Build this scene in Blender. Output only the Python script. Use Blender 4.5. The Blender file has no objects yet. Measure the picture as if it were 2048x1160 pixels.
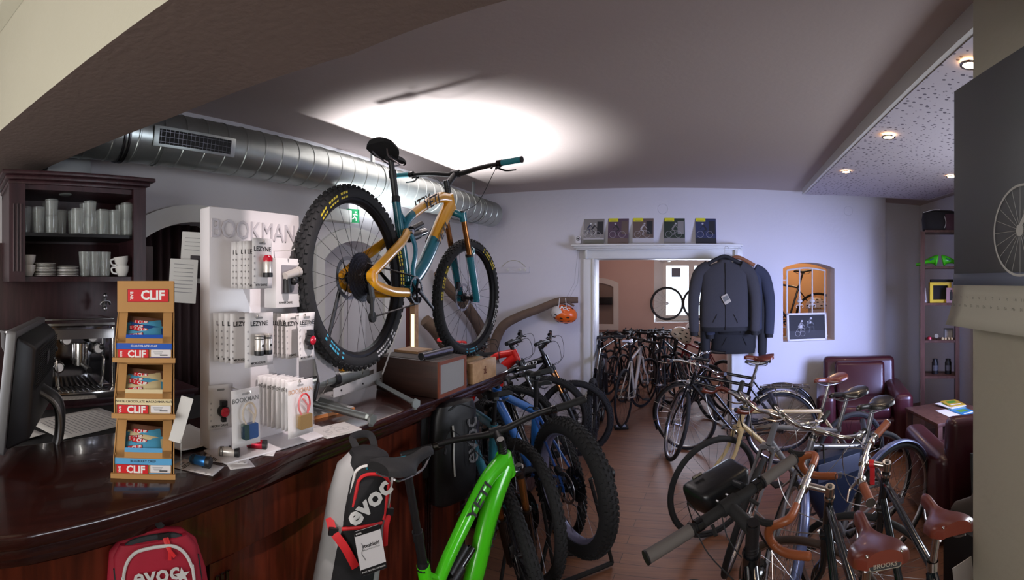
import bpy, bmesh, math, random
from math import sin, cos, tan, pi, radians, sqrt, atan2
from mathutils import Matrix, Vector
R_ = random.Random(7)
scn = bpy.context.scene
C = scn.collection

# ------------------------------------------------------------------ camera
# the photograph is a hand-held sweep panorama: a level central-cylindrical picture.
# eye 1.72 m above the floor at the world origin, +Y runs along the counter.
F, XV, YH, EYE = 960.0, 1405.0, 563.0, 1.72
cam = bpy.data.cameras.new('camera'); camo = bpy.data.objects.new('camera', cam); C.objects.link(camo)
cam.type = 'PANO'; cam.panorama_type = 'CENTRAL_CYLINDRICAL'
cam.central_cylindrical_range_u_min = -1024 / F; cam.central_cylindrical_range_u_max = 1024 / F
cam.central_cylindrical_range_v_min = -(1160 - YH) / F; cam.central_cylindrical_range_v_max = YH / F
cam.central_cylindrical_radius = 1.0
cam.clip_start = .01
camo.location = (0, 0, EYE); camo.rotation_euler = (radians(90), 0, (XV - 1024) / F)
scn.camera = camo

def th(px): return (px - XV) / F
def P(px, py, rho):                       # point seen at a pixel, rho metres away horizontally
    a = th(px); return Vector((rho * sin(a), rho * cos(a), EYE - (py - YH) / F * rho))
def G(px, py, z=0.0):                     # point at height z seen at a pixel
    return P(px, py, (EYE - z) * F / (py - YH))

# ------------------------------------------------------------------ world, light, exposure
w = bpy.data.worlds.new('world'); scn.world = w; w.use_nodes = True
nt = w.node_tree; nt.nodes.clear()
bg = nt.nodes.new('ShaderNodeBackground'); out = nt.nodes.new('ShaderNodeOutputWorld')
bg.inputs[0].default_value = (.80, .88, 1.0, 1); bg.inputs[1].default_value = 3.2
nt.links.new(bg.outputs[0], out.inputs[0])
vs = scn.view_settings
vs.view_transform = 'Standard'; vs.look = 'None'; vs.gamma = 1; vs.use_curve_mapping = False
vs.exposure = 0.02
try:
    scn.cycles.max_bounces = 7; scn.cycles.diffuse_bounces = 4; scn.cycles.glossy_bounces = 3
    scn.cycles.transmission_bounces = 6; scn.cycles.transparent_max_bounces = 12
    scn.cycles.sample_clamp_indirect = 4.0; scn.cycles.use_denoising = True
    scn.cycles.caustics_reflective = False; scn.cycles.caustics_refractive = False
except Exception: pass

def light(name, kind, loc, energy, color, size=.1, size_y=None, target=None, spot=None, blend=.5):
    l = bpy.data.lights.new(name, kind); l.energy = energy; l.color = color
    if kind == 'AREA':
        l.size = size
        if size_y: l.shape = 'RECTANGLE'; l.size_y = size_y
    elif kind in ('SPOT', 'POINT'):
        l.shadow_soft_size = size
        if kind == 'SPOT': l.spot_size = radians(spot); l.spot_blend = blend
    o = bpy.data.objects.new(name, l); C.objects.link(o); o.location = loc
    if target is not None:
        d = Vector(target) - Vector(loc)
        o.rotation_euler = d.to_track_quat('-Z', 'Y').to_euler()
    return o
# daylight through the shop windows of the right wall (out of frame, behind the pillar)
light('daylight_right_window', 'AREA', (2.93, 2.7, 1.45), 46, (.40, .48, 1.0), 1.5, 1.1, target=(1.0, 5.6, .85)).data.spread = radians(75)
light('fill_right_window', 'AREA', (2.92, 2.7, 1.5), 45, (.86, .90, 1.0), 1.5, 1.1, target=(-1, 2.4, 1.2))  # neutral fill added at the same window to lift counter and ceiling
# daylight through the shop front behind the photographer
light('daylight_shop_front', 'AREA', (-.7, -1.9, 1.75), 44, (1.0, .93, .84), 2.2, 1.3, target=(.2, 3, 1.5))
# window of the further room
light('daylight_further_window', 'AREA', (-.25, 8.32, 1.6), 38, (.72, .80, 1.0), 1.2, 1.1, target=(-.1, 4, .7))
# uplighter in the corner behind the counter: bright pool on the ceiling
light('uplighter_bulb', 'SPOT', (-2.08, 3.05, 1.64), 420, (.93, .96, 1.0), .05, spot=104, blend=.75, target=(-2.0, 3.22, 2.8))
# narrow ceiling spot over the display board on the counter
light('counter_spot', 'SPOT', (-.35, .95, 2.74), 115, (1.0, .86, .84), .04, spot=50, blend=.9, target=(-1.26, 1.05, 1.35))
# warm lamp of the little room behind the barred opening
light('side_room_lamp', 'POINT', (1.5, 6.9, 2.2), 16, (1.0, .66, .36), .1)
light('further_room_lamp', 'POINT', (-1.0, 7.0, 2.5), 9, (1.0, .62, .42), .1)

# ------------------------------------------------------------------ materials
def lin(c):
    if isinstance(c, str):
        c = c.lstrip('#'); c = [int(c[i:i+2], 16) / 255 for i in (0, 2, 4)]
    return tuple((x / 12.92 if x <= .04045 else ((x + .055) / 1.055) ** 2.4) for x in c[:3]) + (1,)
_M = {}
def mat(name, col, rough=.5, metal=0, noise=0, nscale=8, bump=0, bscale=60, coat=0, emit=None, estr=1, alpha=1, trans=0, spec=None, sheen=0, stretch=None):
    if name in _M: return _M[name]
    m = bpy.data.materials.new(name); m.use_nodes = True; _M[name] = m
    n = m.node_tree.nodes; L = m.node_tree.links; b = n['Principled BSDF']
    c = lin(col); b.inputs['Base Color'].default_value = c
    b.inputs['Roughness'].default_value = rough; b.inputs['Metallic'].default_value = metal
    if coat: b.inputs['Coat Weight'].default_value = coat; b.inputs['Coat Roughness'].default_value = .08
    if spec is not None: b.inputs['Specular IOR Level'].default_value = spec
    if trans: b.inputs['Transmission Weight'].default_value = trans; b.inputs['IOR'].default_value = 1.3
    if sheen: b.inputs['Sheen Weight'].default_value = sheen
    if alpha < 1: b.inputs['Alpha'].default_value = alpha
    if emit: b.inputs['Emission Color'].default_value = lin(emit); b.inputs['Emission Strength'].default_value = estr
    if noise or bump:
        tc = n.new('ShaderNodeTexCoord'); src = tc.outputs['Object']
        if stretch:
            mp = n.new('ShaderNodeMapping'); mp.inputs['Scale'].default_value = stretch; L.new(src, mp.inputs[0]); src = mp.outputs[0]
    if noise:
        t = n.new('ShaderNodeTexNoise'); t.inputs['Scale'].default_value = nscale; t.inputs['Detail'].default_value = 6
        L.new(src, t.inputs['Vector'])
        mx = n.new('ShaderNodeMix'); mx.data_type = 'RGBA'
        mx.inputs[6].default_value = tuple(x * (1 - noise) for x in c[:3]) + (1,)
        mx.inputs[7].default_value = tuple(min(1, x * (1 + noise)) for x in c[:3]) + (1,)
        L.new(t.outputs[0], mx.inputs[0]); L.new(mx.outputs[2], b.inputs['Base Color'])
    if bump:
        t2 = n.new('ShaderNodeTexNoise'); t2.inputs['Scale'].default_value = bscale; t2.inputs['Detail'].default_value = 3
        L.new(src, t2.inputs['Vector'])
        bp = n.new('ShaderNodeBump'); bp.inputs['Strength'].default_value = bump; bp.inputs['Distance'].default_value = .004
        L.new(t2.outputs[0], bp.inputs['Height']); L.new(bp.outputs[0], b.inputs['Normal'])
    return m
WALL = mat('white plaster', '#d9d7dc', .85, noise=.04, nscale=2, bump=.5, bscale=22)
CREAM = mat('cream plaster', '#b9b5a2', .88, noise=.04, nscale=3, bump=.5, bscale=30)
CEIL = mat('ceiling plaster', '#bfb2ad', .9, noise=.04, nscale=1.5, bump=.3, bscale=30)
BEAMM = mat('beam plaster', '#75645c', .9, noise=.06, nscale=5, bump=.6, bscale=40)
PINKW = mat('rosy plaster', '#cdb4ac', .9, noise=.05, nscale=3)
TRIMW = mat('white paint', '#dcdcd8', .4, noise=.03, nscale=9)
def plank_mat():
    m = bpy.data.materials.new('oak plank floor'); m.use_nodes = True
    n = m.node_tree.nodes; L = m.node_tree.links; b = n['Principled BSDF']
    tc = n.new('ShaderNodeTexCoord'); mp = n.new('ShaderNodeMapping'); mp.inputs['Rotation'].default_value = (0, 0, .05)
    L.new(tc.outputs['Object'], mp.inputs[0])
    br = n.new('ShaderNodeTexBrick'); br.inputs['Scale'].default_value = 1
    br.inputs['Brick Width'].default_value = 1.3; br.inputs['Row Height'].default_value = .11; br.inputs['Mortar Size'].default_value = .002
    br.inputs['Color1'].default_value = lin('#8a5f45'); br.inputs['Color2'].default_value = lin('#7a513b'); br.inputs['Mortar'].default_value = lin('#3a241a')
    L.new(mp.outputs[0], br.inputs[0])
    mp2 = n.new('ShaderNodeMapping'); mp2.inputs['Scale'].default_value = (2, 26, 2); L.new(tc.outputs['Object'], mp2.inputs[0])
    t = n.new('ShaderNodeTexNoise'); t.inputs['Scale'].default_value = 2; t.inputs['Detail'].default_value = 8; L.new(mp2.outputs[0], t.inputs[0])
    mx = n.new('ShaderNodeMix'); mx.data_type = 'RGBA'; mx.blend_type = 'MULTIPLY'; mx.inputs[0].default_value = .45
    rp = n.new('ShaderNodeValToRGB'); rp.color_ramp.elements[0].color = (.35, .3, .28, 1); rp.color_ramp.elements[0].position = .3
    rp.color_ramp.elements[1].color = (1, 1, 1, 1); rp.color_ramp.elements[1].position = .65
    L.new(t.outputs[0], rp.inputs[0]); L.new(br.outputs[0], mx.inputs[6]); L.new(rp.outputs[0], mx.inputs[7]); L.new(mx.outputs[2], b.inputs['Base Color'])
    b.inputs['Roughness'].default_value = .42
    return m
FLOORM = plank_mat()
def wood(name, c1, c2, scale=3, rough=.3, stretch=(1, 12, 12), coat=0):
    if name in _M: return _M[name]
    m = bpy.data.materials.new(name); m.use_nodes = True; _M[name] = m
    n = m.node_tree.nodes; L = m.node_tree.links; b = n['Principled BSDF']
    tc = n.new('ShaderNodeTexCoord'); mp = n.new('ShaderNodeMapping'); mp.inputs['Scale'].default_value = stretch
    L.new(tc.outputs['Object'], mp.inputs[0]); t = n.new('ShaderNodeTexNoise'); t.inputs['Scale'].default_value = scale; t.inputs['Detail'].default_value = 8
    t.inputs['Distortion'].default_value = .6; L.new(mp.outputs[0], t.inputs[0])
    rp = n.new('ShaderNodeValToRGB'); rp.color_ramp.elements[0].color = lin(c1); rp.color_ramp.elements[0].position = .32
    rp.color_ramp.elements[1].color = lin(c2); rp.color_ramp.elements[1].position = .68
    L.new(t.outputs[0], rp.inputs[0]); L.new(rp.outputs[0], b.inputs['Base Color']); b.inputs['Roughness'].default_value = rough
    if coat: b.inputs['Coat Weight'].default_value = coat
    return m
MAHO = wood('mahogany', '#28110f', '#3c1a15', 2.5, .2, (14, 2, 14), .3)
MAHOV = wood('mahogany panel', '#40180f', '#6e2e1b', 2.2, .3, (14, 14, 1.5), .15)
DARKW = wood('dark stained wood', '#2c171b', '#40252a', 3, .4, (12, 12, 1.2))
SHELFW = wood('brown shelf wood', '#4a2f28', '#64433a', 3, .5, (10, 10, 1))
LIGHTW = wood('pale wood', '#b08760', '#caa27a', 2, .5, (2, 12, 12))
BARK = mat('bark', '#6d5a4c', .95, noise=.3, nscale=9, bump=1, bscale=25)
BLK = mat('black plastic', '#17171a', .45); BLKM = mat('black matte', '#121214', .75); BLKG = mat('black gloss paint', '#0e0f12', .18, coat=.6)
RUB = mat('tyre rubber', '#1b1b1e', .8, noise=.2, nscale=30); RUBG = mat('grey tyre rubber', '#2b2b2f', .85)
CHR = mat('chrome', '#d8d6d2', .14, 1); ALU = mat('brushed aluminium', '#b6b6ba', .33, 1); STEEL = mat('dark steel', '#56565a', .35, 1)
ALUP = mat('polished aluminium', '#d5d3cf', .2, 1)
GALV = mat('galvanised steel', '#a9b0ae', .34, .85, noise=.14, nscale=14)
DSTEEL = mat('black anodised', '#26262a', .35, .6)
WHT = mat('white card', '#e2dfe0', .55); PAPER = mat('paper', '#d8d6d2', .8); GREYP = mat('grey card', '#aeb0b4', .6)
WHP = mat('white lacquer', '#ddd9dc', .25); KRAFT = mat('kraft cardboard', '#b98a52', .75, noise=.06, nscale=20); KRAFTD = mat('cardboard edge', '#a97a48', .8)
REDL = mat('label red', '#d3242c', .45); BLUL = mat('label blue', '#2458b8', .45); LBLU = mat('label light blue', '#5fa8d8', .45); CRML = mat('label cream', '#e4d3a8', .5)
TXTB = mat('print black', '#1c1c1e', .6); TXTW = mat('print white', '#eeeeec', .6); TXTG = mat('print grey', '#8a8a8c', .6)
GLS = mat('glassware', '#dfe8e6', .05, alpha=.13, spec=1)
CDOT = mat('pale print', '#bcbabd', .6)
GLASS = mat('clear glass', '#f4f8f8', .03, trans=1, spec=.5)
CLEAR = mat('clear film', '#ffffff', .15, alpha=.10)
LEA = mat('brown leather', '#6a2f22', .32, noise=.1, nscale=12, coat=.2); LEAT = mat('tan leather', '#a0562f', .4, noise=.12, nscale=14)
LEAB = mat('black leather', '#1c1a1b', .28, coat=.2)
TAPE = mat('honey bar tape', '#9a5532', .38, noise=.08, nscale=20, coat=.2)
GUM = mat('cork grip', '#8e4a2a', .5, noise=.1, nscale=20)
MAROON = mat('maroon leather', '#3c151c', .33, noise=.08, nscale=4, bump=.3, bscale=12, coat=.15)

# ------------------------------------------------------------------ mesh helpers
_T = {}
def text_data(s, font_size=1.0, bold=0.0, space=1.0, ext=0):
    k = (s, bold, space, ext)
    if k not in _T:
        cu = bpy.data.curves.new('t', 'FONT'); cu.body = s; cu.size = 1; cu.offset = bold; cu.space_character = space; cu.extrude = ext; cu.resolution_u = 2
        cu.align_x = 'CENTER'; cu.align_y = 'CENTER'
        o = bpy.data.objects.new('t', cu); C.objects.link(o)
        bpy.context.view_layer.update()
        me = bpy.data.meshes.new_from_object(o.evaluated_get(bpy.context.evaluated_depsgraph_get()))
        _T[k] = ([v.co.copy() for v in me.vertices], [tuple(p.vertices) for p in me.polygons])
        bpy.data.meshes.remove(me); bpy.data.objects.remove(o); bpy.data.curves.remove(cu)
    return _T[k]
def spl(pts, n=6):                        # catmull-rom through points
    p = [Vector(q) for q in pts]; p = [p[0] * 2 - p[1]] + p + [p[-1] * 2 - p[-2]]; o = []
    for i in range(1, len(p) - 2):
        for k in range(n):
            t = k / n
            o.append(.5 * ((2 * p[i]) + (p[i+1] - p[i-1]) * t + (2 * p[i-1] - 5 * p[i] + 4 * p[i+1] - p[i+2]) * t * t + (3 * p[i] - 3 * p[i+1] + p[i+2] - p[i-1]) * t ** 3))
    o.append(p[-2]); return o
class MB:
    def __init__(s, M=None): s.v = []; s.f = []; s.mi = []; s.mats = []; s.M = M or Matrix()
    def add(s, vs, fs, m):
        if m not in s.mats: s.mats.append(m)
        k = s.mats.index(m); b = len(s.v)
        s.v += [s.M @ Vector(q) for q in vs]; s.f += [tuple(b + i for i in q) for q in fs]; s.mi += [k] * len(fs); return s
    def box(s, c, d, m, R=None):
        x, y, z = (q / 2 for q in d); vs = [Vector((a * x, b * y, e * z)) for a in (-1, 1) for b in (-1, 1) for e in (-1, 1)]
        if R is not None: vs = [R @ q for q in vs]
        c = Vector(c); return s.add([q + c for q in vs], [(0,1,3,2),(4,6,7,5),(0,4,5,1),(2,3,7,6),(0,2,6,4),(1,5,7,3)], m)
    def hexa(s, p, m):                    # 8 corners: bottom ring, top ring
        return s.add(p, [(3,2,1,0),(4,5,6,7),(0,1,5,4),(1,2,6,5),(2,3,7,6),(3,0,4,7)], m)
    def tube(s, path, r, m, n=8, closed=False, caps=True, ref=None, ab=None):
        path = [Vector(q) for q in path]; N = len(path)
        rs = list(r) if isinstance(r, (list, tuple)) else [r] * N
        if len(rs) != N: rs = [rs[0] + (rs[-1] - rs[0]) * i / (N - 1) for i in range(N)]
        T = []
        for i in range(N):
            if closed: d = path[(i + 1) % N] - path[i - 1]
            else: d = path[min(i + 1, N - 1)] - path[max(i - 1, 0)]
            T.append(d.normalized() if d.length > 1e-9 else Vector((0, 0, 1)))
        u = Vector(ref) if ref else (Vector((0, 0, 1)) if abs(T[0].z) < .9 else Vector((1, 0, 0)))
        vs = []; fs = []
        for i in range(N):
            if ref: u = Vector(ref)
            u = u - T[i] * u.dot(T[i]); u.normalize(); w_ = T[i].cross(u)
            a, b = ab if ab else (1, 1)
            for k in range(n):
                q = 2 * pi * k / n; vs.append(path[i] + u * (rs[i] * a * cos(q)) + w_ * (rs[i] * b * sin(q)))
        for i in range(N if closed else N - 1):
            j = (i + 1) % N
            for k in range(n): fs.append((i * n + k, i * n + (k + 1) % n, j * n + (k + 1) % n, j * n + k))
        if caps and not closed: fs.append(tuple(range(n - 1, -1, -1))); fs.append(tuple((N - 1) * n + k for k in range(n)))
        return s.add(vs, fs, m)
    def lathe(s, prof, m, n=24, c=(0, 0, 0), ax='z', arc=None):     # prof: (radius, height)
        vs = []; fs = []; c = Vector(c); N = len(prof); a0, a1 = arc or (0, 2 * pi); full = arc is None
        K = n if full else n + 1
        for k in range(K):
            q = a0 + (a1 - a0) * k / n
            for r, h in prof:
                if ax == 'z': p = (r * cos(q), r * sin(q), h)
                elif ax == 'y': p = (r * cos(q), h, r * sin(q))
                else: p = (h, r * cos(q), r * sin(q))
                vs.append(Vector(p) + c)
        for k in range(n):
            j = (k + 1) % K
            for i in range(N - 1): fs.append((k * N + i, j * N + i, j * N + i + 1, k * N + i + 1))
        return s.add(vs, fs, m)
    def cyl(s, a, b, r, m, n=16, r2=None):
        return s.tube([a, b], [r, r if r2 is None else r2], m, n)
    def ball(s, c, r, m, n=10, sc=(1, 1, 1)):
        c = Vector(c); vs = []; fs = []; K = n * 2
        for i in range(n + 1):
            a = pi * i / n
            for k in range(K):
                q = 2 * pi * k / K; vs.append(c + Vector((r * sc[0] * sin(a) * cos(q), r * sc[1] * sin(a) * sin(q), r * sc[2] * cos(a))))
        for i in range(n):
            for k in range(K): fs.append((i * K + k, (i + 1) * K + k, (i + 1) * K + (k + 1) % K, i * K + (k + 1) % K))
        return s.add(vs, fs, m)
    def prism(s, pts, d, m, M=None):      # outline in local xy, depth d along z
        n = len(pts); M = M or Matrix()
        vs = [M @ Vector((x, y, 0)) for x, y in pts] + [M @ Vector((x, y, d)) for x, y in pts]
        return s.add(vs, [tuple(range(n - 1, -1, -1)), tuple(range(n, 2 * n))] + [(i, (i + 1) % n, (i + 1) % n + n, i + n) for i in range(n)], m)
    def grid(s, rows, m, close=False):
        n = len(rows[0]); vs = [q for r in rows for q in r]; fs = []
        for i in range(len(rows) - 1):
            for k in range(n if close else n - 1):
                j = (k + 1) % n; fs.append((i * n + k, i * n + j, (i + 1) * n + j, (i + 1) * n + k))
        return s.add(vs, fs, m)
    def text(s, t, M, size, m, bold=0.0, space=1.0, sx=1.0, ext=0):
        vs, fs = text_data(t, 1, bold, space, ext / size if ext else 0)
        return s.add([M @ Vector((q.x * size * sx, q.y * size, q.z * size)) for q in vs], fs, m)
    def rrect(s, M, w, h, d, m, r=.004, n=4):   # rounded slab, local x,y; thickness d along z
        pts = []
        for cx, cy, a0 in ((w/2-r, h/2-r, 0), (-w/2+r, h/2-r, 90), (-w/2+r, -h/2+r, 180), (w/2-r, -h/2+r, 270)):
            for i in range(n + 1):
                a = radians(a0 + 90 * i / n); pts.append((cx + r * cos(a), cy + r * sin(a)))
        return s.prism(pts, d, m, M)
    def loft(s, secs, m, n=24, e=2.6, M=None):   # secs: (z, cx, cy, half width, half depth[, exponent])
        M = M or Matrix(); rows = []
        for sc in secs:
            z, cx, cy, a, b = sc[:5]; ee = sc[5] if len(sc) > 5 else e; row = []
            for k in range(n):
                q = 2 * pi * k / n; c, t = cos(q), sin(q)
                row.append(M @ Vector((cx + a * math.copysign(abs(c) ** (2 / ee), c), cy + b * math.copysign(abs(t) ** (2 / ee), t), z)))
            rows.append(row)
        s.grid(rows, m, close=True); s.add(rows[0], [tuple(range(n - 1, -1, -1))], m); s.add(rows[-1], [tuple(range(n))], m); return s
    def build(s, name, parent=None, mw=None, bevel=0, smooth=38, label=None, seg=2, subd=0, solid=0):
        me = bpy.data.meshes.new(name); me.from_pydata(s.v, [], s.f)
        for q in s.mats: me.materials.append(q)
        me.polygons.foreach_set('material_index', s.mi)
        bm = bmesh.new(); bm.from_mesh(me)
        if bevel:
            ed = [e for e in bm.edges if len(e.link_faces) == 2 and e.calc_face_angle(0) > .6]
            bmesh.ops.bevel(bm, geom=ed, offset=bevel, segments=seg, affect='EDGES', profile=.5, clamp_overlap=True)
        bmesh.ops.recalc_face_normals(bm, faces=bm.faces); bm.to_mesh(me); bm.free()
        if smooth:
            me.polygons.foreach_set('use_smooth', [True] * len(me.polygons)); me.set_sharp_from_angle(angle=radians(smooth))
        return link(me, name, parent, mw, label, subd, solid)
def link(me, name, parent=None, mw=None, label=None, subd=0, solid=0):
    o = bpy.data.objects.new(name, me); C.objects.link(o)
    if parent: o.parent = parent
    if mw is not None: o.matrix_local = mw
    if label: o['label'] = label
    if solid: q = o.modifiers.new('thick', 'SOLIDIFY'); q.thickness = solid
    if subd: q = o.modifiers.new('sub', 'SUBSURF'); q.levels = subd; q.render_levels = subd
    return o
def tag(o, label, cat, group=None, kind=None):
    o['label'] = label; o['category'] = cat
    if group: o['group'] = group
    if kind: o['kind'] = kind
    return o
def thing(name, label, cat, M=None, group=None):
    o = bpy.data.objects.new(name, None); C.objects.link(o); o.empty_display_size = .05
    if M is not None: o.matrix_world = M if isinstance(M, Matrix) else Matrix.Translation(M)
    return tag(o, label, cat, group)
def struct(o): o['kind'] = 'structure'; return o
def frame(o, x, z=(0, 0, 1)):             # matrix with given x axis, z nearly given
    x = Vector(x).normalized(); z = Vector(z); y = z.cross(x).normalized(); z = x.cross(y)
    return Matrix(((x.x, y.x, z.x, o[0]), (x.y, y.y, z.y, o[1]), (x.z, y.z, z.z, o[2]), (0, 0, 0, 1)))
def copy_tree(o, parent=None, label=None):
    c = o.copy(); C.objects.link(c)
    if parent: c.parent = parent; c.matrix_parent_inverse = o.matrix_parent_inverse.copy()
    if label: c['label'] = label
    for ch in [k for k in bpy.data.objects if k.parent == o]: copy_tree(ch, c)
    return c
RX = lambda a: Matrix.Rotation(a, 4, 'X')
RY = lambda a: Matrix.Rotation(a, 4, 'Y')
RZ = lambda a: Matrix.Rotation(a, 4, 'Z')
TR = lambda *a: Matrix.Translation(Vector(a) if len(a) == 3 else Vector(a[0]))
# ================================================================== THE ROOM
H = 2.80
N0 = th(1330); D0 = 5.53                  # back wall: normal direction and distance (old house, not square)
Nv = Vector((sin(N0), cos(N0), 0)); Tv = Vector((cos(N0), -sin(N0), 0))
def BW(px, z=0, d=0):                     # point on the back wall under a pixel column, d metres in front of it
    rho = (D0 - d) / cos(th(px) - N0); a = th(px); return Vector((rho * sin(a), rho * cos(a), z))
def BWP(px, py, d=0):
    q = BW(px, 0, d); rho = sqrt(q.x ** 2 + q.y ** 2); return Vector((q.x, q.y, EYE - (py - YH) / F * rho))
MW = Matrix(((Tv.x, 0, -Nv.x, 0), (Tv.y, 0, -Nv.y, 0), (0, 1, 0, 0), (0, 0, 0, 1)))   # local x = along wall, y = up, z = towards room
def wallM(p): m = MW.copy(); m.translation = p; return m
def u_of(px): return BW(px).dot(Tv)
LX = -2.69
# floor
mb = MB(); mb.box((.1, 3.4, -.05), (7.2, 11.6, .1), FLOORM); struct(mb.build('floor'))
# ceiling
mb = MB(); mb.box((.1, 3.4, H + .05), (7.2, 11.6, .1), CEIL); struct(mb.build('ceiling'))

def arch_pts(x0, x1, z0, z1, rise, n=14):   # outline of an arched opening, anticlockwise
    w_ = (x1 - x0) / 2; r = (w_ * w_ + rise * rise) / (2 * rise); cx = (x0 + x1) / 2; cz = z1 - r; a = math.asin(w_ / r)
    return [(x0, z0), (x1, z0)] + [(cx + r * sin(a - 2 * a * i / n), cz + r * cos(a - 2 * a * i / n)) for i in range(n + 1)]
def wall_with_holes(name, M, x0, x1, z0, z1, holes, t, m, m_in=None, notch=None):
    # local x along, y up, z towards the room; holes are outlines; built by filling with holes
    bm = bmesh.new(); loops = [[(x0, z0)] + ([(notch[0], z0), (notch[0], notch[2]), (notch[1], notch[2]), (notch[1], z0)] if notch else []) + [(x1, z0), (x1, z1), (x0, z1)]] + holes; es = []; rings = []
    for lp in loops:
        vs = [bm.verts.new((x, y, 0)) for x, y in lp]; rings.append(vs)
        es += [bm.edges.new((vs[i], vs[(i + 1) % len(vs)])) for i in range(len(vs))]
    bmesh.ops.triangle_fill(bm, use_beauty=True, use_dissolve=False, edges=es)
    me = bpy.data.meshes.new('q'); bm.to_mesh(me); bm.free()
    mb = MB(M); v = [q.co.copy() for q in me.vertices]; f = [tuple(p.vertices) for p in me.polygons]; bpy.data.meshes.remove(me)
    mb.add(v, f, m); mb.add([q - Vector((0, 0, t)) for q in v], [tuple(reversed(q)) for q in f], m_in or m)
    for lp in loops:
        n = len(lp); mb.add([(x, y, 0) for x, y in lp] + [(x, y, -t) for x, y in lp], [(i, (i + 1) % n, (i + 1) % n + n, i + n) for i in range(n)], m)
    return struct(mb.build(name, smooth=30))
# back wall with doorway and barred opening; stops at the recess on the right
B0 = wallM(Nv * D0)
uL, uR = u_of(947), u_of(1771)
dx0, dx1, dz = u_of(1190), u_of(1462), 1.985
nx0, nx1 = u_of(1566), u_of(1669)
nz0 = BWP(1618, 682).z; nz1 = BWP(1618, 525).z
wall_with_holes('wall_back', B0, uL - .1, uR, 0, H, [arch_pts(nx0, nx1, nz0, nz1, .07)], .30, WALL, PINKW, notch=(dx0, dx1, dz))
mb = MB(B0); mb.box(((uR + 3.4) / 2 - .001, H / 2, -.42), (3.4 - uR + .1, H, .12), WALL); struct(mb.build('wall_recess'))
# left wall with arched doorway and arched niche
ML = Matrix(((0, 0, 1, LX), (1, 0, 0, 0), (0, 1, 0, 0), (0, 0, 0, 1)))      # local x = world y
y1a, y1b = 1.10, 1.98
y2a, y2b = 2.66, 3.42
wall_with_holes('wall_left', ML, -2.4, 5.9, 0, H, [arch_pts(y1a, y1b, .003, 2.10, .16), arch_pts(y2a, y2b, .003, 2.06, .16)], .25, WALL)
mb = MB(ML)
for (a, b, zt) in ((y1a, y1b, 2.10), (y2a, y2b, 2.06)):
    o = arch_pts(a - .10, b + .10, 0, zt + .11, .19)[1:]; i_ = arch_pts(a, b, 0, zt, .16)[1:]
    o.append((a - .10, 0)); i_.append((a, 0)); n = len(o)
    vs = [(x, y, .001) for x, y in i_] + [(x, y, .025) for x, y in i_] + [(x, y, .03) for x, y in o] + [(x, y, .001) for x, y in o]
    mb.add(vs, [(k * n + q, k * n + q + 1, (k + 1) * n + q + 1, (k + 1) * n + q) for k in range(3) for q in range(n - 1)], TRIMW)
struct(mb.build('trim_1', smooth=30))
mb = MB(ML); mb.box(((y2a + y2b) / 2, 1.04, -.22), (y2b - y2a - .002, 2.07, .04), WALL); mb.box((y2a + .42, .95, -.19), (.03, 1.9, .03), TRIMW); struct(mb.build('door_2'))
# dark curtain door in the left archway
mb = MB(ML); rows = []
for k in range(2):
    rows.append([(y1a + (y1b - y1a) * i / 60, .004 + k * 2.1, -.16 + .018 * sin(i * 1.3) + .008 * sin(i * .5)) for i in range(61)])
mb.grid(rows, mat('dark curtain', '#2a1216', .7)); d1 = struct(mb.build('door_1', solid=.006))
# right wall with the shop window, wall behind the photographer
MR = Matrix(((0, 0, -1, 3.0), (-1, 0, 0, 0), (0, 1, 0, 0), (0, 0, 0, 1)))
wall_with_holes('wall_right', MR, -6.6, 2.4, 0, H, [[(-3.6, .85), (-1.8, .85), (-1.8, 2.15), (-3.6, 2.15)]], .3, WALL)
mb = MB(MR)
for x in (-3.57, -2.7, -1.83): mb.box((x, 1.5, -.15), (.06, 1.3, .06), TRIMW)
for z in (.88, 2.12): mb.box((-2.7, z, -.15), (1.8, .06, .06), TRIMW)
win1 = struct(mb.build('window_1'))
mb = MB(); mb.box((2.99 + .17, 2.7, 1.5), (.006, 1.74, 1.24), GLASS); struct(mb.build('window_1_pane'))
MF = Matrix(((-1, 0, 0, 0), (0, 0, 1, -2.2), (0, 1, 0, 0), (0, 0, 0, 1)))
wall_with_holes('wall_front', MF, -3.3, 2.94, 0, H, [[(-.9, .9), (1.4, .9), (1.4, 2.3), (-.9, 2.3)]], .25, WALL)
# further room, and the little side room behind the barred opening
D2 = 8.42
B2 = wallM(Nv * D2)
def far_px(px, py, d=0):
    a = th(px); rho = (D2 - d) / cos(a - N0); return Vector((rho * sin(a), rho * cos(a), EYE - (py - YH) / F * rho))
def uf(px): return far_px(px, YH).dot(Tv)
wz0 = far_px(1370, 641).z; wz1 = far_px(1370, 512).z
wx0 = uf(1324); wx1 = wx0 + 1.06
gx0, gx1 = uf(1165), uf(1227); gz0 = far_px(1200, 648).z; gz1 = far_px(1200, 566).z
wall_with_holes('wall_further', B2, -3.6, 3.2, 0, H, [arch_pts(wx0 - .14, wx1 + .14, wz0 - .03, wz1 + .05, .11)], .42, PINKW, WALL)
mb = MB(B2)                                                                    # splayed white reveal of the far window
o = arch_pts(wx0 - .14, wx1 + .14, wz0 - .03, wz1 + .05, .11); i_ = arch_pts(wx0 + .02, wx1 - .02, wz0, wz1 - .02, .10); n = len(o)
mb.add([(x, y, .004) for x, y in o] + [(x, y, -.22) for x, y in i_] + [(x, y, -.40) for x, y in i_], [(q + k*n, (q + 1) % n + k*n, (q + 1) % n + n + k*n, q + n + k*n) for q in range(n) for k in (0, 1)], TRIMW); struct(mb.build('trim_2', smooth=20))
mb = MB(B2); cx = (wx0 + wx1) / 2
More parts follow.
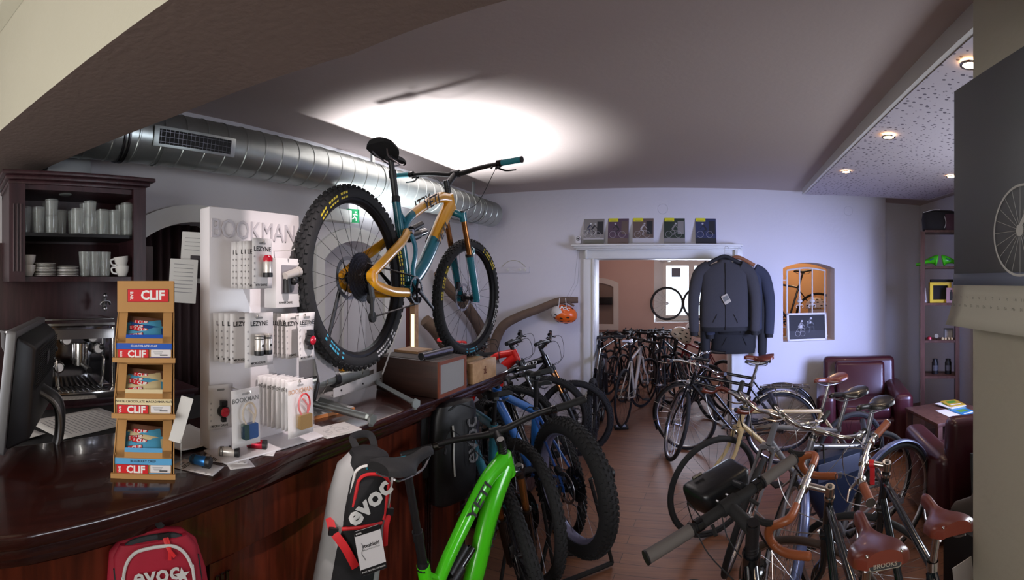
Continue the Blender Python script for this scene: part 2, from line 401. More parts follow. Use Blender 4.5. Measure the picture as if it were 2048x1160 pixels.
for x, w_ in ((wx0 + .04, .07), (cx, .10), (wx1 - .04, .07)): mb.box((x, (wz0 + wz1) / 2, -.24), (w_, wz1 - wz0, .05), TRIMW)
for z in (wz0 + .04, wz1 - .13): mb.box((cx, z, -.24), (wx1 - wx0 - .02, .07, .045), TRIMW)
mb.box((cx, wz1 - .05, -.24), (wx1 - wx0 - .3, .12, .04), TRIMW); w2 = struct(mb.build('window_2'))
mb = MB(B2); mb.box((cx, (wz0 + wz1) / 2, -.25), (wx1 - wx0 - .04, wz1 - wz0, .004), GLASS); struct(mb.build('window_2_pane', w2))
mb = MB(B2); mb.box((cx + .035, (wz0 + wz1) / 2 + .02, -.2), (.02, .09, .02), CHR); struct(mb.build('window_2_handle', w2))
# niche in the further room, drawn flat with frame, recess shade painted in
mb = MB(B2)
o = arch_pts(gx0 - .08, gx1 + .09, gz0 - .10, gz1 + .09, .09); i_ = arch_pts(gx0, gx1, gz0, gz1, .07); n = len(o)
vs = [(x, y, .002) for x, y in o] + [(x, y, .03) for x, y in o] + [(x, y, .03) for x, y in i_] + [(x, y, .004) for x, y in i_]
mb.add(vs, [(k * n + q, k * n + (q + 1) % n, (k + 1) * n + (q + 1) % n, (k + 1) * n + q) for k in range(3) for q in range(n)], TRIMW)
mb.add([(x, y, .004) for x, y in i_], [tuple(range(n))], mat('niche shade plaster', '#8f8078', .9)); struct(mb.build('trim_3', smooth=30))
mb = MB(); mb.box((-3.1, 7.2, 1.4), (.1, 3.6, 2.8), PINKW); struct(mb.build('wall_side'))
pu = u_of(1535) + .0
mb = MB(B0); mb.box((u_of(1520), H / 2, -1.55), (.08, H, 2.4), PINKW); struct(mb.build('wall_partition'))
mb = MB(); mb.box((3.3, 7.2, 1.4), (.1, 3.4, 2.8), PINKW); struct(mb.build('wall_end'))
SIDEW = mat('warm side room plaster', '#d8b08a', .9)
mb = MB(B0); mb.box((u_of(1700), H / 2, -2.0), (2.2, H, .06), SIDEW); struct(mb.build('wall_side_room'))

# ceiling beam close to the photographer (a bent downstand crossing the room)
zb = EYE + .60
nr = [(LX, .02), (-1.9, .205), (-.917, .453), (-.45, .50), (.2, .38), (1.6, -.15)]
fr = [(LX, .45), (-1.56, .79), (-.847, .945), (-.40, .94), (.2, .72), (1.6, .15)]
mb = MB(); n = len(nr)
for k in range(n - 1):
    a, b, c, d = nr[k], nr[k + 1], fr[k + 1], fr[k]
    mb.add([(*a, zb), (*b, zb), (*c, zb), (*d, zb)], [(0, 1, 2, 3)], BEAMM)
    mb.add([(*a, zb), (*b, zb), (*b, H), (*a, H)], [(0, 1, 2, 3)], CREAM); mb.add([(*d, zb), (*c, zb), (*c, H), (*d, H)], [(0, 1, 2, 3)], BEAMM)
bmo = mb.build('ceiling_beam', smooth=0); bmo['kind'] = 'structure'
mb = MB()
for k in range(n - 1):
    (ax, ay), (bx, by) = nr[k], nr[k + 1]
    mb.hexa([(ax, ay - .05, H - .06), (bx, by - .05, H - .06), (bx, by - .001, H - .09), (ax, ay - .001, H - .09), (ax, ay - .07, H), (bx, by - .07, H), (bx, by - .001, H), (ax, ay - .001, H)], CREAM)
struct(mb.build('trim_4'))
# pillar on the right
PX = .78; PE = PX / tan(th(1943))
mb = MB(); mb.box((PX + .35, (PE - 2.2) / 2, H / 2), (.7, PE + 2.2, H), CREAM); pl = struct(mb.build('wall_pillar', bevel=.012))

# dropped dotted ceiling panel with spots
def dots_mat():
    m = bpy.data.materials.new('speckled ceiling board'); m.use_nodes = True
    n = m.node_tree.nodes; L = m.node_tree.links; b = n['Principled BSDF']
    tc = n.new('ShaderNodeTexCoord'); v = n.new('ShaderNodeTexVoronoi'); v.inputs['Scale'].default_value = 22; v.voronoi_dimensions = '2D'
    L.new(tc.outputs['Object'], v.inputs['Vector'])
    sp = n.new('ShaderNodeSeparateColor'); L.new(v.outputs['Color'], sp.inputs[0])
    mul = n.new('ShaderNodeMath'); mul.operation = 'MULTIPLY'; mul.inputs[1].default_value = .26; L.new(sp.outputs[0], mul.inputs[0])
    lt = n.new('ShaderNodeMath'); lt.operation = 'LESS_THAN'; L.new(v.outputs['Distance'], lt.inputs[0]); L.new(mul.outputs[0], lt.inputs[1])
    mx = n.new('ShaderNodeMix'); mx.data_type = 'RGBA'; mx.inputs[6].default_value = lin('#c9c2cc'); mx.inputs[7].default_value = lin('#6a6372')
    L.new(lt.outputs[0], mx.inputs[0]); L.new(mx.outputs[2], b.inputs['Base Color']); b.inputs['Roughness'].default_value = .8
    return m
DOTS = dots_mat()
ba = .0417; bd = Vector((sin(ba), cos(ba), 0)); bn = Vector((cos(ba), -sin(ba), 0))
pa = bn * .926 + bd * .2; pb = bn * .926 + bd * 5.52; pc = Vector((2.72, 5.35, 0)); pd = Vector((2.72, .2, 0))
def bz(p): return EYE + .972 + .045 * max(0, (p.y - 2.5) / 3)
cs = [pa, pb, pc, pd]
mb = MB(); mb.hexa([(q.x, q.y, bz(q)) for q in cs] + [(q.x, q.y, H) for q in cs], TRIMW); so = struct(mb.build('trim_5'))
mb = MB(); mb.add([(q.x + sx, q.y + sy, bz(q) - .004) for q, sx, sy in ((pa, .03, 0), (pb, .03, -.03), (pc, -.03, -.03), (pd, -.03, 0))], [(0, 1, 2, 3)], DOTS)
struct(mb.build('trim_6', smooth=0))
EM = mat('halogen glow', '#ffd9a8', .5, emit='#ffcf9a', estr=30)
for i, (px, py) in enumerate(((1940, 128), (1777, 275), (1692, 348), (1902, 357))):
    if px: rho = .972 * F / (YH - py); q = P(px, py, rho)
    else: q = Vector((2.2, 2.7, 0))
    q.z = bz(q) - .005
    lab = ['recessed halogen spot nearest the pillar, beside the big calendar', 'recessed halogen spot glowing brightest, in the middle of the speckled panel',
           'recessed halogen spot furthest along the left row, near the back wall', 'recessed halogen spot of the right row, half hidden by the calendar edge'][i]
    t = thing('ceiling_spotlight', lab, 'ceiling light', TR(q), 'halogen spots in the speckled ceiling panel')
    mb = MB(); mb.lathe([(.033, 0), (.035, -.003), (.046, -.003), (.049, .002)], CHR, 20); mb.build('trim_ring', t)
    mb = MB(); mb.lathe([(.0, -.0065), (.020, -.005), (.033, -.0015)], EM, 20); mb.build('bulb', t)
    light('halogen', 'SPOT', q + Vector((0, 0, -.02)), 14, (1.0, .74, .48), .03, spot=110, blend=.8, target=q + Vector((0, 0, -1)))
# baseboards + door casing + lintel shelf
mb = MB(B0)
for a, b in ((uL, dx0 - .12), (dx1 + .12, uR)): mb.box(((a + b) / 2, .05, .01), (b - a, .1, .02), TRIMW)
struct(mb.build('baseboard_back'))
mb = MB(B0)
for s_, x in ((-1, dx0), (1, dx1)):
    mb.box((x + s_ * .065, dz / 2, .02), (.13, dz, .04), TRIMW); mb.box((x + s_ * .012, dz / 2, .03), (.024, dz, .06), TRIMW)
    mb.box((x + s_ * .012, dz / 2, -.15), (.03, dz, .32), TRIMW)
mb.box(((dx0 + dx1) / 2, dz + .06, .02), (dx1 - dx0 + .26, .12, .04), TRIMW); mb.box(((dx0 + dx1) / 2, dz + .01, -.14), (dx1 - dx0, .03, .32), TRIMW)
struct(mb.build('door_3', bevel=.004))
mb = MB(B0); LZ = BWP(1300, 489).z - .0; lx0, lx1 = u_of(1147), u_of(1482)
mb.box(((lx0 + lx1) / 2, LZ - .012, .08), (lx1 - lx0, .024, .16), TRIMW); mb.box(((lx0 + lx1) / 2, LZ - .035, .065), (lx1 - lx0 - .05, .026, .13), TRIMW)
mb.box(((lx0 + lx1) / 2, LZ - .055, .05), (lx1 - lx0 - .09, .018, .10), TRIMW)
for x in (dx0 - .09, dx1 + .05): mb.box((x, LZ - .11, .045), (.03, .11, .07), TRIMW)
struct(mb.build('trim_7', bevel=.006))
# ================================================================== BICYCLES
def V2(x, z, y=0): return Vector((x, y, z))
_W = {}
def wheel_meshes(R, tw, knob, rimm, rotor, cass, nsp, decal, tyrem, rimd):
    key = (R, tw, knob, rimm.name, rotor, cass, nsp, decal, tyrem.name, rimd)
    if key in _W: return _W[key]
    D = {}; N = 56; rr = R - tw * (1.0 if knob else 1.9)
    mb = MB()                              # tyre
    a = tw; b = tw * 1.02; prof = []
    for k in range(13):
        q = radians(-125 + 250 * k / 12); prof.append((R - b + b * cos(q), a * sin(q)))
    ring = [(r, h) for r, h in prof]; ring.append(ring[0]); mb.lathe(ring, tyrem, N, ax='y')
    if knob:
        kh = .006 if knob == 1 else .008; n = 66
        for row, (qa, off, wd, ln) in enumerate(((-52, 0, .011, .016), (-24, .5, .010, .014), (0, 0, .012, .013), (24, .5, .010, .014), (52, 0, .011, .016))):
            q = radians(qa)
            for i in range(n):
                t = 2 * pi * (i + off) / n; rad = R - b + (b + kh * .35) * cos(q); y = (a + kh * .35) * sin(q)
                er = Vector((cos(t), 0, sin(t))); et = Vector((-sin(t), 0, cos(t))); nr = er * cos(q) + Vector((0, sin(q), 0)); ty = nr.cross(et)
                M = Matrix((et, ty, nr)).transposed(); mb.box(er * rad + Vector((0, y, 0)), (ln, wd * (tw / .03), kh), tyrem, M)
    if decal:                              # lettering blocks round the side wall, both sides
        dm, segs = decal
        for sd in (-1, 1):
            for s0, s1, col in segs:
                for i in range(s0, s1):
                    t0 = radians(i * 3.0); t1 = radians(i * 3.0 + 2.2)
                    if (i * 7 + s0) % 5 == 0: continue
                    r0 = R - b * 1.55; r1 = R - b * .75; y0 = a * .90 * sd; y1 = a * 1.03 * sd
                    mb.add([(r0 * cos(t0), y0, r0 * sin(t0)), (r0 * cos(t1), y0, r0 * sin(t1)), (r1 * cos(t1), y1, r1 * sin(t1)), (r1 * cos(t0), y1, r1 * sin(t0))], [(0, 1, 2, 3)], _M[col])
    D['tyre'] = mb
    mb = MB()                              # rim
    rr = R - b * 1.55; hw = a * .62
    mb.lathe([(rr, -hw), (rr - rimd * .5, -hw), (rr - rimd, -hw * .45), (rr - rimd, hw * .45), (rr - rimd * .5, hw), (rr, hw), (rr - .004, 0), (rr, -hw)], rimm, N, ax='y')
    D['rim'] = mb
    mb = MB(); ri = rr - rimd; hr = .024   # spokes
    for i in range(nsp):
        sd = 1 if i % 2 else -1; t = 2 * pi * i / nsp; d = (1 if (i // 2) % 2 else -1) * 1.25
        p = Vector((hr * cos(t + d), .028 * sd, hr * sin(t + d))); q = Vector((ri * cos(t), 0, ri * sin(t)))
        mb.tube([p, q], .0011, STEEL if rimm != CHR and rimm != ALU else ALU, 3, caps=False)
    D['spoke_lacing'] = mb
    mb = MB(); mb.lathe([(0, -.055), (.008, -.055), (.010, -.034), (.028, -.032), (.028, -.026), (.014, -.02), (.014, .02), (.028, .026), (.028, .032), (.010, .034), (.008, .055), (0, .055)], STEEL if knob else ALU, 16, ax='y')
    D['hub'] = mb
    if rotor:
        mb = MB(); n = 48; r0, r1 = .074, .090; y = .040
        for rr_ in ((r0, r1),): mb.lathe([(r0, y), (r1, y), (r1, y + .002), (r0, y + .002), (r0, y)], ALU, n, ax='y')
        for i in range(6):
            t = 2 * pi * i / 6; mb.tube([(.02 * cos(t), y, .02 * sin(t)), (.05 * cos(t + .25), y, .05 * sin(t + .25)), (r0 * cos(t + .15), y, r0 * sin(t + .15))], .003, DSTEEL, 4)
        mb.lathe([(.012, y - .004), (.026, y - .004), (.026, y + .003), (.012, y + .003)], DSTEEL, 20, ax='y'); D['brake_rotor'] = mb
    if cass:
        mb = MB(); n = 11 if cass == 2 else 6; rmax = .100 if cass == 2 else (.062 if cass == 1 else .04)
        cm = STEEL
        for i in range(n):
            cm = (DSTEEL, STEEL)[i % 2] if cass == 2 else STEEL; r = rmax * (1 - .68 * i / n); y = -.024 - i * .0028; T = max(14, int(r * 520)); pr = []
            for k in range(T * 2):
                rr_ = r + (.0035 if k % 2 else -.002); pr.append((rr_ * cos(pi * k / T), rr_ * sin(pi * k / T)))
            inner = [(x * .80, z * .80) for x, z in pr]; m_ = len(pr)
            mb.add([(x, y, z) for x, z in pr] + [(x, y, z) for x, z in inner], [(q, (q + 1) % m_, (q + 1) % m_ + m_, q + m_) for q in range(m_)], cm)
            for k in range(5):
                t = 2 * pi * k / 5 + i * .3; mb.tube([(.012 * cos(t), y, .012 * sin(t)), (r * .82 * cos(t + .3), y, r * .82 * sin(t + .3))], .0022, cm, 3, caps=False)
        D['cassette'] = mb
    _W[key] = {k: None for k in D}; _W[key]['_'] = D
    return _W[key]
def put_wheel(name, parent, M, **k):
    W = wheel_meshes(k['R'], k['tw'], k['knob'], k['rimm'], k['rotor'], k['cass'], k['nsp'], k.get('decal'), k['tyrem'], k['rimd'])
    order = ['rim', 'tyre', 'spoke_lacing', 'hub', 'brake_rotor', 'cassette']; root = None
    for nm in order:
        if nm not in W['_']: continue
        if W[nm] is None:
            o = W['_'][nm].build(name if nm == 'rim' else nm, root or parent, M if nm == 'rim' else None); W[nm] = o.data
        else: o = link(W[nm], name if nm == 'rim' else nm, root or parent, M if nm == 'rim' else None)
        if nm == 'rim': root = o
    return root

def saddle_mb(mb, M, m, wide=.07, ln=.27, thick=.034, rail=STEEL, rivets=None, nose=.018, accent=None, cut=False):
    # nose towards +x, top at z=0
    def wv(t):                             # half width along length, t 0 rear .. 1 nose
        if t < .12: return wide * (.62 + .38 * sin(t / .12 * pi / 2))
        if t < .3: return wide
        s_ = min(1, (t - .3) / .38); s_ = s_ * s_ * (3 - 2 * s_); r = wide + (nose - wide) * s_
        return r * (sqrt(max(0, 1 - ((t - .93) / .07) ** 2)) if t > .93 else 1)
    rows = []; N = 22; K = 12
    for i in range(N + 1):
        t = i / N; w_ = max(.0015, wv(t)); x = -ln * .58 + ln * t
        z = .010 * (1 - t) ** 2 * 1.6 - .012 * math.exp(-((t - .5) / .22) ** 2) - (.010 * max(0, (t - .85) / .15) ** 2); row = []
        th_ = thick * (.9 if t < .6 else .9 - .25 * (t - .6) / .4)
        for k in range(K + 1):
            a = pi * k / K; row.append(M @ Vector((x, w_ * cos(a), z - th_ + th_ * sin(a) ** .55)))
        for k in range(1, 6): row.append(M @ Vector((x, -w_ * cos(pi * k / 6) * .86, z - th_ * .93)))
        rows.append(row)
    mb.grid(rows, m, close=True); n = len(rows[0])
    mb.add(rows[0], [tuple(range(n))], m); mb.add(rows[-1], [tuple(range(n))], m)
    MM = mb.M; mb.M = MM @ M
    for s_ in (-1, 1):
        mb.tube(spl([(-ln * .46, s_ * wide * .55, -thick), (-ln * .30, s_ * .024, -thick - .020), (.03, s_ * .022, -thick - .022), (ln * .36, s_ * .006, -thick + .004)], 5), .0036, rail, 6)
    if rivets:
        for y in (-.8, -.4, .4, .8): mb.ball((-ln * .555, wide * .72 * y, .002), .0055, rivets, 4)
        mb.box((-ln * .57, 0, -.012), (.004, wide * .8, .016), rivets)
    if accent: mb.tube(spl([(-ln * .5, wide * .98, -thick * .8), (-ln * .2, wide * 1.0, -thick * .8), (ln * .1, nose * 2.4, -thick * .9)], 4), .0045, accent, 5)
    mb.M = MM

def bike(name, label, rear, front=None, head=None, group=None, cat='bicycle', z=0, lean=0, steer=0, wb=None, pitch=0, R=.345, tw=.017, knob=0,
         tyrem=None, rimm=None, rimd=.014, style='diamond', col=None, col2=None, col3=None, fork='rigid', fcol=None, stan=None, bar='flat', barm=None, gripm=None, barw=.60,
         sadm=None, sadz=1.0, postm=None, post_r=.0135, stemm=None, stem=.09, rise=0, fender=None, rack=None, crank=True, cass=1, rotor=0, nsp=24, decal=None,
         sadk=None, tube=1.0, det=1, levers=True, text=None, bartilt=0, skip=(), hang=None, barz=0, front_fender=True, hl=None):
    rear = Vector((rear[0], rear[1], z))
    if front is not None:
        d = Vector((front[0] - rear.x, front[1] - rear.y, 0)); head = atan2(d.y, d.x); wb = wb or d.length
    wb = wb or 1.03
    t = thing(name, label, cat, TR(rear) @ RZ(head) @ RX(-lean) @ TR(0, 0, R if pitch else 0) @ RY(-pitch) @ TR(0, 0, -R if pitch else 0), group)
    t['wb'] = wb
    rimm = rimm or DSTEEL; tyrem = tyrem or RUB; col = col or BLKG; fcol = fcol or col; barm = barm or BLK; gripm = gripm or BLKM
    sadm = sadm or BLKM; postm = postm or BLK; stemm = stemm or barm; col2 = col2 or col
    mtb = style == 'fs' or fork == 'susp'
    ha = radians(66.5 if mtb else 71.5); c_, s_ = cos(ha), sin(ha); sx = wb - (.048 if mtb else .05)
    ax0 = V2(sx, R); axd = V2(-c_, s_)
    lb = (.545 if mtb else .40) if R > .3 else .36
    lb = hl or lb; lt = lb + (.115 if mtb else .15)
    HB = ax0 + axd * lb; HT = ax0 + axd * lt
    bb = V2(.44 if mtb else .43, R - (.02 if mtb else .065))
    Ms = Matrix.Translation(ax0) @ Matrix.Rotation(steer, 4, axd) @ Matrix.Translation(-ax0)
    sa = radians(73 if not mtb else 74); sd = V2(-cos(sa), sin(sa))
    sth = (.44 if mtb else .50)
    ST = bb + sd * sth
    A = V2(0, R); T_ = tube
    r1, r2, r3 = .0155 * T_, .0175 * T_, .014 * T_
    mb = MB()
    if style == 'fs':
        HBx = HB + V2(.004, .02)
        # main frame: deep oval carbon tubes
        mb.tube(spl([HT - axd * .01, HB + axd * .0], 4), [q_ * T_ for q_ in (.030, .034)], col, 14)
        mb.tube(spl([HB + axd * .035 + V2(-.012, 0), HB + V2(-.15, -.10), bb + V2(.20, .17), bb + V2(.02, .03)], 8)[:13], [q_ * T_ for q_ in (.044, .040)], col, 14, ref=(0, 1, 0), ab=(.78, 1.1))
        mb.tube(spl([HB + axd * .035 + V2(-.012, 0), HB + V2(-.15, -.10), bb + V2(.20, .17), bb + V2(.02, .03)], 8)[12:], [q_ * T_ for q_ in (.040, .036)], col3 or col, 14, ref=(0, 1, 0), ab=(.78, 1.1))
        TTm = bb + sd * .30 + V2(.03, 0)
        pth = spl([HT - axd * .035, HT + V2(-.16, -.075), bb + sd * .33 + V2(.14, .07), TTm], 8)
        mb.tube(pth[:17], [q_ * T_ for q_ in (.033, .024)], col, 12, ref=(0, 1, 0), ab=(.85, 1.05)); mb.tube(pth[16:], [q_ * T_ for q_ in (.024, .021)], col3 or col, 12, ref=(0, 1, 0), ab=(.85, 1.05))
        mb.tube([bb + sd * .05 + V2(.0, 0), bb + sd * .30, ST], [q_ * T_ for q_ in (.026, .021, .019)], col3 or col, 12)
        mb.tube([ST + V2(.10, -.10), ST + V2(.0, -.03)], [.012, .014], col3 or col, 8)
        mb.cyl(bb + V2(0, 0, -.037), bb + V2(0, 0, .037), .030, col3 or col, 16)
        if text:
            q0, q1 = HT + V2(-.10, -.062), bb + sd * .33 + V2(.16, .075)
            for sd_ in (-1, 1):
                dd_ = (q0 - q1).normalized(); ux = Vector((-dd_.z, 0, dd_.x)); tl = text[4] if len(text) > 4 else 0; nn = Vector((0, sd_, 0)) * cos(tl) + ux * sin(tl)
                xd = -dd_ if sd_ > 0 else dd_; oo = (q0 + q1) / 2 + ux * (.020 if not tl else .012) + nn * ((.0275 if not tl else .034) * T_)
                if tl: oo += dd_ * .02
                M = frame(oo, xd, nn); mb.text(text[0], M, text[2], text[1], bold=.02, sx=text[3] if len(text) > 3 else 1)
                q2, q3 = HB + V2(-.06, -.02), bb + V2(.20, .17)
                M = frame((q2 + q3) / 2 + Vector((0, sd_ * .0362 * T_, .006)), (q2 - q3) if sd_ < 0 else (q3 - q2), (0, sd_, 0)); mb.text(text[0], M, text[2] * .75, text[1], bold=.02, sx=1.6)
    else:
        mb.tube([HB - axd * .01, HT + axd * .005], r2 * 1.12, col, 12)
        mb.tube([HT - axd * .035, ST - sd * .012], r1, col, 10)
        mb.tube([HB + axd * .03, bb], r2, col, 10)
        mb.tube([bb, ST], r1, col, 10); mb.cyl(bb + V2(0, 0, -.034), bb + V2(0, 0, .034), .020, col, 12)
        if style == 'twin': mb.tube([HT - axd * .10, ST - sd * .10], r1 * .9, col, 10)
        for y in (-1, 1):
            mb.tube([ST - sd * .03 + V2(0, 0, y * .012), V2(.02, R + .02, y * .05), A + V2(0, 0, y * .062)], [.009, .007, .007], col2, 8)
            mb.tube([bb + V2(-.02, 0, y * .018), bb + V2(-.12, .005, y * .036), A + V2(0, 0, y * .062)], [.010, .009, .008], col2, 8)
            mb.box(A + V2(.004, .002, y * .064), (.045, .005, .04), col2)
        if text:
            for q0, q1, rr_ in ((HT - axd * .035, ST - sd * .012, r1),):
              for sd2 in (-1, 1):
                M = frame(q0.lerp(q1, .40) + Vector((0, sd2 * (rr_ + .0008), 0)), (q0 - q1) if sd2 < 0 else (q1 - q0), (0, sd2, 0)); mb.text(text[0], M, text[2], text[1], bold=.03, sx=1.3)
            q0, q1 = HB + axd * .03, bb
            for sd_ in (-1, 1):
                M = frame(q0.lerp(q1, .42) + Vector((0, sd_ * (r2 + .0006), 0)), (q0 - q1) if sd_ < 0 else (q1 - q0), (0, sd_, 0)); mb.text(text[0], M, text[2], text[1], bold=.02)
    mb.build('frame', t)
    if style == 'fs':
        mb = MB(); r = .017
        for y in (-1, 1):
            mb.tube(spl([bb + V2(-.07, .27, y * .036), bb + V2(-.17, .20, y * .055), V2(.12, R + .09, y * .068), A + V2(.0, .012, y * .072)], 6), [.022, .020], col2, 10, ref=(0, 1, 0), ab=(.7, 1.1))
            mb.tube(spl([A + V2(.0, .012, y * .072), A + V2(.02, -.028, y * .072), V2(.18, R - .045, y * .06), bb + V2(-.06, -.015, y * .036)], 6), [.020, .020], col2, 10, ref=(0, 1, 0), ab=(.7, 1.1))
            mb.cyl(A + V2(0, 0, y * .060), A + V2(0, 0, y * .084), .026, col2, 14)
        mb.tube([bb + V2(-.06, -.015, -.036), bb + V2(-.06, -.015, .036)], .018, col2, 8); mb.tube([bb + V2(-.07, .27, -.036), bb + V2(-.07, .27, .036)], .018, col2, 8)
        mb.build('swingarm', t)
        mb = MB()
        for y in (-1, 1):
            mb.tube(spl([bb + V2(-.06, .275, y * .045), bb + V2(.0, .20, y * .044), bb + V2(-.02, .09, y * .040), bb + V2(.02, .02, y * .036)], 5), .014, col3 or col, 8, ref=(0, 1, 0), ab=(.6, 1.2))
            mb.cyl(bb + V2(-.06, .275, y * .036), bb + V2(-.06, .275, y * .062), .012, ALU, 10)
        mb.build('suspension_link', t)
        mb = MB(); a, b = bb + V2(.0, .26), bb + V2(.20, .33)
        mb.cyl(a, b, .012, stan or ALU, 12); mb.cyl(a.lerp(b, .05), a.lerp(b, .55), .026, BLK, 14); mb.cyl(a.lerp(b, .55), a.lerp(b, .98), .019, BLKG, 12)
        mb.tube([a.lerp(b, .2) + V2(0, .035), a.lerp(b, .75) + V2(0, .045)], .018, BLK, 10); mb.build('rear_shock', t)
    # seatpost + saddle
    if 'saddle' not in skip:
        sl = (sadz - .04 - ST.z) / sd.z; top = ST + sd * sl
        mb = MB(); mb.tube([ST - sd * .02, top], post_r, postm, 12); mb.lathe([(post_r + .007, -.016), (post_r + .007, .014)], postm if style != 'fs' else BLK, 14, c=ST)
        if style == 'fs': mb.cyl(ST + sd * .10, ST + sd * .135, post_r + .005, BLK, 14); mb.cyl(ST, ST + sd * .11, post_r + .0025, BLK, 14)
        mb.box(top + V2(.0, .004), (.05, .034, .018), postm); mb.build('seatpost', t)
        k = dict(m=sadm, rail=ALU); k.update(sadk or {}); mb = MB(); saddle_mb(mb, TR(top + V2(.02, .044)), **k)
        if k.get('badge'): pass
        mb.build('saddle', t, smooth=50)
    # fork
    mb = MB(); mb.M = Ms
    if fork == 'susp':
        crz = ax0 + axd * (lb - .02); off = V2(.03, 0); lc = axd
        for y in (-1, 1):
            ytop = crz + V2(.028, .0, y * .062); dr = V2(wb, R, y * .062) ; mid = ytop.lerp(dr, .46)
            mb.tube([ytop, mid], .0175, stan or ALU, 14); mb.tube([mid, ytop.lerp(dr, .60), dr + V2(0, -.01)], [.0255, .024, .021], fcol, 14)
            mb.cyl(ytop + axd * .02, ytop - axd * .035, .0225, fcol if not stan or fcol in (BLK, BLKG) else fcol, 14); mb.cyl(ytop + axd * .02, ytop + axd * .032, .014, BLK, 10)
            mb.cyl(mid, mid - axd * .012, .027, BLK, 14)
            mb.box(dr + V2(0, -.006), (.04, .022, .045), fcol)
        mb.tube(spl([crz + V2(.028, -.005, -.062), crz + V2(.0, .012, -.03), crz + V2(-.005, .016), crz + V2(.0, .012, .03), crz + V2(.028, -.005, .062)], 4), .022, fcol, 10)
        m1 = (crz + V2(.028, 0)).lerp(V2(wb, R), .50)
        mb.tube(spl([m1 + V2(0, 0, -.062), m1 + V2(.055, .055, -.05), m1 + V2(.065, .075), m1 + V2(.055, .055, .05), m1 + V2(0, 0, .062)], 5), .012, fcol, 8, ref=(1, 0, 0))
        mb.cyl(crz, HT + axd * .04, .0145, BLK, 12)
    else:
        cr = HB - axd * .012; mb.box(cr, (.036, .085, .03), fcol)
        for y in (-1, 1):
            mb.tube(spl([cr + V2(0, 0, y * .038), cr - axd * .16 + V2(.0, 0, y * .046), V2(wb - .03, R + .10, y * .050), V2(wb, R, y * .052)], 5), [.0145, .009], fcol, 10, ref=(1, 0, 0), ab=(1.15, .8))
            mb.box(V2(wb, R, y * .053), (.03, .005, .035), fcol)
        mb.cyl(cr, HT + axd * .03, .0145, STEEL, 10)
    mb.cyl(HB - axd * .012, HB + axd * .004, .024 if mtb else .020, BLK, 14)
    mb.build('fork', t)
    # stem & bar
    ST0 = HT + axd * (.045 + rise); fw = V2(sin(ha), cos(ha)); BC = ST0 + fw * stem + V2(0, .006 + barz)
    mb = MB(); mb.M = Ms
    q = 'quill' if stemm in (CHR, ALUP, ALU) else 'a'
    if q == 'quill':
        mb.cyl(HT, HT + axd * .012, .022, stemm, 16); mb.cyl(HT + axd * .012, HT + axd * .02, .018, STEEL, 16); mb.cyl(HT + axd * .02, ST0 + axd * .02, .0135, stemm, 16)
        mb.cyl(ST0 - axd * .014, ST0 + axd * .026, .019, stemm, 16); mb.cyl(ST0 + axd * .026, ST0 + axd * .031, .009, STEEL, 8)
        mb.tube([ST0 + axd * .004, BC], .0135, stemm, 14); mb.cyl(BC + V2(0, 0, -.024), BC + V2(0, 0, .024), .021, stemm, 16); mb.box(BC + V2(.0, -.024), (.012, .03, .012), stemm)
    else:
        mb.cyl(HT, ST0 + axd * .024, .019, BLK, 14); mb.cyl(ST0 + axd * .024, ST0 + axd * .030, .016, BLKG, 12)
        for k in range(3): mb.lathe([(.0205, -.003), (.0205, .003)], BLK, 14, c=HT + axd * (.008 + k * .012))
        mb.tube([ST0, BC], [.020, .018], stemm, 12); mb.cyl(BC + V2(0, 0, -.028), BC + V2(0, 0, .028), .0225, stemm, 14)
        for y in (-1, 1):
            for z_ in (-.014, .014): mb.cyl(BC + V2(.018, z_, y * .018), BC + V2(.030, z_, y * .018), .004, ALU, 6)
    mb.build('stem', t)
    TB = Ms @ TR(BC) @ RY(bartilt); hw = barw / 2; mb = MB(TB); gr = []; lv = []
    if bar == 'flat':
        for y in (-1, 1):
            mb.tube(spl([(0, 0, 0), (0, y * .05, 0), (-.005, y * hw * .32, .014), (-.012, y * hw * .52, .022), (-.03, y * hw * .78, .022), (-.05, y * hw, .024)], 4), [.0165, .011], barm, 12)
            g0, g1 = Vector((-.034, y * (hw - .125), .0225)), Vector((-.051, y * (hw + .004), .0242)); gr.append((g0, g1, .0165, y)); lv.append((g0 + Vector((0, -y * .02, 0)), y))
    elif bar == 'straight':
        mb.tube([(0, -hw * .99, 0), (0, hw * .99, 0)], .0128, barm, 14); mb.tube([(0, -.10, 0), (0, .10, 0)], .0165, barm, 14)
        for y in (-1, 1): gr.append((Vector((0, y * (hw - .135), 0)), Vector((0, y * (hw + .004), 0)), .0175, y)); lv.append((Vector((0, y * (hw - .16), 0)), y))
    elif bar == 'city':                    # chrome bar swept back
        for y in (-1, 1):
            mb.tube(spl([(0, 0, 0), (.004, y * .05, 0), (.035, y * hw * .42, .012), (.02, y * hw * .70, .03), (-.05, y * hw * .93, .035), (-.16, y * hw, .028)], 6), .0115, barm, 12)
            gr.append((Vector((-.055, y * hw * .94, .0345)), Vector((-.19, y * hw * 1.02, .026)), .0155, y)); lv.append((Vector((-.01, y * hw * .83, .032)), y))
    elif bar == 'porteur':
        for y in (-1, 1):
            mb.tube(spl([(0, 0, 0), (.01, y * .06, 0), (.07, y * hw * .5, .0), (.10, y * hw * .85, -.02), (.04, y * hw, -.03), (-.10, y * hw, -.03)], 6), .0115, barm, 12)
            gr.append((Vector((-.0, y * hw, -.03)), Vector((-.12, y * hw, -.03)), .0155, y)); lv.append((Vector((.07, y * hw * .96, -.027)), y))
    elif bar == 'short':                   # narrow curved bar, leather grips raked back
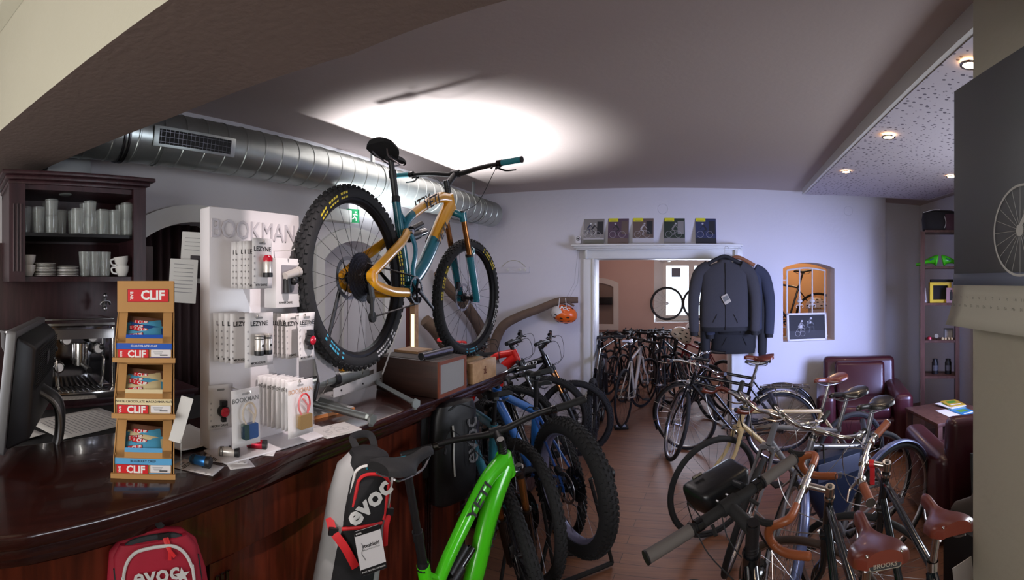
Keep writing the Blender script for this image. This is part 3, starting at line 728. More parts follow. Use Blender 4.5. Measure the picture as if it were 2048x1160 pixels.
        for y in (-1, 1):
            mb.tube(spl([(0, 0, 0), (.0, y * .05, 0), (-.004, y * hw * .45, .004), (-.02, y * hw * .7, .008), (-.05, y * hw * .95, .010)], 6), .0125, barm, 14)
            gr.append((Vector((-.030, y * hw * .78, .009)), Vector((-.075, y * hw * 1.22, .011)), .0185, y)); lv.append((Vector((-.014, y * hw * .60, .007)), y))
    elif bar in ('drop', 'bull'):
        dp = [(0, .0, 0), (0, .10, 0), (.004, hw * .86, 0), (.035, hw * .98, -.003), (.078, hw, -.018)]
        dp += [(.096, hw * 1.02, -.055), (.082, hw * 1.03, -.098), (.035, hw * 1.05, -.124), (-.045, hw * 1.06, -.132)] if bar == 'drop' else [(.14, hw, -.004), (.17, hw, .012)]
        for y in (-1, 1):
            pt = spl([(a, b * y, c) for a, b, c in dp], 6); mb.tube(pt[:9], .0125, barm, 12); mb.tube(pt[8:], .0115, barm, 10)
            if gripm: 
                mt = MB(TB); rs = [.0158 + .0012 * (i % 2) for i in range(len(pt) * 2)]; p2 = []
                for a, b in zip(pt[7:], pt[8:]): p2 += [a, a.lerp(b, .5)]
                p2.append(pt[-1]); mt.tube(p2, [.0158 + .0011 * (i % 2) for i in range(len(p2))], gripm, 12)
                e = (p2[-1] - p2[-2]).normalized(); mt.cyl(p2[-1], p2[-1] + e * .006, .016, TAPE if gripm is TAPE else BLK, 12, .012); gr.append(mt)
            lv.append((Vector(dp[4]) * 1 if y > 0 else Vector((dp[4][0], -dp[4][1], dp[4][2])), y))
        mb.tube([(0, -.03, 0), (0, .03, 0)], .0155, barm, 12)
    hb = mb.build('handlebar', t)
    for g in gr:
        if isinstance(g, MB): g.build('bar_tape', hb); continue
        a, b, r, y = g; mg = MB(TB); n = 9
        mg.tube([a.lerp(b, i / n) for i in range(n + 1)], [r * (1 + .04 * (i % 2)) for i in range(n + 1)], gripm, 14); e = (b - a).normalized()
        mg.cyl(a, a - e * .006, r * 1.12, BLK if gripm is not GUM else barm, 14); mg.cyl(b, b + e * .005, r * 1.1, BLK if gripm is not GUM else barm, 14); mg.build('grip', hb)
    if levers:
        for p, y in lv:
            ml = MB(TB)
            if bar in ('drop', 'bull'):
                lm = BLKM if not barm in (ALUP, CHR) else BLKM
                ml.tube(spl([p + Vector((-.02, 0, .012)), p + Vector((.03, 0, .022)), p + Vector((.055, 0, .045))], 4), [.014, .013, .015, .011], lm, 8)
                ml.tube(spl([p + Vector((.045, 0, .03)), p + Vector((.055, -.0, -.03)), p + Vector((.03, .004 * y, -.10))], 4), [.006, .004], STEEL, 6)
            else:
                lm = barm if barm in (CHR, ALUP, ALU) else BLKG; d = Vector((0, -y, 0))
                ml.tube([p + Vector((0, 0, 0)) - d * .008, p + d * .012], .019, lm, 12)
                ml.tube([p + Vector((.012, 0, -.010)), p + Vector((.034, 0, -.016)) + d * .035], [.012, .009], lm, 8)
                ml.tube(spl([p + Vector((.030, 0, -.018)) + d * .02, p + Vector((.055, 0, -.028)) - d * .02, p + Vector((.052, 0, -.030)) - d * .085], 4), [.0065, .0045], lm, 6)
                if mtb: ml.tube([p + Vector((-.006, 0, -.02)) + d * .04, p + Vector((-.03, 0, -.036)) + d * .03], .006, BLKM, 6)
            ml.build('brake_lever', hb)
            mc = MB(Ms); q0 = (Ms.inverted() @ TB) @ (p + Vector((.02, -y * .03, -.012))); q2 = HB + V2(.05, .10, y * .03)
            lc = ALU if barm in (CHR, ALUP) and not mtb else BLKM
            mc.tube(spl([q0, q0.lerp(q2, .3) + V2(.10, .05), q0.lerp(q2, .75) + V2(.10, -.06), q2 + V2(-.03, -.10)], 6), .0022, lc, 5); mc.build('brake_cable', t)
    # wheels
    kw = dict(R=R, tw=tw, knob=knob, rimm=rimm, nsp=nsp, decal=decal, tyrem=tyrem, rimd=rimd)
    if 'front_wheel' not in skip: put_wheel('front_wheel', t, Ms @ TR(V2(wb, R)) @ RY(.4), rotor=rotor, cass=0, **kw)
    put_wheel('rear_wheel', t, TR(A) @ RY(1.1), rotor=rotor, cass=cass, **kw)
    # drivetrain
    if crank:
        mb = MB(); rc = .066 if mtb else .088; T = 34; y = -.048; pr = []
        for k in range(T * 2):
            rr_ = rc + (.004 if k % 2 else -.001); pr.append((rr_ * cos(pi * k / T), rr_ * sin(pi * k / T)))
        cm = (ALU if postm in (CHR, ALUP, ALU) else DSTEEL); n = len(pr); mb.M = TR(bb)
        mb.add([(x, y, z_) for x, z_ in pr] + [(x * .86, y, z_ * .86) for x, z_ in pr] + [(x, y - .003, z_) for x, z_ in pr] + [(x * .86, y - .003, z_ * .86) for x, z_ in pr],
               [(k, (k + 1) % n, (k + 1) % n + n, k + n) for k in range(n)] + [(k + 2 * n, (k + 1) % n + 2 * n, (k + 1) % n + 3 * n, k + 3 * n) for k in range(n)] + [(k, (k + 1) % n, (k + 1) % n + 2 * n, k + 2 * n) for k in range(n)], cm)
        for k in range(5):
            a = 2 * pi * k / 5; mb.tube([(0, y, 0), (rc * .9 * cos(a), y, rc * .9 * sin(a))], .006, cm, 5)
        a = -.5
        mb.cyl((0, -.06, 0), (0, .06, 0), .013, cm, 12)
        for y, s2 in ((-.062, 1), (.062, -1)): mb.tube([(0, y, 0), (s2 * .17 * cos(a), y * 1.12, s2 * .17 * sin(a))], [.014, .009], cm, 8, ref=(0, 1, 0), ab=(.6, 1))
        ck = mb.build('crankset', t)
        if 'pedals' not in skip:
            for y, s2 in ((-.07, 1), (.07, -1)):
                mb = MB(TR(bb + Vector((s2 * .17 * cos(a), y, s2 * .17 * sin(a))))); sg = -1 if y < 0 else 1
                mb.box((0, sg * .055, 0), (.085, .085, .014), BLKM); mb.cyl((0, 0, 0), (0, sg * .09, 0), .007, STEEL, 8); mb.build('pedal', ck, bevel=.003)
        mb = MB(); ca = (.055 if cass == 2 else .035); up, dn = rc, ca; y = -.045
        pth = [V2(0, R + ca, y), bb + V2(0, rc, y)] + [bb + V2(rc * sin(k * .52), rc * cos(k * .52), y) for k in range(1, 6)] + [bb + V2(0, -rc, y)]
        if mtb or det > 1: pth += [V2(.06, R - .155, y - .01), V2(.02, R - .165, y - .01), V2(.02, R - .10, y - .01), V2(.03, R - .06, y)]
        pth += [V2(0, R - ca, y), V2(-ca * .9, R, y)]
        p3 = []
        for i in range(len(pth)):
            a, b = pth[i], pth[(i + 1) % len(pth)]; m_ = max(1, int((b - a).length / .012)); p3 += [a.lerp(b, k / m_) for k in range(m_)]
        mb.tube(p3, [.0048 if i % 2 else .0028 for i in range(len(p3))], STEEL, 4, closed=True, ref=(0, 1, 0)); mb.build('chain', t)
        if mtb or det > 1:
            mb = MB(); q = V2(.0, R - .03, -.062)
            mb.tube([q, q + V2(.015, -.05)], .013, BLK, 8); mb.tube([q + V2(.015, -.05), V2(.03, R - .16, -.056)], [.010, .008], BLK, 6)
            for p_ in (V2(.02, R - .085, -.054), V2(.035, R - .16, -.054)): mb.cyl(p_ + V2(0, 0, -.006), p_ + V2(0, 0, .006), .022, BLKM, 14)
            mb.build('derailleur', t)
    # brake calipers
    if rotor:
        mb = MB(); mb.box(V2(.06, R + .085, .046), (.05, .022, .035), BLK, Matrix.Rotation(-.7, 3, 'Y')); mb.build('rear_brake', t, bevel=.004)
        mb = MB(Ms); mb.box(V2(wb - .06, R + .065, .046), (.03, .022, .06), BLK); mb.build('front_brake', t, bevel=.004)
    elif det:
        mb = MB(Ms); q = HB + V2(.025, -.03); mb.tube(spl([q + V2(.0, .0, -.03), q + V2(.01, .02, 0), q + V2(0, 0, .03)], 3), .006, CHR, 6); mb.tube([q + V2(0, 0, -.03), q + V2(0, -.05, -.028)], .005, CHR, 5); mb.tube([q + V2(0, 0, .03), q + V2(0, -.05, .028)], .005, CHR, 5); mb.build('front_brake', t)
    if fender:
        def strip(c, a0, a1, M=None, R2=R + .018, w_=.024):
            m_ = MB(M) if M else MB(); rows = []
            for i in range(31):
                a = radians(a0 + (a1 - a0) * i / 30); row = []
                for k in range(7):
                    q = -1 + 2 * k / 6; rr_ = R2 - .012 * q * q; row.append(Vector((c.x + rr_ * cos(a), w_ * q, c.z + rr_ * sin(a))))
                rows.append(row)
            m_.grid(rows, fender)
            for a in (a0 + (a1 - a0) * .12, a0 + (a1 - a0) * (.35 if a1 - a0 > 0 else .35)):
                e = c + Vector(((R2 - .01) * cos(radians(a)), 0, (R2 - .01) * sin(radians(a))))
                for y in (-1, 1): m_.tube([c + V2(0, 0, y * .056), e + V2(0, 0, y * w_)], .002, CHR, 4)
            return m_
        strip(A, 205, 45).build('rear_fender', t, solid=.0012)
        if front_fender: strip(V2(wb, R), -30, 105 + 8, Ms).build('front_fender', t, solid=.0012)
    if rack:
        mb = MB(); zt = 2 * R + .055
        for y in (-.055, 0, .055): mb.tube(spl([(.20, y * .4, zt - .01), (.12, y, zt), (-.22, y, zt), (-.26, y * .8, zt - .01)], 3), .0042, rack, 6)
        for x in (.1, 0, -.1, -.2): mb.tube([(x, -.055, zt), (x, .055, zt)], .0038, rack, 6)
        for y in (-.06, .06):
            for x in (.06, -.16): mb.tube([(x, y, zt), (.0, y * 1.05, R)], .0036, rack, 6)
        mb.build('luggage_rack', t)
    return t, dict(HB=HB, HT=HT, axd=axd, Ms=Ms, TB=TB, BC=BC, bb=bb, ST=ST, wb=wb, R=R, sd=sd)
# ---- paint jobs
TEAL = mat('teal paint', '#1f7285', .22, coat=.5); YEL = mat('amber yellow paint', '#e2a01c', .3, coat=.5); GRN = mat('lime green paint', '#52e01c', .22, coat=.5)
BLUP = mat('sky blue paint', '#3c82dc', .3, coat=.4); LTEAL = mat('light teal paint', '#45a6c2', .3, coat=.4); REDP = mat('red paint', '#e0241f', .25, coat=.5)
CRMP = mat('cream paint', '#cdb68c', .3, coat=.4); GRYP = mat('grey paint', '#84848c', .35, coat=.3); SILP = mat('raw silver paint', '#9fa0ac', .28, .7)
DGRN = mat('dark bottle paint', '#12191d', .12, coat=.8); BRNZ = mat('amber anodised stanchion', '#a06a3a', .25, .8)
YLET = mat('tyre yellow print', '#e6cf28', .5); WLET = mat('tyre white print', '#c9c9cc', .5); BLET = mat('rim blue print', '#2fa3c6', .5); WSAD = mat('white saddle', '#d8d6d6', .4); REDS = mat('red saddle', '#d8262c', .4)
TEALG = mat('teal grip', '#2a7f8c', .6); GREYG = mat('grey rubber grip', '#5f5a58', .7); DBLU = mat('dark blue paint', '#1f4f9e', .3, coat=.4)
BADGE = ALUP
CT = {}
decA = (1, ((58, 70, 'tyre yellow print'), (118, 124, 'tyre white print'), (96, 104, 'rim blue print'), (20, 32, 'tyre yellow print'), (0, 8, 'tyre white print')))

# 1. teal and amber trail bike shown on the counter
rA = Vector((-1.27, 1.47)); fA = Vector((-1.44, 2.72)); zA0 = 1.365; zA1 = 1.245
wbA = sqrt((fA - rA).length_squared + (zA1 - zA0) ** 2)
bA, iA = bike('mountain_bike', 'teal and amber yellow full suspension mountain bike displayed on top of the counter', rA, fA, z=zA0, wb=wbA, pitch=-math.asin((zA0 - zA1) / wbA), R=.372, tw=.031, knob=1,
    style='fs', col=YEL, col2=YEL, col3=TEAL, fork='susp', fcol=TEAL, stan=BRNZ, bar='flat', barw=.92, gripm=TEALG, barz=.05, sadz=.99, cass=2, rotor=1, nsp=28, decal=decA, rimd=.022, steer=radians(-12),
    text=('YETI', TXTB, .078, 1.4), skip=('pedals',), lean=radians(2.5), sadk=dict(wide=.068, ln=.27, thick=.03))
# 2. lime green trail bike leaning at the counter front
bB, iB = bike('mountain_bike', 'lime green full suspension mountain bike standing in front of the counter', (-.925, 1.02), head=atan2(.975, .055), z=.0, wb=1.20, R=.372, tw=.031, knob=1, style='fs', col=GRN, fork='susp', fcol=BLKG, stan=BRNZ,
    bar='flat', barw=.84, barz=-.005, sadz=1.17, cass=2, rotor=1, nsp=28, steer=radians(42), text=('YETI', TXTB, .050, 1.7, .75), tube=1.18, rimd=.02, lean=radians(-2), sadk=dict(wide=.066, accent=TEAL), skip=('pedals',))
# 3. light teal bike behind it
bC, iC = bike('mountain_bike', 'light teal hardtail bicycle between the green bike and the bright blue bike', (-.90, 2.36), head=radians(90 + 50), wb=1.12, z=.15, pitch=-.12, hl=.43, R=.366, tw=.028, knob=1, col=LTEAL, fork='susp', fcol=BLK, stan=ALU, bar='flat', barw=.70,
    sadz=.96, cass=2, rotor=1, tube=1.7, steer=.1, det=2, lean=radians(2), rimd=.02)
# 4. bright blue fat bike
bD, iD = bike('fat_tyre_bike', 'bright blue bicycle with fat knobbly tyres held in a black floor stand', (-.72, 2.66), head=radians(90 + 50), wb=1.14, z=.17, pitch=-.13, hl=.43, R=.385, tw=.050, knob=2, col=BLUP, col2=DBLU, fork='susp', fcol=BLK, bar='flat', barw=.68,
    sadz=1.03, cass=2, rotor=1, tube=1.7, det=2, rimd=.02, rimm=mat('pale fat rim', '#8a8aa8', .4, .5), nsp=24, lean=radians(4))
# 5. black hardtail with bottle-green lettering facing the doorway, red one behind it, pale one behind that
bE, iE = bike('mountain_bike', 'black hardtail with white ROTWILD lettering and red accents, front wheel near the doorway', (-2.34, 4.22), (-1.225, 4.52), z=.02, R=.37, tw=.029, knob=1, col=BLKG, fork='susp', fcol=BLK, stan=BRNZ, bar='flat', barw=.72,
    sadz=1.0, cass=2, rotor=1, tube=1.9, text=('ROTWILD', TXTW, .05), steer=radians(-8), sadk=dict(wide=.066), barz=.04, rise=.03)
for a, b in ((.25, .31), (.37, .45)):
    mb = MB(); p, q = iE['HB'] + iE['axd'] * .03, iE['bb']; mb.tube([p.lerp(q, a), p.lerp(q, b)], .0345, REDP, 12); mb.build('red_band', bE)
bF, iF = bike('mountain_bike', 'red mountain bike with red and black saddle, partly hidden behind the counter end', (-2.42, 3.72), (-1.36, 4.06), z=.14, R=.37, tw=.029, knob=1, style='fs', col=REDP, col3=REDP, fork='susp', fcol=BLK, stan=ALU, bar='flat', barw=.72, sadz=1.04, cass=2, rotor=1,
    sadk=dict(m=REDS, wide=.066, thick=.026), steer=radians(-5))
bG, iG = bike('mountain_bike', 'black bicycle with black saddle parked between the blue bike and the black hardtail', (-.96, 3.14), head=radians(90 + 44), wb=1.08, hl=.37, R=.366, tw=.027, knob=1, col=BLKG, fork='susp', fcol=BLK, bar='flat', barw=.5, sadz=1.0, cass=1, rotor=1, tube=1.6, lean=radians(3))
bH, iH = bike('hardtail_bike', 'dark bicycle with white saddle, seen through the raised front wheel', (-2.52, 3.20), (-1.5, 3.62), z=.14, R=.365, tw=.027, knob=1, col=mat('sea green paint', '#3f6a64', .4), fork='susp', fcol=BLK, bar='flat', barw=.68, sadz=.98, cass=1, rotor=1, tube=1.5, sadk=dict(m=WSAD, wide=.066), cat='bicycle')

# ---- right-hand row
bI, iI = bike('city_bike', 'black city bike with brown saddle, chrome bars and headlamp, nearest the hanging jackets', (.74, 4.46), (-.28, 4.62), R=.345, tw=.019, col=BLKG, bar='porteur', barm=CHR, gripm=LEA, barw=.54, sadm=LEA, sadz=1.03, postm=ALUP, steer=radians(-68),
    sadk=dict(wide=.080, ln=.28, rivets=CHR, thick=.045), fender=CHR, rack=CHR, rimm=ALU, nsp=32, stem=.07, lean=radians(3), levers=True, style='twin')
bI2, iI2 = bike('city_bike', 'black roadster with low black saddle standing behind the black city bike', (.80, 4.80), (-.18, 4.92), R=.345, tw=.019, col=BLKG, bar='city', barm=CHR, gripm=LEAB, barw=.56, sadm=LEAB, sadz=.93, postm=ALUP, steer=radians(-12),
    sadk=dict(wide=.085, ln=.26), fender=BLKG, rimm=ALU, nsp=28, lean=radians(3))
bJ, iJ = bike('city_bike', 'cream single speed bicycle with brown saddle and honey leather bar grips', (1.14, 3.62), (.067, 3.24), R=.348, tw=.017, col=CRMP, bar='bull', barm=ALUP, gripm=LEA, barw=.42, sadm=LEA, sadz=1.0, postm=ALUP, steer=radians(12), nsp=28,
    sadk=dict(wide=.075, ln=.28, rivets=CHR), lean=radians(3), rimm=BLKM, stemm=ALUP, levers=True, stem=.08, cass=3)
bK, iK = bike('city_bike', 'matt grey city bike with charcoal saddle, between the cream bike and the silver bike', (1.14, 3.12), (.22, 2.88), R=.348, tw=.018, col=GRYP, bar='city', barm=CHR, gripm=BLKM, barw=.56, sadm=LEAB, sadz=1.0, postm=ALU, steer=radians(58), nsp=28,
    sadk=dict(wide=.075, ln=.28, rivets=CHR), lean=radians(3), rimm=ALU, cass=3)
bL, iL = bike('city_bike', 'raw silver bicycle with navy frame bag, chrome bars and glossy black saddle', (1.18, 2.83), (.36, 2.46), R=.348, tw=.018, col=SILP, bar='city', barm=CHR, gripm=mat('navy grip', '#1e2440', .4), barw=.54, sadm=LEAB, sadz=1.0, postm=SILP, post_r=.016, steer=radians(62), nsp=28,
    sadk=dict(wide=.078, ln=.27, rivets=CHR), lean=radians(3), rimm=ALU, fender=mat('blue grey fender', '#6f7aa8', .3, .4), rack=None, cass=3, rise=.02)
bM, iM = bike('trekking_bike', 'black suspension trekking bike with straight bar and grey rubber grips in the foreground', (.125, .60), head=radians(89), wb=1.06, R=.345, tw=.022, col=BLKG, fork='susp', fcol=BLKG, stan=ALU, bar='straight', barm=BLKM, gripm=GREYG, barw=.54,
    sadz=.95, steer=radians(38), rise=.05, nsp=28, rotor=1, levers=True, stem=.10, tube=1.4)
bN, iN = bike('road_bike', 'dark racing bicycle with honey bar tape, silver stem and brown saddle with a name plate', (.44, 1.04), head=radians(86), wb=1.02, R=.34, tw=.015, col=DGRN, bar='drop', barm=ALUP, gripm=TAPE, barw=.41, sadm=LEA, sadz=1.03, postm=CHR, steer=radians(66), nsp=28,
    sadk=dict(wide=.078, ln=.275, rivets=CHR, thick=.05), rimm=ALU, tyrem=mat('amber wall tyre', '#3a2a22', .7), stem=.10, levers=True, cass=3, rise=-.012)
bO, iO = bike('road_bike', 'dark bicycle with short silver bar, tan leather grips and a red band round its stem', (.735, 1.17), head=radians(86), wb=1.03, R=.34, tw=.015, col=DGRN, bar='short', barm=ALUP, gripm=GUM, barw=.44, sadm=LEA, sadz=.97, postm=CHR, steer=radians(66), nsp=28,
    sadk=dict(wide=.078, ln=.275, rivets=CHR, thick=.05), rimm=ALU, stem=.10, levers=True, cass=3, rise=.0)
# ================================================================== COUNTER AND WHAT STANDS ON IT
CZ = 1.18
edge = [(-.93, -.9), (-.99, -.3), (-1.006, .108), (-1.022, .22), (-1.052, .404), (-1.075, .566), (-1.118, .832), (-1.16, 1.117), (-1.168, 1.72), (-1.165, 2.3), (-1.160, 2.70), (-1.20, 2.79), (-1.36, 2.98), (-1.68, 3.05)]
def off(pts, d):                          # shift a polyline towards -x
    return [(x - d, y) for x, y in pts]
back = [(-1.48, -.9), (-1.53, -.3), (-1.545, .1), (-1.62, .6), (-1.68, 1.1), (-1.70, 1.9), (-1.70, 3.05)]
top = thing('bar_counter', 'long dark mahogany bar counter with moulded edge and panelled front', 'counter', TR(-1.3, 1.2, 0))
inv = TR(1.3, -1.2, 0)
def slab(mb, e, bk, z0, z1, m):
    pts = list(e) + list(reversed(bk)); n = len(pts); mb.add([(x, y, z0) for x, y in pts] + [(x, y, z1) for x, y in pts],
        [tuple(range(n - 1, -1, -1)), tuple(range(n, 2 * n))] + [(i, (i + 1) % n, (i + 1) % n + n, i + n) for i in range(n)], m)
es = [(q.x, q.y) for q in spl([(x, y, 0) for x, y in edge[:11]], 4)] + edge[11:]
mb = MB(inv); slab(mb, es, back, CZ - .035, CZ, MAHO); mb.build('countertop', top, bevel=.009, seg=3)
mb = MB(inv); slab(mb, off(es, .012), back, CZ - .058, CZ - .036, MAHO); slab(mb, off(es, .03), back, CZ - .085, CZ - .059, MAHO); mb.build('edge_moulding', top, bevel=.006)
fe = [(x, y) for x, y in off(es, .11) if y < 2.34] + [(-1.275, 2.34)]
mb = MB(inv); bk2 = [(-1.40, -.9), (-1.45, .1), (-1.55, 1.1), (-1.62, 2.34)]
slab(mb, fe, bk2, .0, CZ - .086, MAHOV); mb.build('front_panel', top)
def fpt(y, d=0):
    for (x0, y0), (x1, y1) in zip(fe, fe[1:]):
        if y0 <= y <= y1: t = (y - y0) / (y1 - y0 + 1e-9); return Vector((x0 + (x1 - x0) * t + d, y, 0))
    return Vector((fe[-1][0] + d, y, 0))
def strip(ya, yb, z0, z1, d, m, nm, n=6):
    mb = MB(inv); ys = [ya + (yb - ya) * i / n for i in range(n + 1)]; a = [fpt(y, .001) for y in ys]; b = [fpt(y, d) for y in ys]; k = n + 1
    vs = [(p.x, p.y, z0) for p in a] + [(p.x, p.y, z1) for p in a] + [(p.x, p.y, z0) for p in b] + [(p.x, p.y, z1) for p in b]; fs = []
    for i in range(n): fs += [(2*k+i, 2*k+i+1, 3*k+i+1, 3*k+i), (k+i, k+i+1, 3*k+i+1, 3*k+i), (i, i+1, 2*k+i+1, 2*k+i)]
    fs += [(0, k, 3*k, 2*k), (n, k+n, 3*k+n, 2*k+n)]; mb.add(vs, fs, m); return mb.build(nm, top, bevel=.003)
strip(-.88, 2.33, .90, 1.06, .022, MAHOV, 'rail'); strip(-.88, 2.33, 0, .16, .03, MAHOV, 'plinth')
for y in (-.4, .12, .72, 1.32, 1.90, 2.24):
    strip(y, y + .09, .16, .90, .024, MAHOV, 'pilaster', 2)
    for k in range(3): strip(y + .02 + k * .02, y + .03 + k * .02, .2, .86, .030, MAHO, 'flute', 1)
# staff side: lower black desk and back bar against the wall
mb = MB(); mb.box((-1.98, .75, 1.065), (.74, 3.2, .03), BLKM); mb.box((-1.64, .85, .53), (.03, 3.0, 1.04), DARKW); mb.box((-2.33, .75, .53), (.03, 3.2, 1.04), DARKW)
tag(mb.build('work_desk', bevel=.003), 'low black desk behind the counter with papers on it', 'desk')
mb = MB(); mb.box((-2.52, .60, 1.105), (.33, 1.5, .03), DARKW); mb.box((-2.515, .60, .55), (.30, 1.46, 1.08), DARKW); mb.box((-2.675, .74, 1.52), (.02, .94, .83), DARKW)
tag(mb.build('bar_sideboard', bevel=.003), 'dark wooden bar sideboard with splash board under the glass cabinet', 'cabinet')
BZ = 1.12

# paper on the desk
def sheet(name, label, M, w_, h, m=None, curl=.01, cat='paper', txt=None, group=None):
    mb = MB(); rows = [[Vector((-w_/2 + w_ * i / 8, -h/2 + h * j / 8, curl * ((i / 4 - 1) ** 2 * .5 + (j / 4 - 1) ** 2 * .5) + .001)) for i in range(9)] for j in range(9)]
    mb.grid(rows, m or PAPER)
    if txt:
        for k in range(txt): mb.box((0, h * (.38 - .76 * k / max(1, txt - 1)), .0022 + curl * .12), (w_ * .75, h * .012, .0003), TXTG)
    o = mb.build(name, solid=.0006); o.matrix_world = M; return tag(o, label, cat, group)
a, b, c_ = G(108, 822, 1.081), G(150, 870, 1.081), G(226, 850, 1.081)
sheet('paper_sheet', 'large white sheet of paper lying on the black desk', TR(G(165, 845, 1.081)) @ RZ(.35), .30, .42, txt=14, curl=.002)
for i, (px, py, r, w_, h) in enumerate(((25, 872, .4, .16, .22), (372, 880, .2, .2, .2))):
    sheet('paper_sheet', ['small white note under the monitor', 'white card propped at the foot of the snack display'][i], TR(G(px, py, 1.081 if i == 0 else CZ + .001)) @ RZ(r), w_, h, curl=.012)

# monitor seen from behind
A_ = Vector((-1.40, .16, 0)); B_ = Vector((-1.95, .36, 0)); xa = (B_ - A_).normalized(); L_ = (B_ - A_).length
mon = thing('computer_monitor', 'black computer monitor seen from behind at the left edge, silver rim', 'monitor', frame((A_.x, A_.y, 1.20), -xa))
# local x from far end to near end, y = back side?, z up
M = RX(radians(-6)); W_ = L_; mb = MB(M); yb = Vector((.34, .94, 0)).dot(Vector((mon.matrix_world[0][1], mon.matrix_world[1][1], 0))); sg = 1 if yb > 0 else -1
mb.rrect(TR(-W_/2, 0, .19) @ RX(pi/2), W_, .37, .03, mat('silver bezel', '#77777a', .4, .5), .012); mb.build('bezel', mon, bevel=.003)
mb = MB(M); mb.hexa([(-W_+.015, sg*.0, .015), (-.015, sg*.0, .015), (-.05, sg*.065, .05), (-W_+.05, sg*.065, .05), (-W_+.015, sg*.0, .36), (-.015, sg*.0, .36), (-.05, sg*.055, .33), (-W_+.05, sg*.055, .33)], BLK)
mb.build('back_shell', mon, bevel=.01)
mb = MB(M)
for k in range(16): mb.box((-W_/2, sg*.064, .20 + k * .008), (W_ - .14, .003, .003), BLKM)
mb.build('vent_slats', mon)
mb2 = MB(M @ TR(-W_*.45, sg*.068, .27) @ RX(-sg*pi/2)); mb2.lathe([(0, .002), (.022, .002), (.026, 0)], mat('badge grey', '#55555c', .4, .3), 20); mb2.build('badge', mon)
mb = MB(); mb.tube(spl([(-W_*.45, sg*.06, .16), (-W_*.45, sg*.13, .10), (-W_*.45, sg*.13, -.02), (-W_*.45, sg*.08, -.115)], 6), .05, BLK, 12, ref=(1, 0, 0), ab=(1, .35))
for s_ in (-1, 1): mb.tube(spl([(-W_*.45 + s_*.05, sg*.06, .16), (-W_*.45 + s_*.05, sg*.135, .10), (-W_*.45 + s_*.05, sg*.135, -.02), (-W_*.45 + s_*.05, sg*.08, -.115)], 6), .008, mat('silver bezel', '#77777a', .4, .5), 8)
mb.rrect(TR(-W_*.45, sg*.03, -.119), .24, .20, .012, BLK, .03); mb.build('monitor_stand', mon)

# espresso machine, grinder, bottle opener
em = thing('espresso_machine', 'chrome espresso machine on the back bar left of the snack display', 'coffee machine', TR(-2.50, .66, BZ) @ RZ(radians(90)))
# local x -> +Y (right), y -> -X (towards wall), z up. front faces -y (towards +X)
mb = MB(); w_, d_, h_ = .38, .26, .36
mb.box((0, .03, h_/2 + .03), (w_, d_ - .06, h_ - .04), mat('mirror steel', '#8f8f94', .12, 1)); mb.build('body', em, bevel=.006)
mb = MB(); mb.box((0, 0, h_ + .02), (w_ + .01, d_, .012), CHR)
for s_ in (-1, 1): mb.cyl((s_*w_/2, -.12, .05), (s_*w_/2, -.12, h_), .009, CHR); mb.cyl((s_*(w_/2), .12, h_+.045), (s_*(w_/2), -.12, h_+.045), .004, CHR, 6)
mb.tube([(-w_/2, -.12, h_+.045), (w_/2, -.12, h_+.045)], .004, CHR, 6); mb.box((0, -.125, h_-.03), (w_, .01, .05), CHR); mb.build('frame', em)
mb = MB(); mb.cyl((0.02, -.09, .20), (0.02, -.09, .28), .038, CHR, 20); mb.cyl((.02, -.09, .165), (.02, -.09, .20), .034, CHR, 20); mb.build('group_head', em)
mb = MB(); mb.tube([(.02, -.11, .175), (.02, -.25, .165)], [.008, .015], BLK, 10); mb.build('portafilter_handle', em)
for x, z in ((-.10, .16), (.11, .25), (-.06, .30), (.08, .31)):
    mb = MB(); mb.M = TR(x, -.105, z) @ RX(pi/2); mb.lathe([(0, .012), (.026, .012), (.03, .006), (.03, -.01)], CHR, 20); mb.lathe([(0, .013), (.022, .0125)], WHT, 16); mb.build('pressure_gauge', em)
for x in (-.125, .125):
    mb = MB(); mb.tube(spl([(x, -.11, .22), (x, -.16, .20), (x*.95, -.17, .12), (x*.9, -.16, .06)], 5), .005, CHR, 8); mb.ball((x, -.13, .26), .016, BLK, 6); mb.build('steam_wand', em)
mb = MB(); mb.box((0, -.10, .03), (w_+.01, .20, .035), CHR)
for k in range(9): mb.box((-.12 + .03*k, -.11, .05), (.02, .15, .003), BLKM)
mb.box((0, 0, .012), (w_-.02, d_-.02, .02), BLK); mb.build('drip_tray', em, bevel=.003)
gr = thing('coffee_grinder', 'black and steel coffee grinder between the monitor and the espresso machine', 'coffee grinder', TR(-2.50, .335, BZ))
mb = MB(); mb.lathe([(.0, 0), (.07, 0), (.07, .02), (.055, .04), (.05, .17), (.03, .19), (0, .19)], BLK, 24); mb.build('body', gr)
mb = MB(); mb.lathe([(.02, .19), (.03, .20), (.06, .26), (.062, .33), (.066, .335), (.066, .345), (.0, .35)], mat('steel hopper', '#9a9a9c', .25, .9), 24); mb.build('hopper', gr)
mb = MB(); mb.box((.07, 0, .11), (.05, .05, .05), BLK); mb.tube([(.06, .03, .08), (.14, .05, .05)], .009, BLK, 8); mb.build('dosing_arm', gr)
op = thing('bottle_opener', 'silver wall bottle opener on the dark splash board above the espresso machine', 'bottle opener', TR(P(209, 607, 2.66)) @ RZ(radians(90)))
mb = MB(); mb.tube([(0, 0, .05), (0, 0, -.03)], [.010, .016], STEEL, 8); mb.tube(spl([(-.028, -.012, -.004), (-.02, -.02, .01), (0, -.022, .016), (.02, -.02, .01), (.028, -.012, -.004)], 4), .007, ALU, 8); mb.ball((0, -.012, .045), .013, ALU, 6); mb.ball((0, -.012, -.028), .013, ALU, 6); mb.build('body', op)
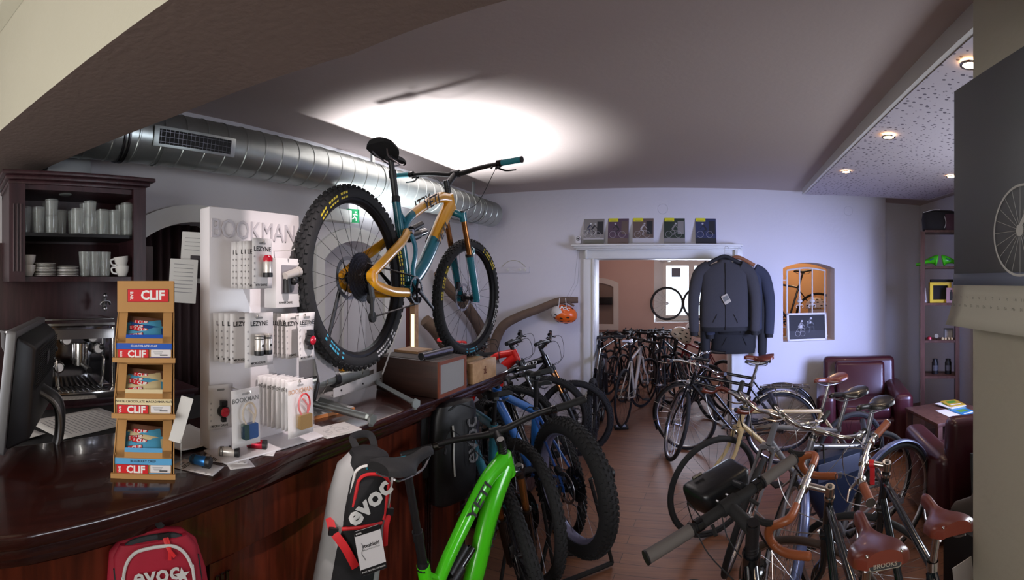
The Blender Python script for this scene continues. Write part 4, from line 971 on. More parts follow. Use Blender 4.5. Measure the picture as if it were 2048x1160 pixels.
cup = thing('milk_jug', 'small steel milk jug on the back bar beside the grinder', 'jug', TR(-2.42, .455, BZ)); mb = MB(); mb.lathe([(0, .002), (.034, .002), (.036, .03), (.028, .07), (.032, .08), (.03, .08), (.026, .07), (.034, .03), (.032, .004), (0, .004)], CHR, 20); mb.build('body', cup)
mb = MB(); mb.tube(spl([(.03, 0, .07), (.055, 0, .06), (.055, 0, .03), (.034, 0, .02)], 4), .004, CHR, 6); mb.build('handle', cup)

# wall cabinet with glasses
CX, CY0, CY1, CZ0, CZ1 = -2.34, .30, 1.01, 1.72, 2.20
gc = thing('glass_cabinet', 'open dark wooden wall cabinet full of glasses and white cups', 'cabinet', TR((LX + CX)/2, (CY0+CY1)/2, CZ0)); gi = gc.matrix_world.inverted()
mb = MB(gi); dm = DARKW
mb.box((LX + .014, (CY0+CY1)/2, (CZ0+CZ1)/2), (.02, CY1-CY0, CZ1-CZ0), dm)
for y in (CY0 + .012, CY1 - .012): mb.box(((LX+CX)/2, y, (CZ0+CZ1)/2), (CX-LX-.006, .024, CZ1-CZ0), dm)
for z in (CZ0 + .012, CZ1 - .012): mb.box(((LX+CX)/2, (CY0+CY1)/2, z), (CX-LX-.006, CY1-CY0, .024), dm)
mb.build('carcass', gc)
SZ = 1.955
mb = MB(gi); mb.box(((LX+CX)/2, (CY0+CY1)/2, SZ), (CX-LX-.03, CY1-CY0-.05, .016), BLK); mb.build('shelf', gc)
for y, w_ in ((CY0 + .035, .08), (CY1 - .032, .07)):
    mb = MB(gi); mb.box((CX + .008, y, (CZ0+CZ1)/2), (.018, w_, CZ1-CZ0), dm)
    if y < .6:
        for k in (-1, 0, 1): mb.cyl((CX + .019, y + k*.018, CZ0+.05), (CX + .019, y + k*.018, CZ1-.10), .005, dm, 8)
    mb.build('fluted_stile', gc)
mb = MB(gi)
for i, (dz_, dx_) in enumerate(((0, .01), (.02, .03), (.04, .055))): mb.box(((LX+CX)/2 + dx_/2, (CY0+CY1)/2, CZ1 + .01 + dz_), (CX-LX+dx_, CY1-CY0+dx_*1.6, .02), dm)
mb.build('cornice', gc, bevel=.005)
mb = MB(gi); mb.lathe([(0, -.006), (.03, -.006), (.035, 0)], GALV, 20, c=((LX+CX)/2 + .08, (CY0+CY1)/2 - .05, CZ1 - .024)); mb.build('cabinet_lamp', gc)
tall = MB(); tall.lathe([(0, .001), (.026, .001), (.033, .13), (.0315, .13), (.0245, .006), (0, .006)], GLS, 18)
low = MB(); low.lathe([(0, .001), (.028, .001), (.034, .085), (.0325, .085), (.0265, .006), (0, .006)], GLS, 18)
tg = tall.build('drinking_glass'); lg = low.build('drinking_glass'); meT, meL = tg.data, lg.data; bpy.data.objects.remove(tg); bpy.data.objects.remove(lg)
k = 0; nm = ['first', 'second']
def glass(me, x, y, z, label, grp):
    o = link(me, 'drinking_glass'); o.location = (x, y, z); tag(o, label, 'glass', grp)
for i in range(9):
    y = .385 + i * .068
    for j in range(2):
        x = CX - .045 - j * .085
        if i in (3,) and j == 0: continue
        if i % 3 != 2: glass(meT, x, y, SZ + .0095, 'tall clear glass on the upper cabinet shelf', 'tall glasses on the upper cabinet shelf')
        else:
            glass(meL, x, y, SZ + .0095, 'low clear tumbler on the upper cabinet shelf, lower of two stacked', 'lower stacked tumblers')
            glass(meL, x, y, SZ + .0955, 'low clear tumbler stacked upside of another on the upper cabinet shelf', 'upper stacked tumblers')
for y in (.70, .755, .81): glass(meT, CX - .06, y, CZ0 + .0255, 'tall clear glass on the lower cabinet shelf beside the right-hand cups', 'glasses on the lower cabinet shelf')
CUPM = mat('white porcelain', '#dedcd8', .2)
cb = MB(); cb.lathe([(0, .002), (.022, .002), (.024, .006), (.036, .03), (.040, .058), (.038, .058), (.034, .03), (.02, .008), (0, .008)], CUPM, 20)
co_ = cb.build('coffee_cup'); meC = co_.data; bpy.data.objects.remove(co_)
hb_ = MB(); hb_.tube(spl([(0, -.036, .05), (0, -.06, .045), (0, -.055, .022), (0, -.032, .016)], 4), .005, CUPM, 6); ho = hb_.build('handle'); meH = ho.data; bpy.data.objects.remove(ho)
for y, z, lab, rx in ((.400, CZ0+.025, 'lower white coffee cup at the left end of the cabinet', 0), (.400, CZ0+.075, 'upper white coffee cup at the left end of the cabinet', 0),
                   (.905, CZ0+.025, 'lower white coffee cup at the right end of the cabinet', 0), (.905, CZ0+.075, 'tilted upper white coffee cup at the right end of the cabinet', .14)):
    o = link(meC, 'coffee_cup'); o.matrix_world = TR(CX - .05, y, z) @ RX(rx); tag(o, lab, 'cup'); link(meH, 'handle', o)
sb = MB(); sb.lathe([(0, .001), (.03, .001), (.058, .007), (.058, .009), (.03, .004), (0, .004)], CUPM, 24); so_ = sb.build('saucer'); meS = so_.data; bpy.data.objects.remove(so_)
for y, n, g, l in ((.490, 9, 'taller stack of saucers', 'white saucer in the taller cabinet stack'), (.610, 7, 'shorter stack of saucers', 'white saucer in the shorter cabinet stack')):
    for i in range(n): o = link(meS, 'saucer'); o.location = (CX - .07, y, CZ0 + .0245 + i * .0075); tag(o, l, 'saucer', g)

# snack display -------------------------------------------------------------
th0 = th(286); q = G(286, 957, CZ); D_ = frame((q.x, q.y, CZ + .0005), (cos(th0), -sin(th0), 0)) @ RZ(radians(-4))
disp = thing('snack_display', 'three tier kraft cardboard display of energy bars on the counter', 'display stand', D_)
W_ = .165; tiers = [(0, 0), (.160, .016), (.312, .034)]; HT_ = .45
mb = MB()
for s_ in (-1, 1):
    prof = [(0, 0), (.20, 0), (.20, HT_ + .09), (.105, HT_ + .09)]
    for z, y in reversed(tiers): prof += [(y + .085, z + .148), (y, z + .055), (y, z)]
    prof = prof[:-1]; mb.prism([(a, b) for a, b in prof], .003, KRAFT, TR(s_ * W_ / 2, 0, 0) @ Matrix(((0, 0, 1, 0), (1, 0, 0, 0), (0, 1, 0, 0), (0, 0, 0, 1))))
mb.box((0, .199, (HT_+.09)/2), (W_, .003, HT_+.09), KRAFTD); mb.build('side_and_back', disp)
for z, y in tiers:
    mb = MB(); mb.box((0, y - .004, z + .0065), (W_ + .012, .008, .013), KRAFT); mb.box((0, (y+.195)/2, z + .002), (W_, .195 - y, .003), KRAFT); mb.build('tray', disp)
mb = MB(); mb.box((0, .103, HT_ + .045), (W_ + .002, .004, .092), KRAFT); mb.build('header', disp)
FR = Matrix(((1, 0, 0, 0), (0, 0, -1, 0), (0, 1, 0, 0), (0, 0, 0, 1)))      # local xy -> front plane
def clif(mb, M, w_, h):
    mb.rrect(M, w_, h, .0006, TXTB, .001); mb.rrect(M @ TR(0, 0, .0005), w_ - .002, h - .002, .0004, REDL, .001)
    mb.text('CLIF', M @ TR(w_*.11, 0, .0012), h*.98, TXTW, bold=.035, sx=.98); mb.text('BAR', M @ TR(-w_*.40, 0, .0012) @ RZ(-pi/2), h*.34, TXTW, bold=.02)
mb = MB(); clif(mb, TR(.008, .100, HT_ + .048) @ FR, .122, .038); mb.build('logo_label', disp)
flav = [('blueberry', LBLU, 'BLUEBERRY CRISP', TXTB), ('macadamia', CRML, 'WHITE CHOCOLATE MACADAMIA NUT', TXTB), ('chocolate chip', BLUL, 'CHOCOLATE CHIP', TXTW)]
BARM = [mat('wrapper light blue', '#4f9fc4', .35), mat('wrapper brown', '#6a4a3a', .35), mat('wrapper cream', '#d8c79a', .4), mat('wrapper dark blue', '#1f4f8f', .35)]
for i, ((z, y), (fl, cm, tx, tm)) in enumerate(zip(tiers, flav)):
    pos = ['bottom', 'middle', 'top'][i]
    bx = thing('snack_box', f'cardboard box of {fl} bars in the {pos} tier of the snack display', 'box', D_ @ TR(0, y + .002, z + .007), 'bar boxes in the snack display')
    w_ = W_ - .008; sl = atan2(.075, .088)
    mb = MB(); mb.box((0, .003, .0235), (w_, .003, .046), KRAFT)
    for s_ in (-1, 1): mb.box((s_*(w_/2-.0015), .08, .03), (.002, .15, .056), KRAFT)
    mb.box((0, .08, .002), (w_, .15, .002), KRAFT)
    SM = TR(0, .003, .047) @ RX(atan2(.098, .085))          # sloped face: local y runs up the slope
    Ls = .125
    m4 = MB(SM); m4.box((0, .010, 0), (w_, .022, .002), KRAFT); m4.box((0, Ls - .008, 0), (w_, .016, .002), KRAFT)
    for s_ in (-1, 1): m4.box((s_*(w_/2 - .013), Ls/2, 0), (.026, Ls, .002), KRAFT)
    m4.box((0, .021, .0012), (w_ - .052, .012, .0008), cm)
    m4.build('window_face', bx); mb.build('carton', bx)
    mb = MB(); mb.box((0, .0008, .0375), (w_, .001, .017), cm); mb.text(tx, TR(0, -.0001, .0385) @ FR, .0085, tm, bold=.01, space=1.05)
    clif(mb, TR(-.03, .0005, .0155) @ FR, .088, .028)
    mb.rrect(TR(.048, .0002, .0185) @ FR, .056, .020, .0005, WHT, .002)
    for k in range(4): mb.box((.040, -.0004, .0235 - k*.0028), (.028 - k*.003, .0004, .0008), TXTG)
    mb.box((.056, -.0004, .0135), (.022, .0004, .003), TXTB); mb.box((.045, .0008, .004), (.058, .001, .006), cm); mb.build('front_label', bx)
    for k in range(4):
        col = [BARM[0], BARM[[3, 2, 1][(i + 1) % 3]], BARM[0], BARM[1]][k] if i != 1 else [BARM[2], BARM[0], BARM[2], BARM[1]][k]
        Mb = D_ @ TR(0, y + .002, z + .007) @ TR(-.005 + .012*(k % 2), .036 + .012*k, .062 + .010*k) @ RX(radians(52)) @ RZ(radians([8, -12, 5, -6][k]))
        mb = MB(); mb.loft([(-.062, 0, 0, .026, .001), (-.056, 0, 0, .026, .0012), (-.05, 0, 0, .025, .006), (0, 0, 0, .025, .0085), (.05, 0, 0, .025, .006), (.056, 0, 0, .026, .0012), (.062, 0, 0, .026, .001)], col, 16, 2.4, Matrix(((0, 0, 1, 0), (1, 0, 0, 0), (0, 1, 0, 0), (0, 0, 0, 1))))
        o = mb.build('energy_bar'); o.matrix_world = Mb; tag(o, f'wrapped energy bar in the {pos} box of the snack display, {["nearest", "second", "third", "rearmost"][k]} in its row', 'snack bar', f'bars in the {pos} snack box')
        mb = MB(); clif(mb, TR(-.02, 0, .0092) , .042, .015); mb.build('wrapper_print', o)
# price strip and clear price holder right of the display
t = thing('price_holder', 'slanted white price card in a clear holder right of the snack display', 'sign', TR(G(362, 950, CZ)) @ RZ(radians(60)))
mb = MB(); mb.rrect(TR(0, 0, .0), .03, .03, .004, CLEAR); mb.box((0, 0, .05), (.004, .002, .1), CLEAR); mb.build('clear_stem', t)
mb = MB(); mb.rrect(TR(0, 0, .155) @ RY(.28) @ RX(pi/2), .035, .13, .001, PAPER, .002); mb.build('price_card', t)
# display board -------------------------------------------------------------
BX, BY0, BY1, BH = -1.30, .785, 1.165, .775
MBd = Matrix(((0, 0, 1, BX), (1, 0, 0, BY0), (0, 1, 0, CZ), (0, 0, 0, 1))) @ RX(0)
bw = BY1 - BY0
bd_ = thing('display_board', 'white upright display board with embossed lettering, hung with bicycle lights and locks', 'display stand', MBd)
mb = MB(); mb.rrect(TR(bw/2, BH/2 + .004, -.06), bw, BH, .06, WHP, .006); mb.build('panel', bd_, bevel=.003)
mb = MB(); mb.text('BOOKMAN', TR(bw*.475, BH - .068, .001), .088, mat('shaded relief letters', '#bdb8bd', .3), bold=-.004, sx=.80, ext=.004); mb.build('raised_lettering', bd_)  # letters coloured darker than the board in place of their edge shadows
mb = MB(); mb.box((bw/2 + .03, .004, .055), (bw + .09, .006, .13), WHP); mb.build('base_plate', bd_, bevel=.002)
SIL = mat('satin light body', '#d8d2cc', .3, .45); REDG = mat('red light lens', '#c41a34', .2, coat=.5)
def hook(x, y, L): 
    mb = MB(); mb.tube(spl([(x, y, 0), (x, y, L), (x, y + .008, L + .008)], 3), .0022, CHR, 6); mb.build('display_hook', bd_)
def card(name, label, x, y, z, w_, h, kind, group=None, ry=0, rz=0, txt='LEZYNE', foot='', M0=None, curl=0):
    M = (M0 if M0 is not None else MBd @ TR(x, y, z)) @ RZ(rz) @ RY(ry)         # hung from the top edge at (0,0)
    t = thing(name, label, 'packaged bicycle lock' if kind in ('lockb', 'lockr', 'lockp') else 'packaged bicycle light', M, group)
    mb = MB(); rows = []
    for j in range(9):
        v = j / 8; zz = curl * (v - .5) ** 2 * 4 - curl * .5
        rows.append([Vector((-w_/2 + w_*i/4, .012 - h*v, zz)) for i in range(5)])
    mb.grid(rows, WHT); mb.build('card', t, solid=.0008)
    mb = MB(); mb.rrect(TR(0, -.004, .0014 + max(0, curl*.4)), .026, .006, .0003, TXTG, .003)
    if txt: mb.text(txt, TR(0, -.022, .0016 + max(0, curl*.3)), .020 if len(txt) < 7 else w_ * .19, TXTB if kind != 'lockr' else mat('orange print', '#c98a52', .6), bold=.02)
    if foot: mb.text(foot, TR(-.004, .022 - h, .0016 + max(0, curl*.4)), .0095, TXTB, bold=.02)
    for k in range(5 if kind not in ('lockb', 'lockr', 'lockp') else 0): mb.rrect(TR(-w_*.40, -.045 - k*h*.13, .0014), .006, .006, .0003, CDOT, .003)
    mb.build('print', t)
    if kind in ('silver', 'redtop', 'pair', 'blue', 'redbody', 'silverflat'):
        n = 2 if kind == 'pair' else 1
        for k in range(n):
            x0 = (-.014 + .032*k) if n == 2 else .008; body = {'blue': mat('blue anodised', '#2f74b8', .3, .7), 'redbody': mat('red anodised', '#b8233a', .3, .7)}.get(kind, SIL)
            y0, y1 = -h*.32, -h*.74; mb = MB()
            mb.lathe([(0, 0), (.0135, .0), (.0145, .003), (.0145, .058), (.012, .062), (0, .062)], body, 20, c=(0, 0, 0)); 
            mb.M = Matrix(); o = mb.build('light_body', t, TR(x0, y1 + .008, .018) @ RX(-pi/2))
            mb = MB(); mb.lathe([(0, -.002), (.0148, -.002), (.0155, .003), (.0148, .012), (0, .012)], BLK, 20); mb.box((0, .014, .012), (.012, .008, .024), BLK); mb.build('mount', o)
            if kind == 'redtop': mb = MB(); mb.lathe([(.0150, .046), (.0150, .058), (.010, .066), (0, .067)], REDG, 20); mb.build('lens', o)
            else:
                mb = MB()
                for kk in range(3): mb.lathe([(.0149, .047 + kk*.004), (.0153, .048 + kk*.004), (.0149, .049 + kk*.004)], BLK, 20)
                mb.ball((.002, -.0145, .028), .004, BLK, 6); mb.build('button', o)
    elif kind == 'round':
        mb = MB(TR(.004, -h*.5, .004)); mb.lathe([(.0, .022), (.016, .022), (.019, .016), (.019, .002), (0, .002)], BLK, 24); mb.box((0, .026, .010), (.02, .016, .016), BLK); mb.box((0, -.026, .010), (.014, .012, .014), BLK); mb.build('light_body', t)
        mb = MB(TR(.004, -h*.5, .004)); mb.lathe([(.0, .026), (.010, .025), (.015, .0225)], REDG, 24)
        for k in range(6): mb.ball((.008*cos(k*pi/3), .008*sin(k*pi/3), .0235), .003, REDG, 4)
        mb.build('lens', t)
    elif kind in ('lockb', 'lockr', 'lockp'):
        cc = {'lockb': (mat('lock blue', '#274c86', .5), mat('cable cream', '#c9b8a0', .4)), 'lockr': (mat('lock khaki', '#8e7244', .5), REDL), 'lockp': (mat('lock khaki', '#8e7244', .5), REDL)}[kind]
        if kind != 'lockp':
            mb = MB(); mb.rrect(TR(.004, -h*.66, .004), .052, .045, .020, cc[0], .005)
            if kind == 'lockb': mb.rrect(TR(-.013, -h*.66, .0035), .018, .0455, .0208, mat('lock green', '#1f3f3a', .5), .004)
            mb.build('lock_body', t)
            mb = MB(); lp = [(.022*cos(a) + .004, -h*.36 + .032*sin(a), .014) for a in [radians(-60 + 300*i/16 - 0) for i in range(17)]]
            mb.tube([(-.014 + .004, -h*.62, .014)] + [(.004 + .024*sin(radians(a)), -h*.36 - .034*cos(radians(a)), .014) for a in range(40, 330, 15)][::-1] + [(.018, -h*.62, .014)], .0032, cc[1], 6); mb.tube([(.018, -h*.62, .012), (.022, -h*.40, .012), (.0, -h*.26, .012)], .0032, cc[1], 6); mb.build('lock_cable', t)
        mb = MB(); rows = []
        for j in range(7):
            v = j/6; bulge = .020*sin(pi*min(1, v*1.05)); rows.append([Vector((-w_/2 - .002 + (w_ + .004)*i/6, .010 - h*v, .003 + bulge*sin(pi*i/6) + .003*sin(i*2.1 + j*1.7))) for i in range(7)])
        mb.grid(rows, CLEAR); mb.build('plastic_bag', t, solid=.0003)
    return t
# top row
hook(.118, .660, .12)
for k in range(6):
    card('light_pack', 'white card of a rear light in the top row, hanging behind the front one', .118 - .002*(k % 2), .655, .010 + k*.016, .080, .150, 'plain', 'light cards behind the front card, top row', ry=.03*(k % 3 - 1), rz=.015*(k % 3 - 1), foot='KTV DRIVE')
card('light_pack', 'white card with a small silver light with red top, top row of the display board', .120, .662, .118, .080, .155, 'redtop', ry=.05, foot='KTV DRIVE')
t = thing('boxed_light', 'white window box holding a silver bicycle headlight, top right of the display board', 'packaged bicycle light', MBd @ TR(.262, .535, .045) @ RY(.10))
mb = MB(); w_, h, dd = .115, .165, .055
mb.box((0, 0, 0), (w_, h, dd), WHT); mb.build('carton', t, bevel=.001)
mb = MB(); mb.rrect(TR(.008, .012, dd/2 + .0006), .082, .096, .0006, mat('window grey', '#8f8c92', .5), .003); mb.text('POWER DRIVE', TR(-.012, -.066, dd/2 + .001), .010, TXTB, bold=.02)
for a in range(2):
    for b_ in range(3): mb.rrect(Matrix(((0, 0, -1, -w_/2 - .001), (1, 0, 0, -.012 + a*.022), (0, 1, 0, 0), (0, 0, 0, 1))) @ TR(0, 0, 0), .001, .001, .0003, TXTG, .0004)
mb.build('print', t)
mb = MB(TR(.006, .028, dd/2 + .012)); mb.tube([(-.034, -.006, 0), (.022, .008, 0)], [.013, .015], SIL, 16); mb.tube([(.022, .008, 0), (.036, .012, 0)], [.017, .017], SIL, 16); mb.build('light_body', t)
mb = MB(TR(.006, .028, dd/2 + .010)); mb.tube([(-.022, -.014, 0), (-.020, -.06, 0)], [.012, .016], BLK, 10); mb.ball((.006, -.022, .004), .014, BLK, 6); mb.build('mount', t)
hook(.262, .645, .10)
# middle row
hook(.095, .430, .12)
for k in range(4):
    card('light_pack', 'white card of a light in the middle row, hanging behind the pair of silver lights', .055 + .006*k, .430, .012 + k*.022, .090, .155, 'plain', 'light cards behind the front card, middle left', ry=-.12 + .03*k, rz=.03 - .01*k, foot='MICRO DRIVE')
card('light_pack', 'white card with two silver barrel lights, middle row of the display board', .108, .432, .118, .112, .165, 'pair', foot='MICRO DRIVE', ry=.04)
hook(.290, .425, .12)
for k in range(5):
    card('light_pack', 'white light card in the middle row, hanging behind the round red light', .262 + .004*k, .420, .010 + k*.018, .068, .150, 'plain', 'light cards behind the front card, middle right', ry=.10 - .03*k, rz=-.02 + .01*k, foot='FEMTO')
card('light_pack', 'white card with a round black and red rear light, right of the middle row', .305, .425, .120, .078, .160, 'round', foot='MICRO DRIVE', ry=.10, curl=.006)
# bottom row: cable locks in clear bags
hook(.075, .200, .11); hook(.240, .218, .15)
card('light_pack', 'white card of a black light half hidden behind the blue cable lock', .035, .200, .012, .085, .140, 'round', ry=-.15, foot='MICRO DRIVE', txt='')
card('cable_lock_pack', 'clear bag with cream cable lock and blue body, bottom row of the display board', .068, .200, .100, .104, .175, 'lockb', txt='BOOKMAN', rz=.03)
for k in range(7):
    card('cable_lock_pack', 'clear bag with cable lock card, behind the red cable lock', .222 + .004*k, .212, .012 + k*.019, .080, .165, 'lockp', 'cable lock bags behind the red one', txt='BOOKMAN', ry=.05*(k % 2), rz=.012*(k % 3 - 1))
card('cable_lock_pack', 'clear bag with red cable lock and khaki body, bottom right of the display board', .245, .212, .155, .108, .178, 'lockr', txt='BOOKMAN', rz=.02)
# light packs lying on the counter in front of the board
for px, py, kd, r, lab in ((398, 936, 'blue', 3.2, 'white card with a blue light lying on the counter, nearest the snack display'), (456, 918, 'silverflat', 3.45, 'white card with silver light lying on the counter between blue and red ones'),
                           (512, 902, 'redbody', 3.35, 'white card with a red light lying on the counter in front of the display board')):
    q = G(px, py, CZ); M = TR(q.x, q.y, CZ + .0015) @ RZ(r - pi/2 + .5)
    card('light_pack', lab, 0, 0, 0, .075, .135, kd, M0=M @ TR(0, .06, 0), txt='LEZYNE')
q = G(468, 928, CZ); card('light_pack', 'white card peeping out under the silver light on the counter', 0, 0, 0, .075, .13, 'plain', M0=TR(q.x - .012, q.y + .02, CZ + .0004) @ RZ(1.25) @ TR(0, .06, 0), txt='')
# notebook and clipboard by the board
q = G(672, 862, CZ); M = TR(q.x, q.y, CZ) @ RZ(radians(80)); nb = thing('notebook', 'thin white booklet with line drawings at the counter edge', 'booklet', M)
mb = MB(); mb.rrect(TR(0, 0, .0005), .155, .105, .006, PAPER, .002); mb.build('pages', nb)
mb = MB(); mb.rrect(TR(0, 0, .0068), .155, .105, .0008, mat('booklet cover', '#c9c6c4', .6), .002)
for k in range(9):
    a = R_.uniform(0, 6.3); cx_, cy_ = R_.uniform(-.05, .05), R_.uniform(-.03, .03); mb.tube(spl([(cx_ + .022*cos(a + i)*(1 - .1*i), cy_ + .014*sin(a*1.3 + i), .0080) for i in range(5)], 4), .0005, TXTG, 3)
mb.build('cover', nb)
q = G(640, 832, CZ); cbd = thing('wooden_board', 'grey topped orange edged wooden board lying under the booklet', 'board', TR(q.x - .07, q.y + .02, CZ) @ RZ(radians(84)))
mb = MB(); mb.box((0, 0, .007), (.30, .20, .013), mat('orange wood edge', '#c07a42', .5)); mb.build('edge', cbd); mb = MB(); mb.box((0, 0, .0145), (.296, .196, .002), mat('grey laminate', '#a4a4a4', .4)); mb.build('top', cbd)

# bicycle roller stand carrying the rear wheel of the teal bike -----------------
st = thing('trainer_stand', 'white and galvanised steel indoor trainer carrying the rear wheel of the displayed bike', 'bike stand', TR(-1.36, 1.50, CZ)); si = st.matrix_world.inverted()
def CP(px, py, z): return G(px, py, z)
for (a, b) in (((640, 800), (742, 838)), ((748, 762), (830, 806))):
    p0 = G(*a, CZ + .05); p1 = G(*b, CZ + .03)
    mb = MB(si); mb.tube([p0, p1], .013, GALV, 4, ref=(0, 0, 1)); d = (p1 - p0).normalized(); mb.build('leg', st)
    mb = MB(si); mb.tube([p1 + d*.0, p1 + d*.012], .021, GALV, 6); mb.cyl(p1 + Vector((0, 0, -.026)) - d*.002, p1 + Vector((0, 0, -.010)), .010, GALV, 10); mb.build('foot', st)
c0, c1 = G(667, 790, CZ + .05), G(775, 757, CZ + .05)
d = (c1 - c0).normalized(); nrm = Vector((d.y, -d.x, 0)); mb = MB(si)
for s_, hh in ((0, .062), (-.085, .05)):
    o = c0 + nrm*s_; e = c1 + nrm*s_; z0 = CZ + .038
    mb.hexa([(o.x, o.y, z0), (e.x, e.y, z0), (e.x - nrm.x*.003, e.y - nrm.y*.003, z0), (o.x - nrm.x*.003, o.y - nrm.y*.003, z0), (o.x, o.y, z0 + hh*.62), (e.x, e.y, z0 + hh), (e.x - nrm.x*.003, e.y - nrm.y*.003, z0 + hh), (o.x - nrm.x*.003, o.y - nrm.y*.003, z0 + hh*.62)], mat('white channel', '#c8c6c8', .35))
m_ = (c0 + c1)/2 - nrm*.042; mb.box((m_.x, m_.y, CZ + .042), (.08, (c1 - c0).length*.98, .006), mat('white channel', '#c8c6c8', .35), Matrix.Rotation(atan2(-d.x, d.y), 3, 'Z')); mb.build('channel', st)
for k in (.12, .5, .85): mb = MB(si); qq = c0.lerp(c1, k) + nrm*.001; mb.cyl((qq.x, qq.y, CZ + .062), (qq.x + nrm.x*.003, qq.y + nrm.y*.003, CZ + .062), .004, STEEL, 8); mb.build('bolt', st)
r0, r1 = G(610, 772, CZ + .10), G(735, 742, CZ + .10); mb = MB(si); mb.cyl(r0, r0.lerp(r1, .45), .022, GALV, 20); mb.cyl(r0.lerp(r1, .45), r0.lerp(r1, .95), .030, GALV, 20); mb.cyl(r0.lerp(r1, .40), r0.lerp(r1, .46), .034, STEEL, 20)
mb.cyl(r0.lerp(r1, .95), r1, .012, STEEL, 10); mb.build('roller', st)
mb = MB(si); qq = r0.lerp(r1, .60) + Vector((0, 0, .04)); mb.box(qq, (.028, .055, .022), YEL); mb.box(qq - Vector((0, 0, .012)), (.02, .03, .01), BLK); mb.build('yellow_lever', st, bevel=.003)
for k in (.25, .82):
    qq = r0.lerp(r1, k); mb = MB(si); mb.tube(spl([qq + Vector((0, 0, -.05)), qq + Vector((.03, 0, 0)), qq + Vector((.028, 0, .035)), qq + Vector((-.02, 0, .045))], 4), .0028, CHR, 6); mb.build('wire_clip', st)
# side plate, far axle arm and thin rod
axl = Vector((rA.x, rA.y, zA0 + .372)); WC = mat('white channel', '#c8c6c8', .35)
q = [P(618, 657, 1.74), P(641, 650, 1.80), P(672, 752, 1.80), P(640, 766, 1.72)]; k_ = Vector((-.012, .004, 0))
mb = MB(si); mb.hexa([q[3], q[2], q[2] + k_, q[3] + k_, q[0], q[1], q[1] + k_, q[0] + k_], mat('grey plate', '#8f8f92', .35, .3)); mb.build('side_plate', st)
far = axl + Vector((-.10, 0, 0)); mb = MB(si); mb.tube([Vector((axl.x - .17, axl.y - .1, CZ + .04)), far], .008, STEEL, 8); mb.cyl(far - Vector((.01, 0, 0)), far + Vector((.03, 0, 0)), .012, STEEL, 10); mb.build('axle_arm', st)
mb = MB(si); mb.tube([P(765, 748, 2.15), P(806, 630, 2.0)], .0035, WC, 6); mb.build('thin_rod', st)
mb = MB(si); b0 = Vector((axl.x - .18, axl.y - .1, CZ + .035)); mb.tube([b0, b0 + Vector((.30, 0, 0))], .014, GALV, 10); mb.build('base_bar', st)
# black tray / wedge under wheel, wooden loudspeaker, plaque, front wheel block
sp = thing('wooden_speaker', 'dark wooden loudspeaker box with grey cloth front on the counter', 'loudspeaker', TR(-1.335, 2.01, CZ))
mb = MB(); mb.box((0, 0, .085), (.36, .27, .168), wood('walnut box', '#2e1a14', '#43281f', 3, .5)); mb.build('cabinet', sp, bevel=.003)
mb = MB()
for y in (-.126, .126): mb.box((.183, y, .085), (.008, .016, .168), mat('cherry frame', '#8a4a34', .4))
for z in (.009, .161): mb.box((.183, 0, z), (.008, .236, .016), mat('cherry frame', '#8a4a34', .4))
mb.build('front_frame', sp)
mb = MB(); mb.box((.1805, 0, .085), (.004, .236, .136), mat('grey speaker cloth', '#a5a4a6', .9, bump=.4, bscale=400)); mb.build('speaker_cloth', sp)
mb = MB(); mb.box((-.02, 0, .1705), (.30, .24, .003), mat('grey felt', '#6f6a68', .9)); mb.build('top_cover', sp)
tb = thing('metal_tube', 'short shiny metal tube lying on top of the wooden loudspeaker', 'tube', TR(-1.235, 1.995, CZ + .171 + .019))
mb = MB(); L = .135; mb.lathe([(.0165, -L), (.019, -L), (.019, L), (.0165, L), (.0165, -L)], mat('tube steel', '#8d8c92', .22, .95), 24, ax='y'); mb.lathe([(0, -L + .004), (.017, -L + .004)], BLKM, 20, ax='y'); mb.build('body', tb)
pb = thing('pale_wood_panel', 'pale wooden panel laid on the loudspeaker behind the metal tube', 'board', TR(-1.43, 2.08, CZ + .173)); mb = MB(); mb.box((0, 0, .006), (.15, .14, .012), LIGHTW); mb.build('panel', pb)
wp = thing('wooden_plaque', 'pale wooden block with a small burnt figure standing at the far end of the counter', 'wooden box', TR(-1.165, 2.36, CZ) @ RZ(radians(-2)))
mb = MB(); mb.box((0, 0, .055), (.035, .27, .108), LIGHTW); mb.build('block', wp, bevel=.002)
mb = MB(TR(.018, .0, .055) @ RY(pi/2) @ RZ(pi/2)); mb.rrect(Matrix(), .022, .020, .0006, mat('burnt brand', '#6a3a22', .8), .008); mb.rrect(TR(0, .018, 0), .012, .012, .0006, mat('burnt brand', '#6a3a22', .8), .006); mb.rrect(TR(0, -.014, 0), .034, .008, .0006, mat('burnt brand', '#6a3a22', .8), .003); mb.rrect(TR(-.013, .008, 0), .014, .005, .0006, mat('burnt brand', '#6a3a22', .8), .002); mb.build('burnt_mark', wp)
wb_ = thing('wheel_block', 'low wooden block under the front tyre of the displayed bike', 'wooden block', TR(fA.x, fA.y - .06, CZ)); mb = MB()
mb.box((0, 0, .030), (.16, .22, .058), mat('ply block', '#8a6a40', .6)); mb.build('block', wb_, bevel=.002)
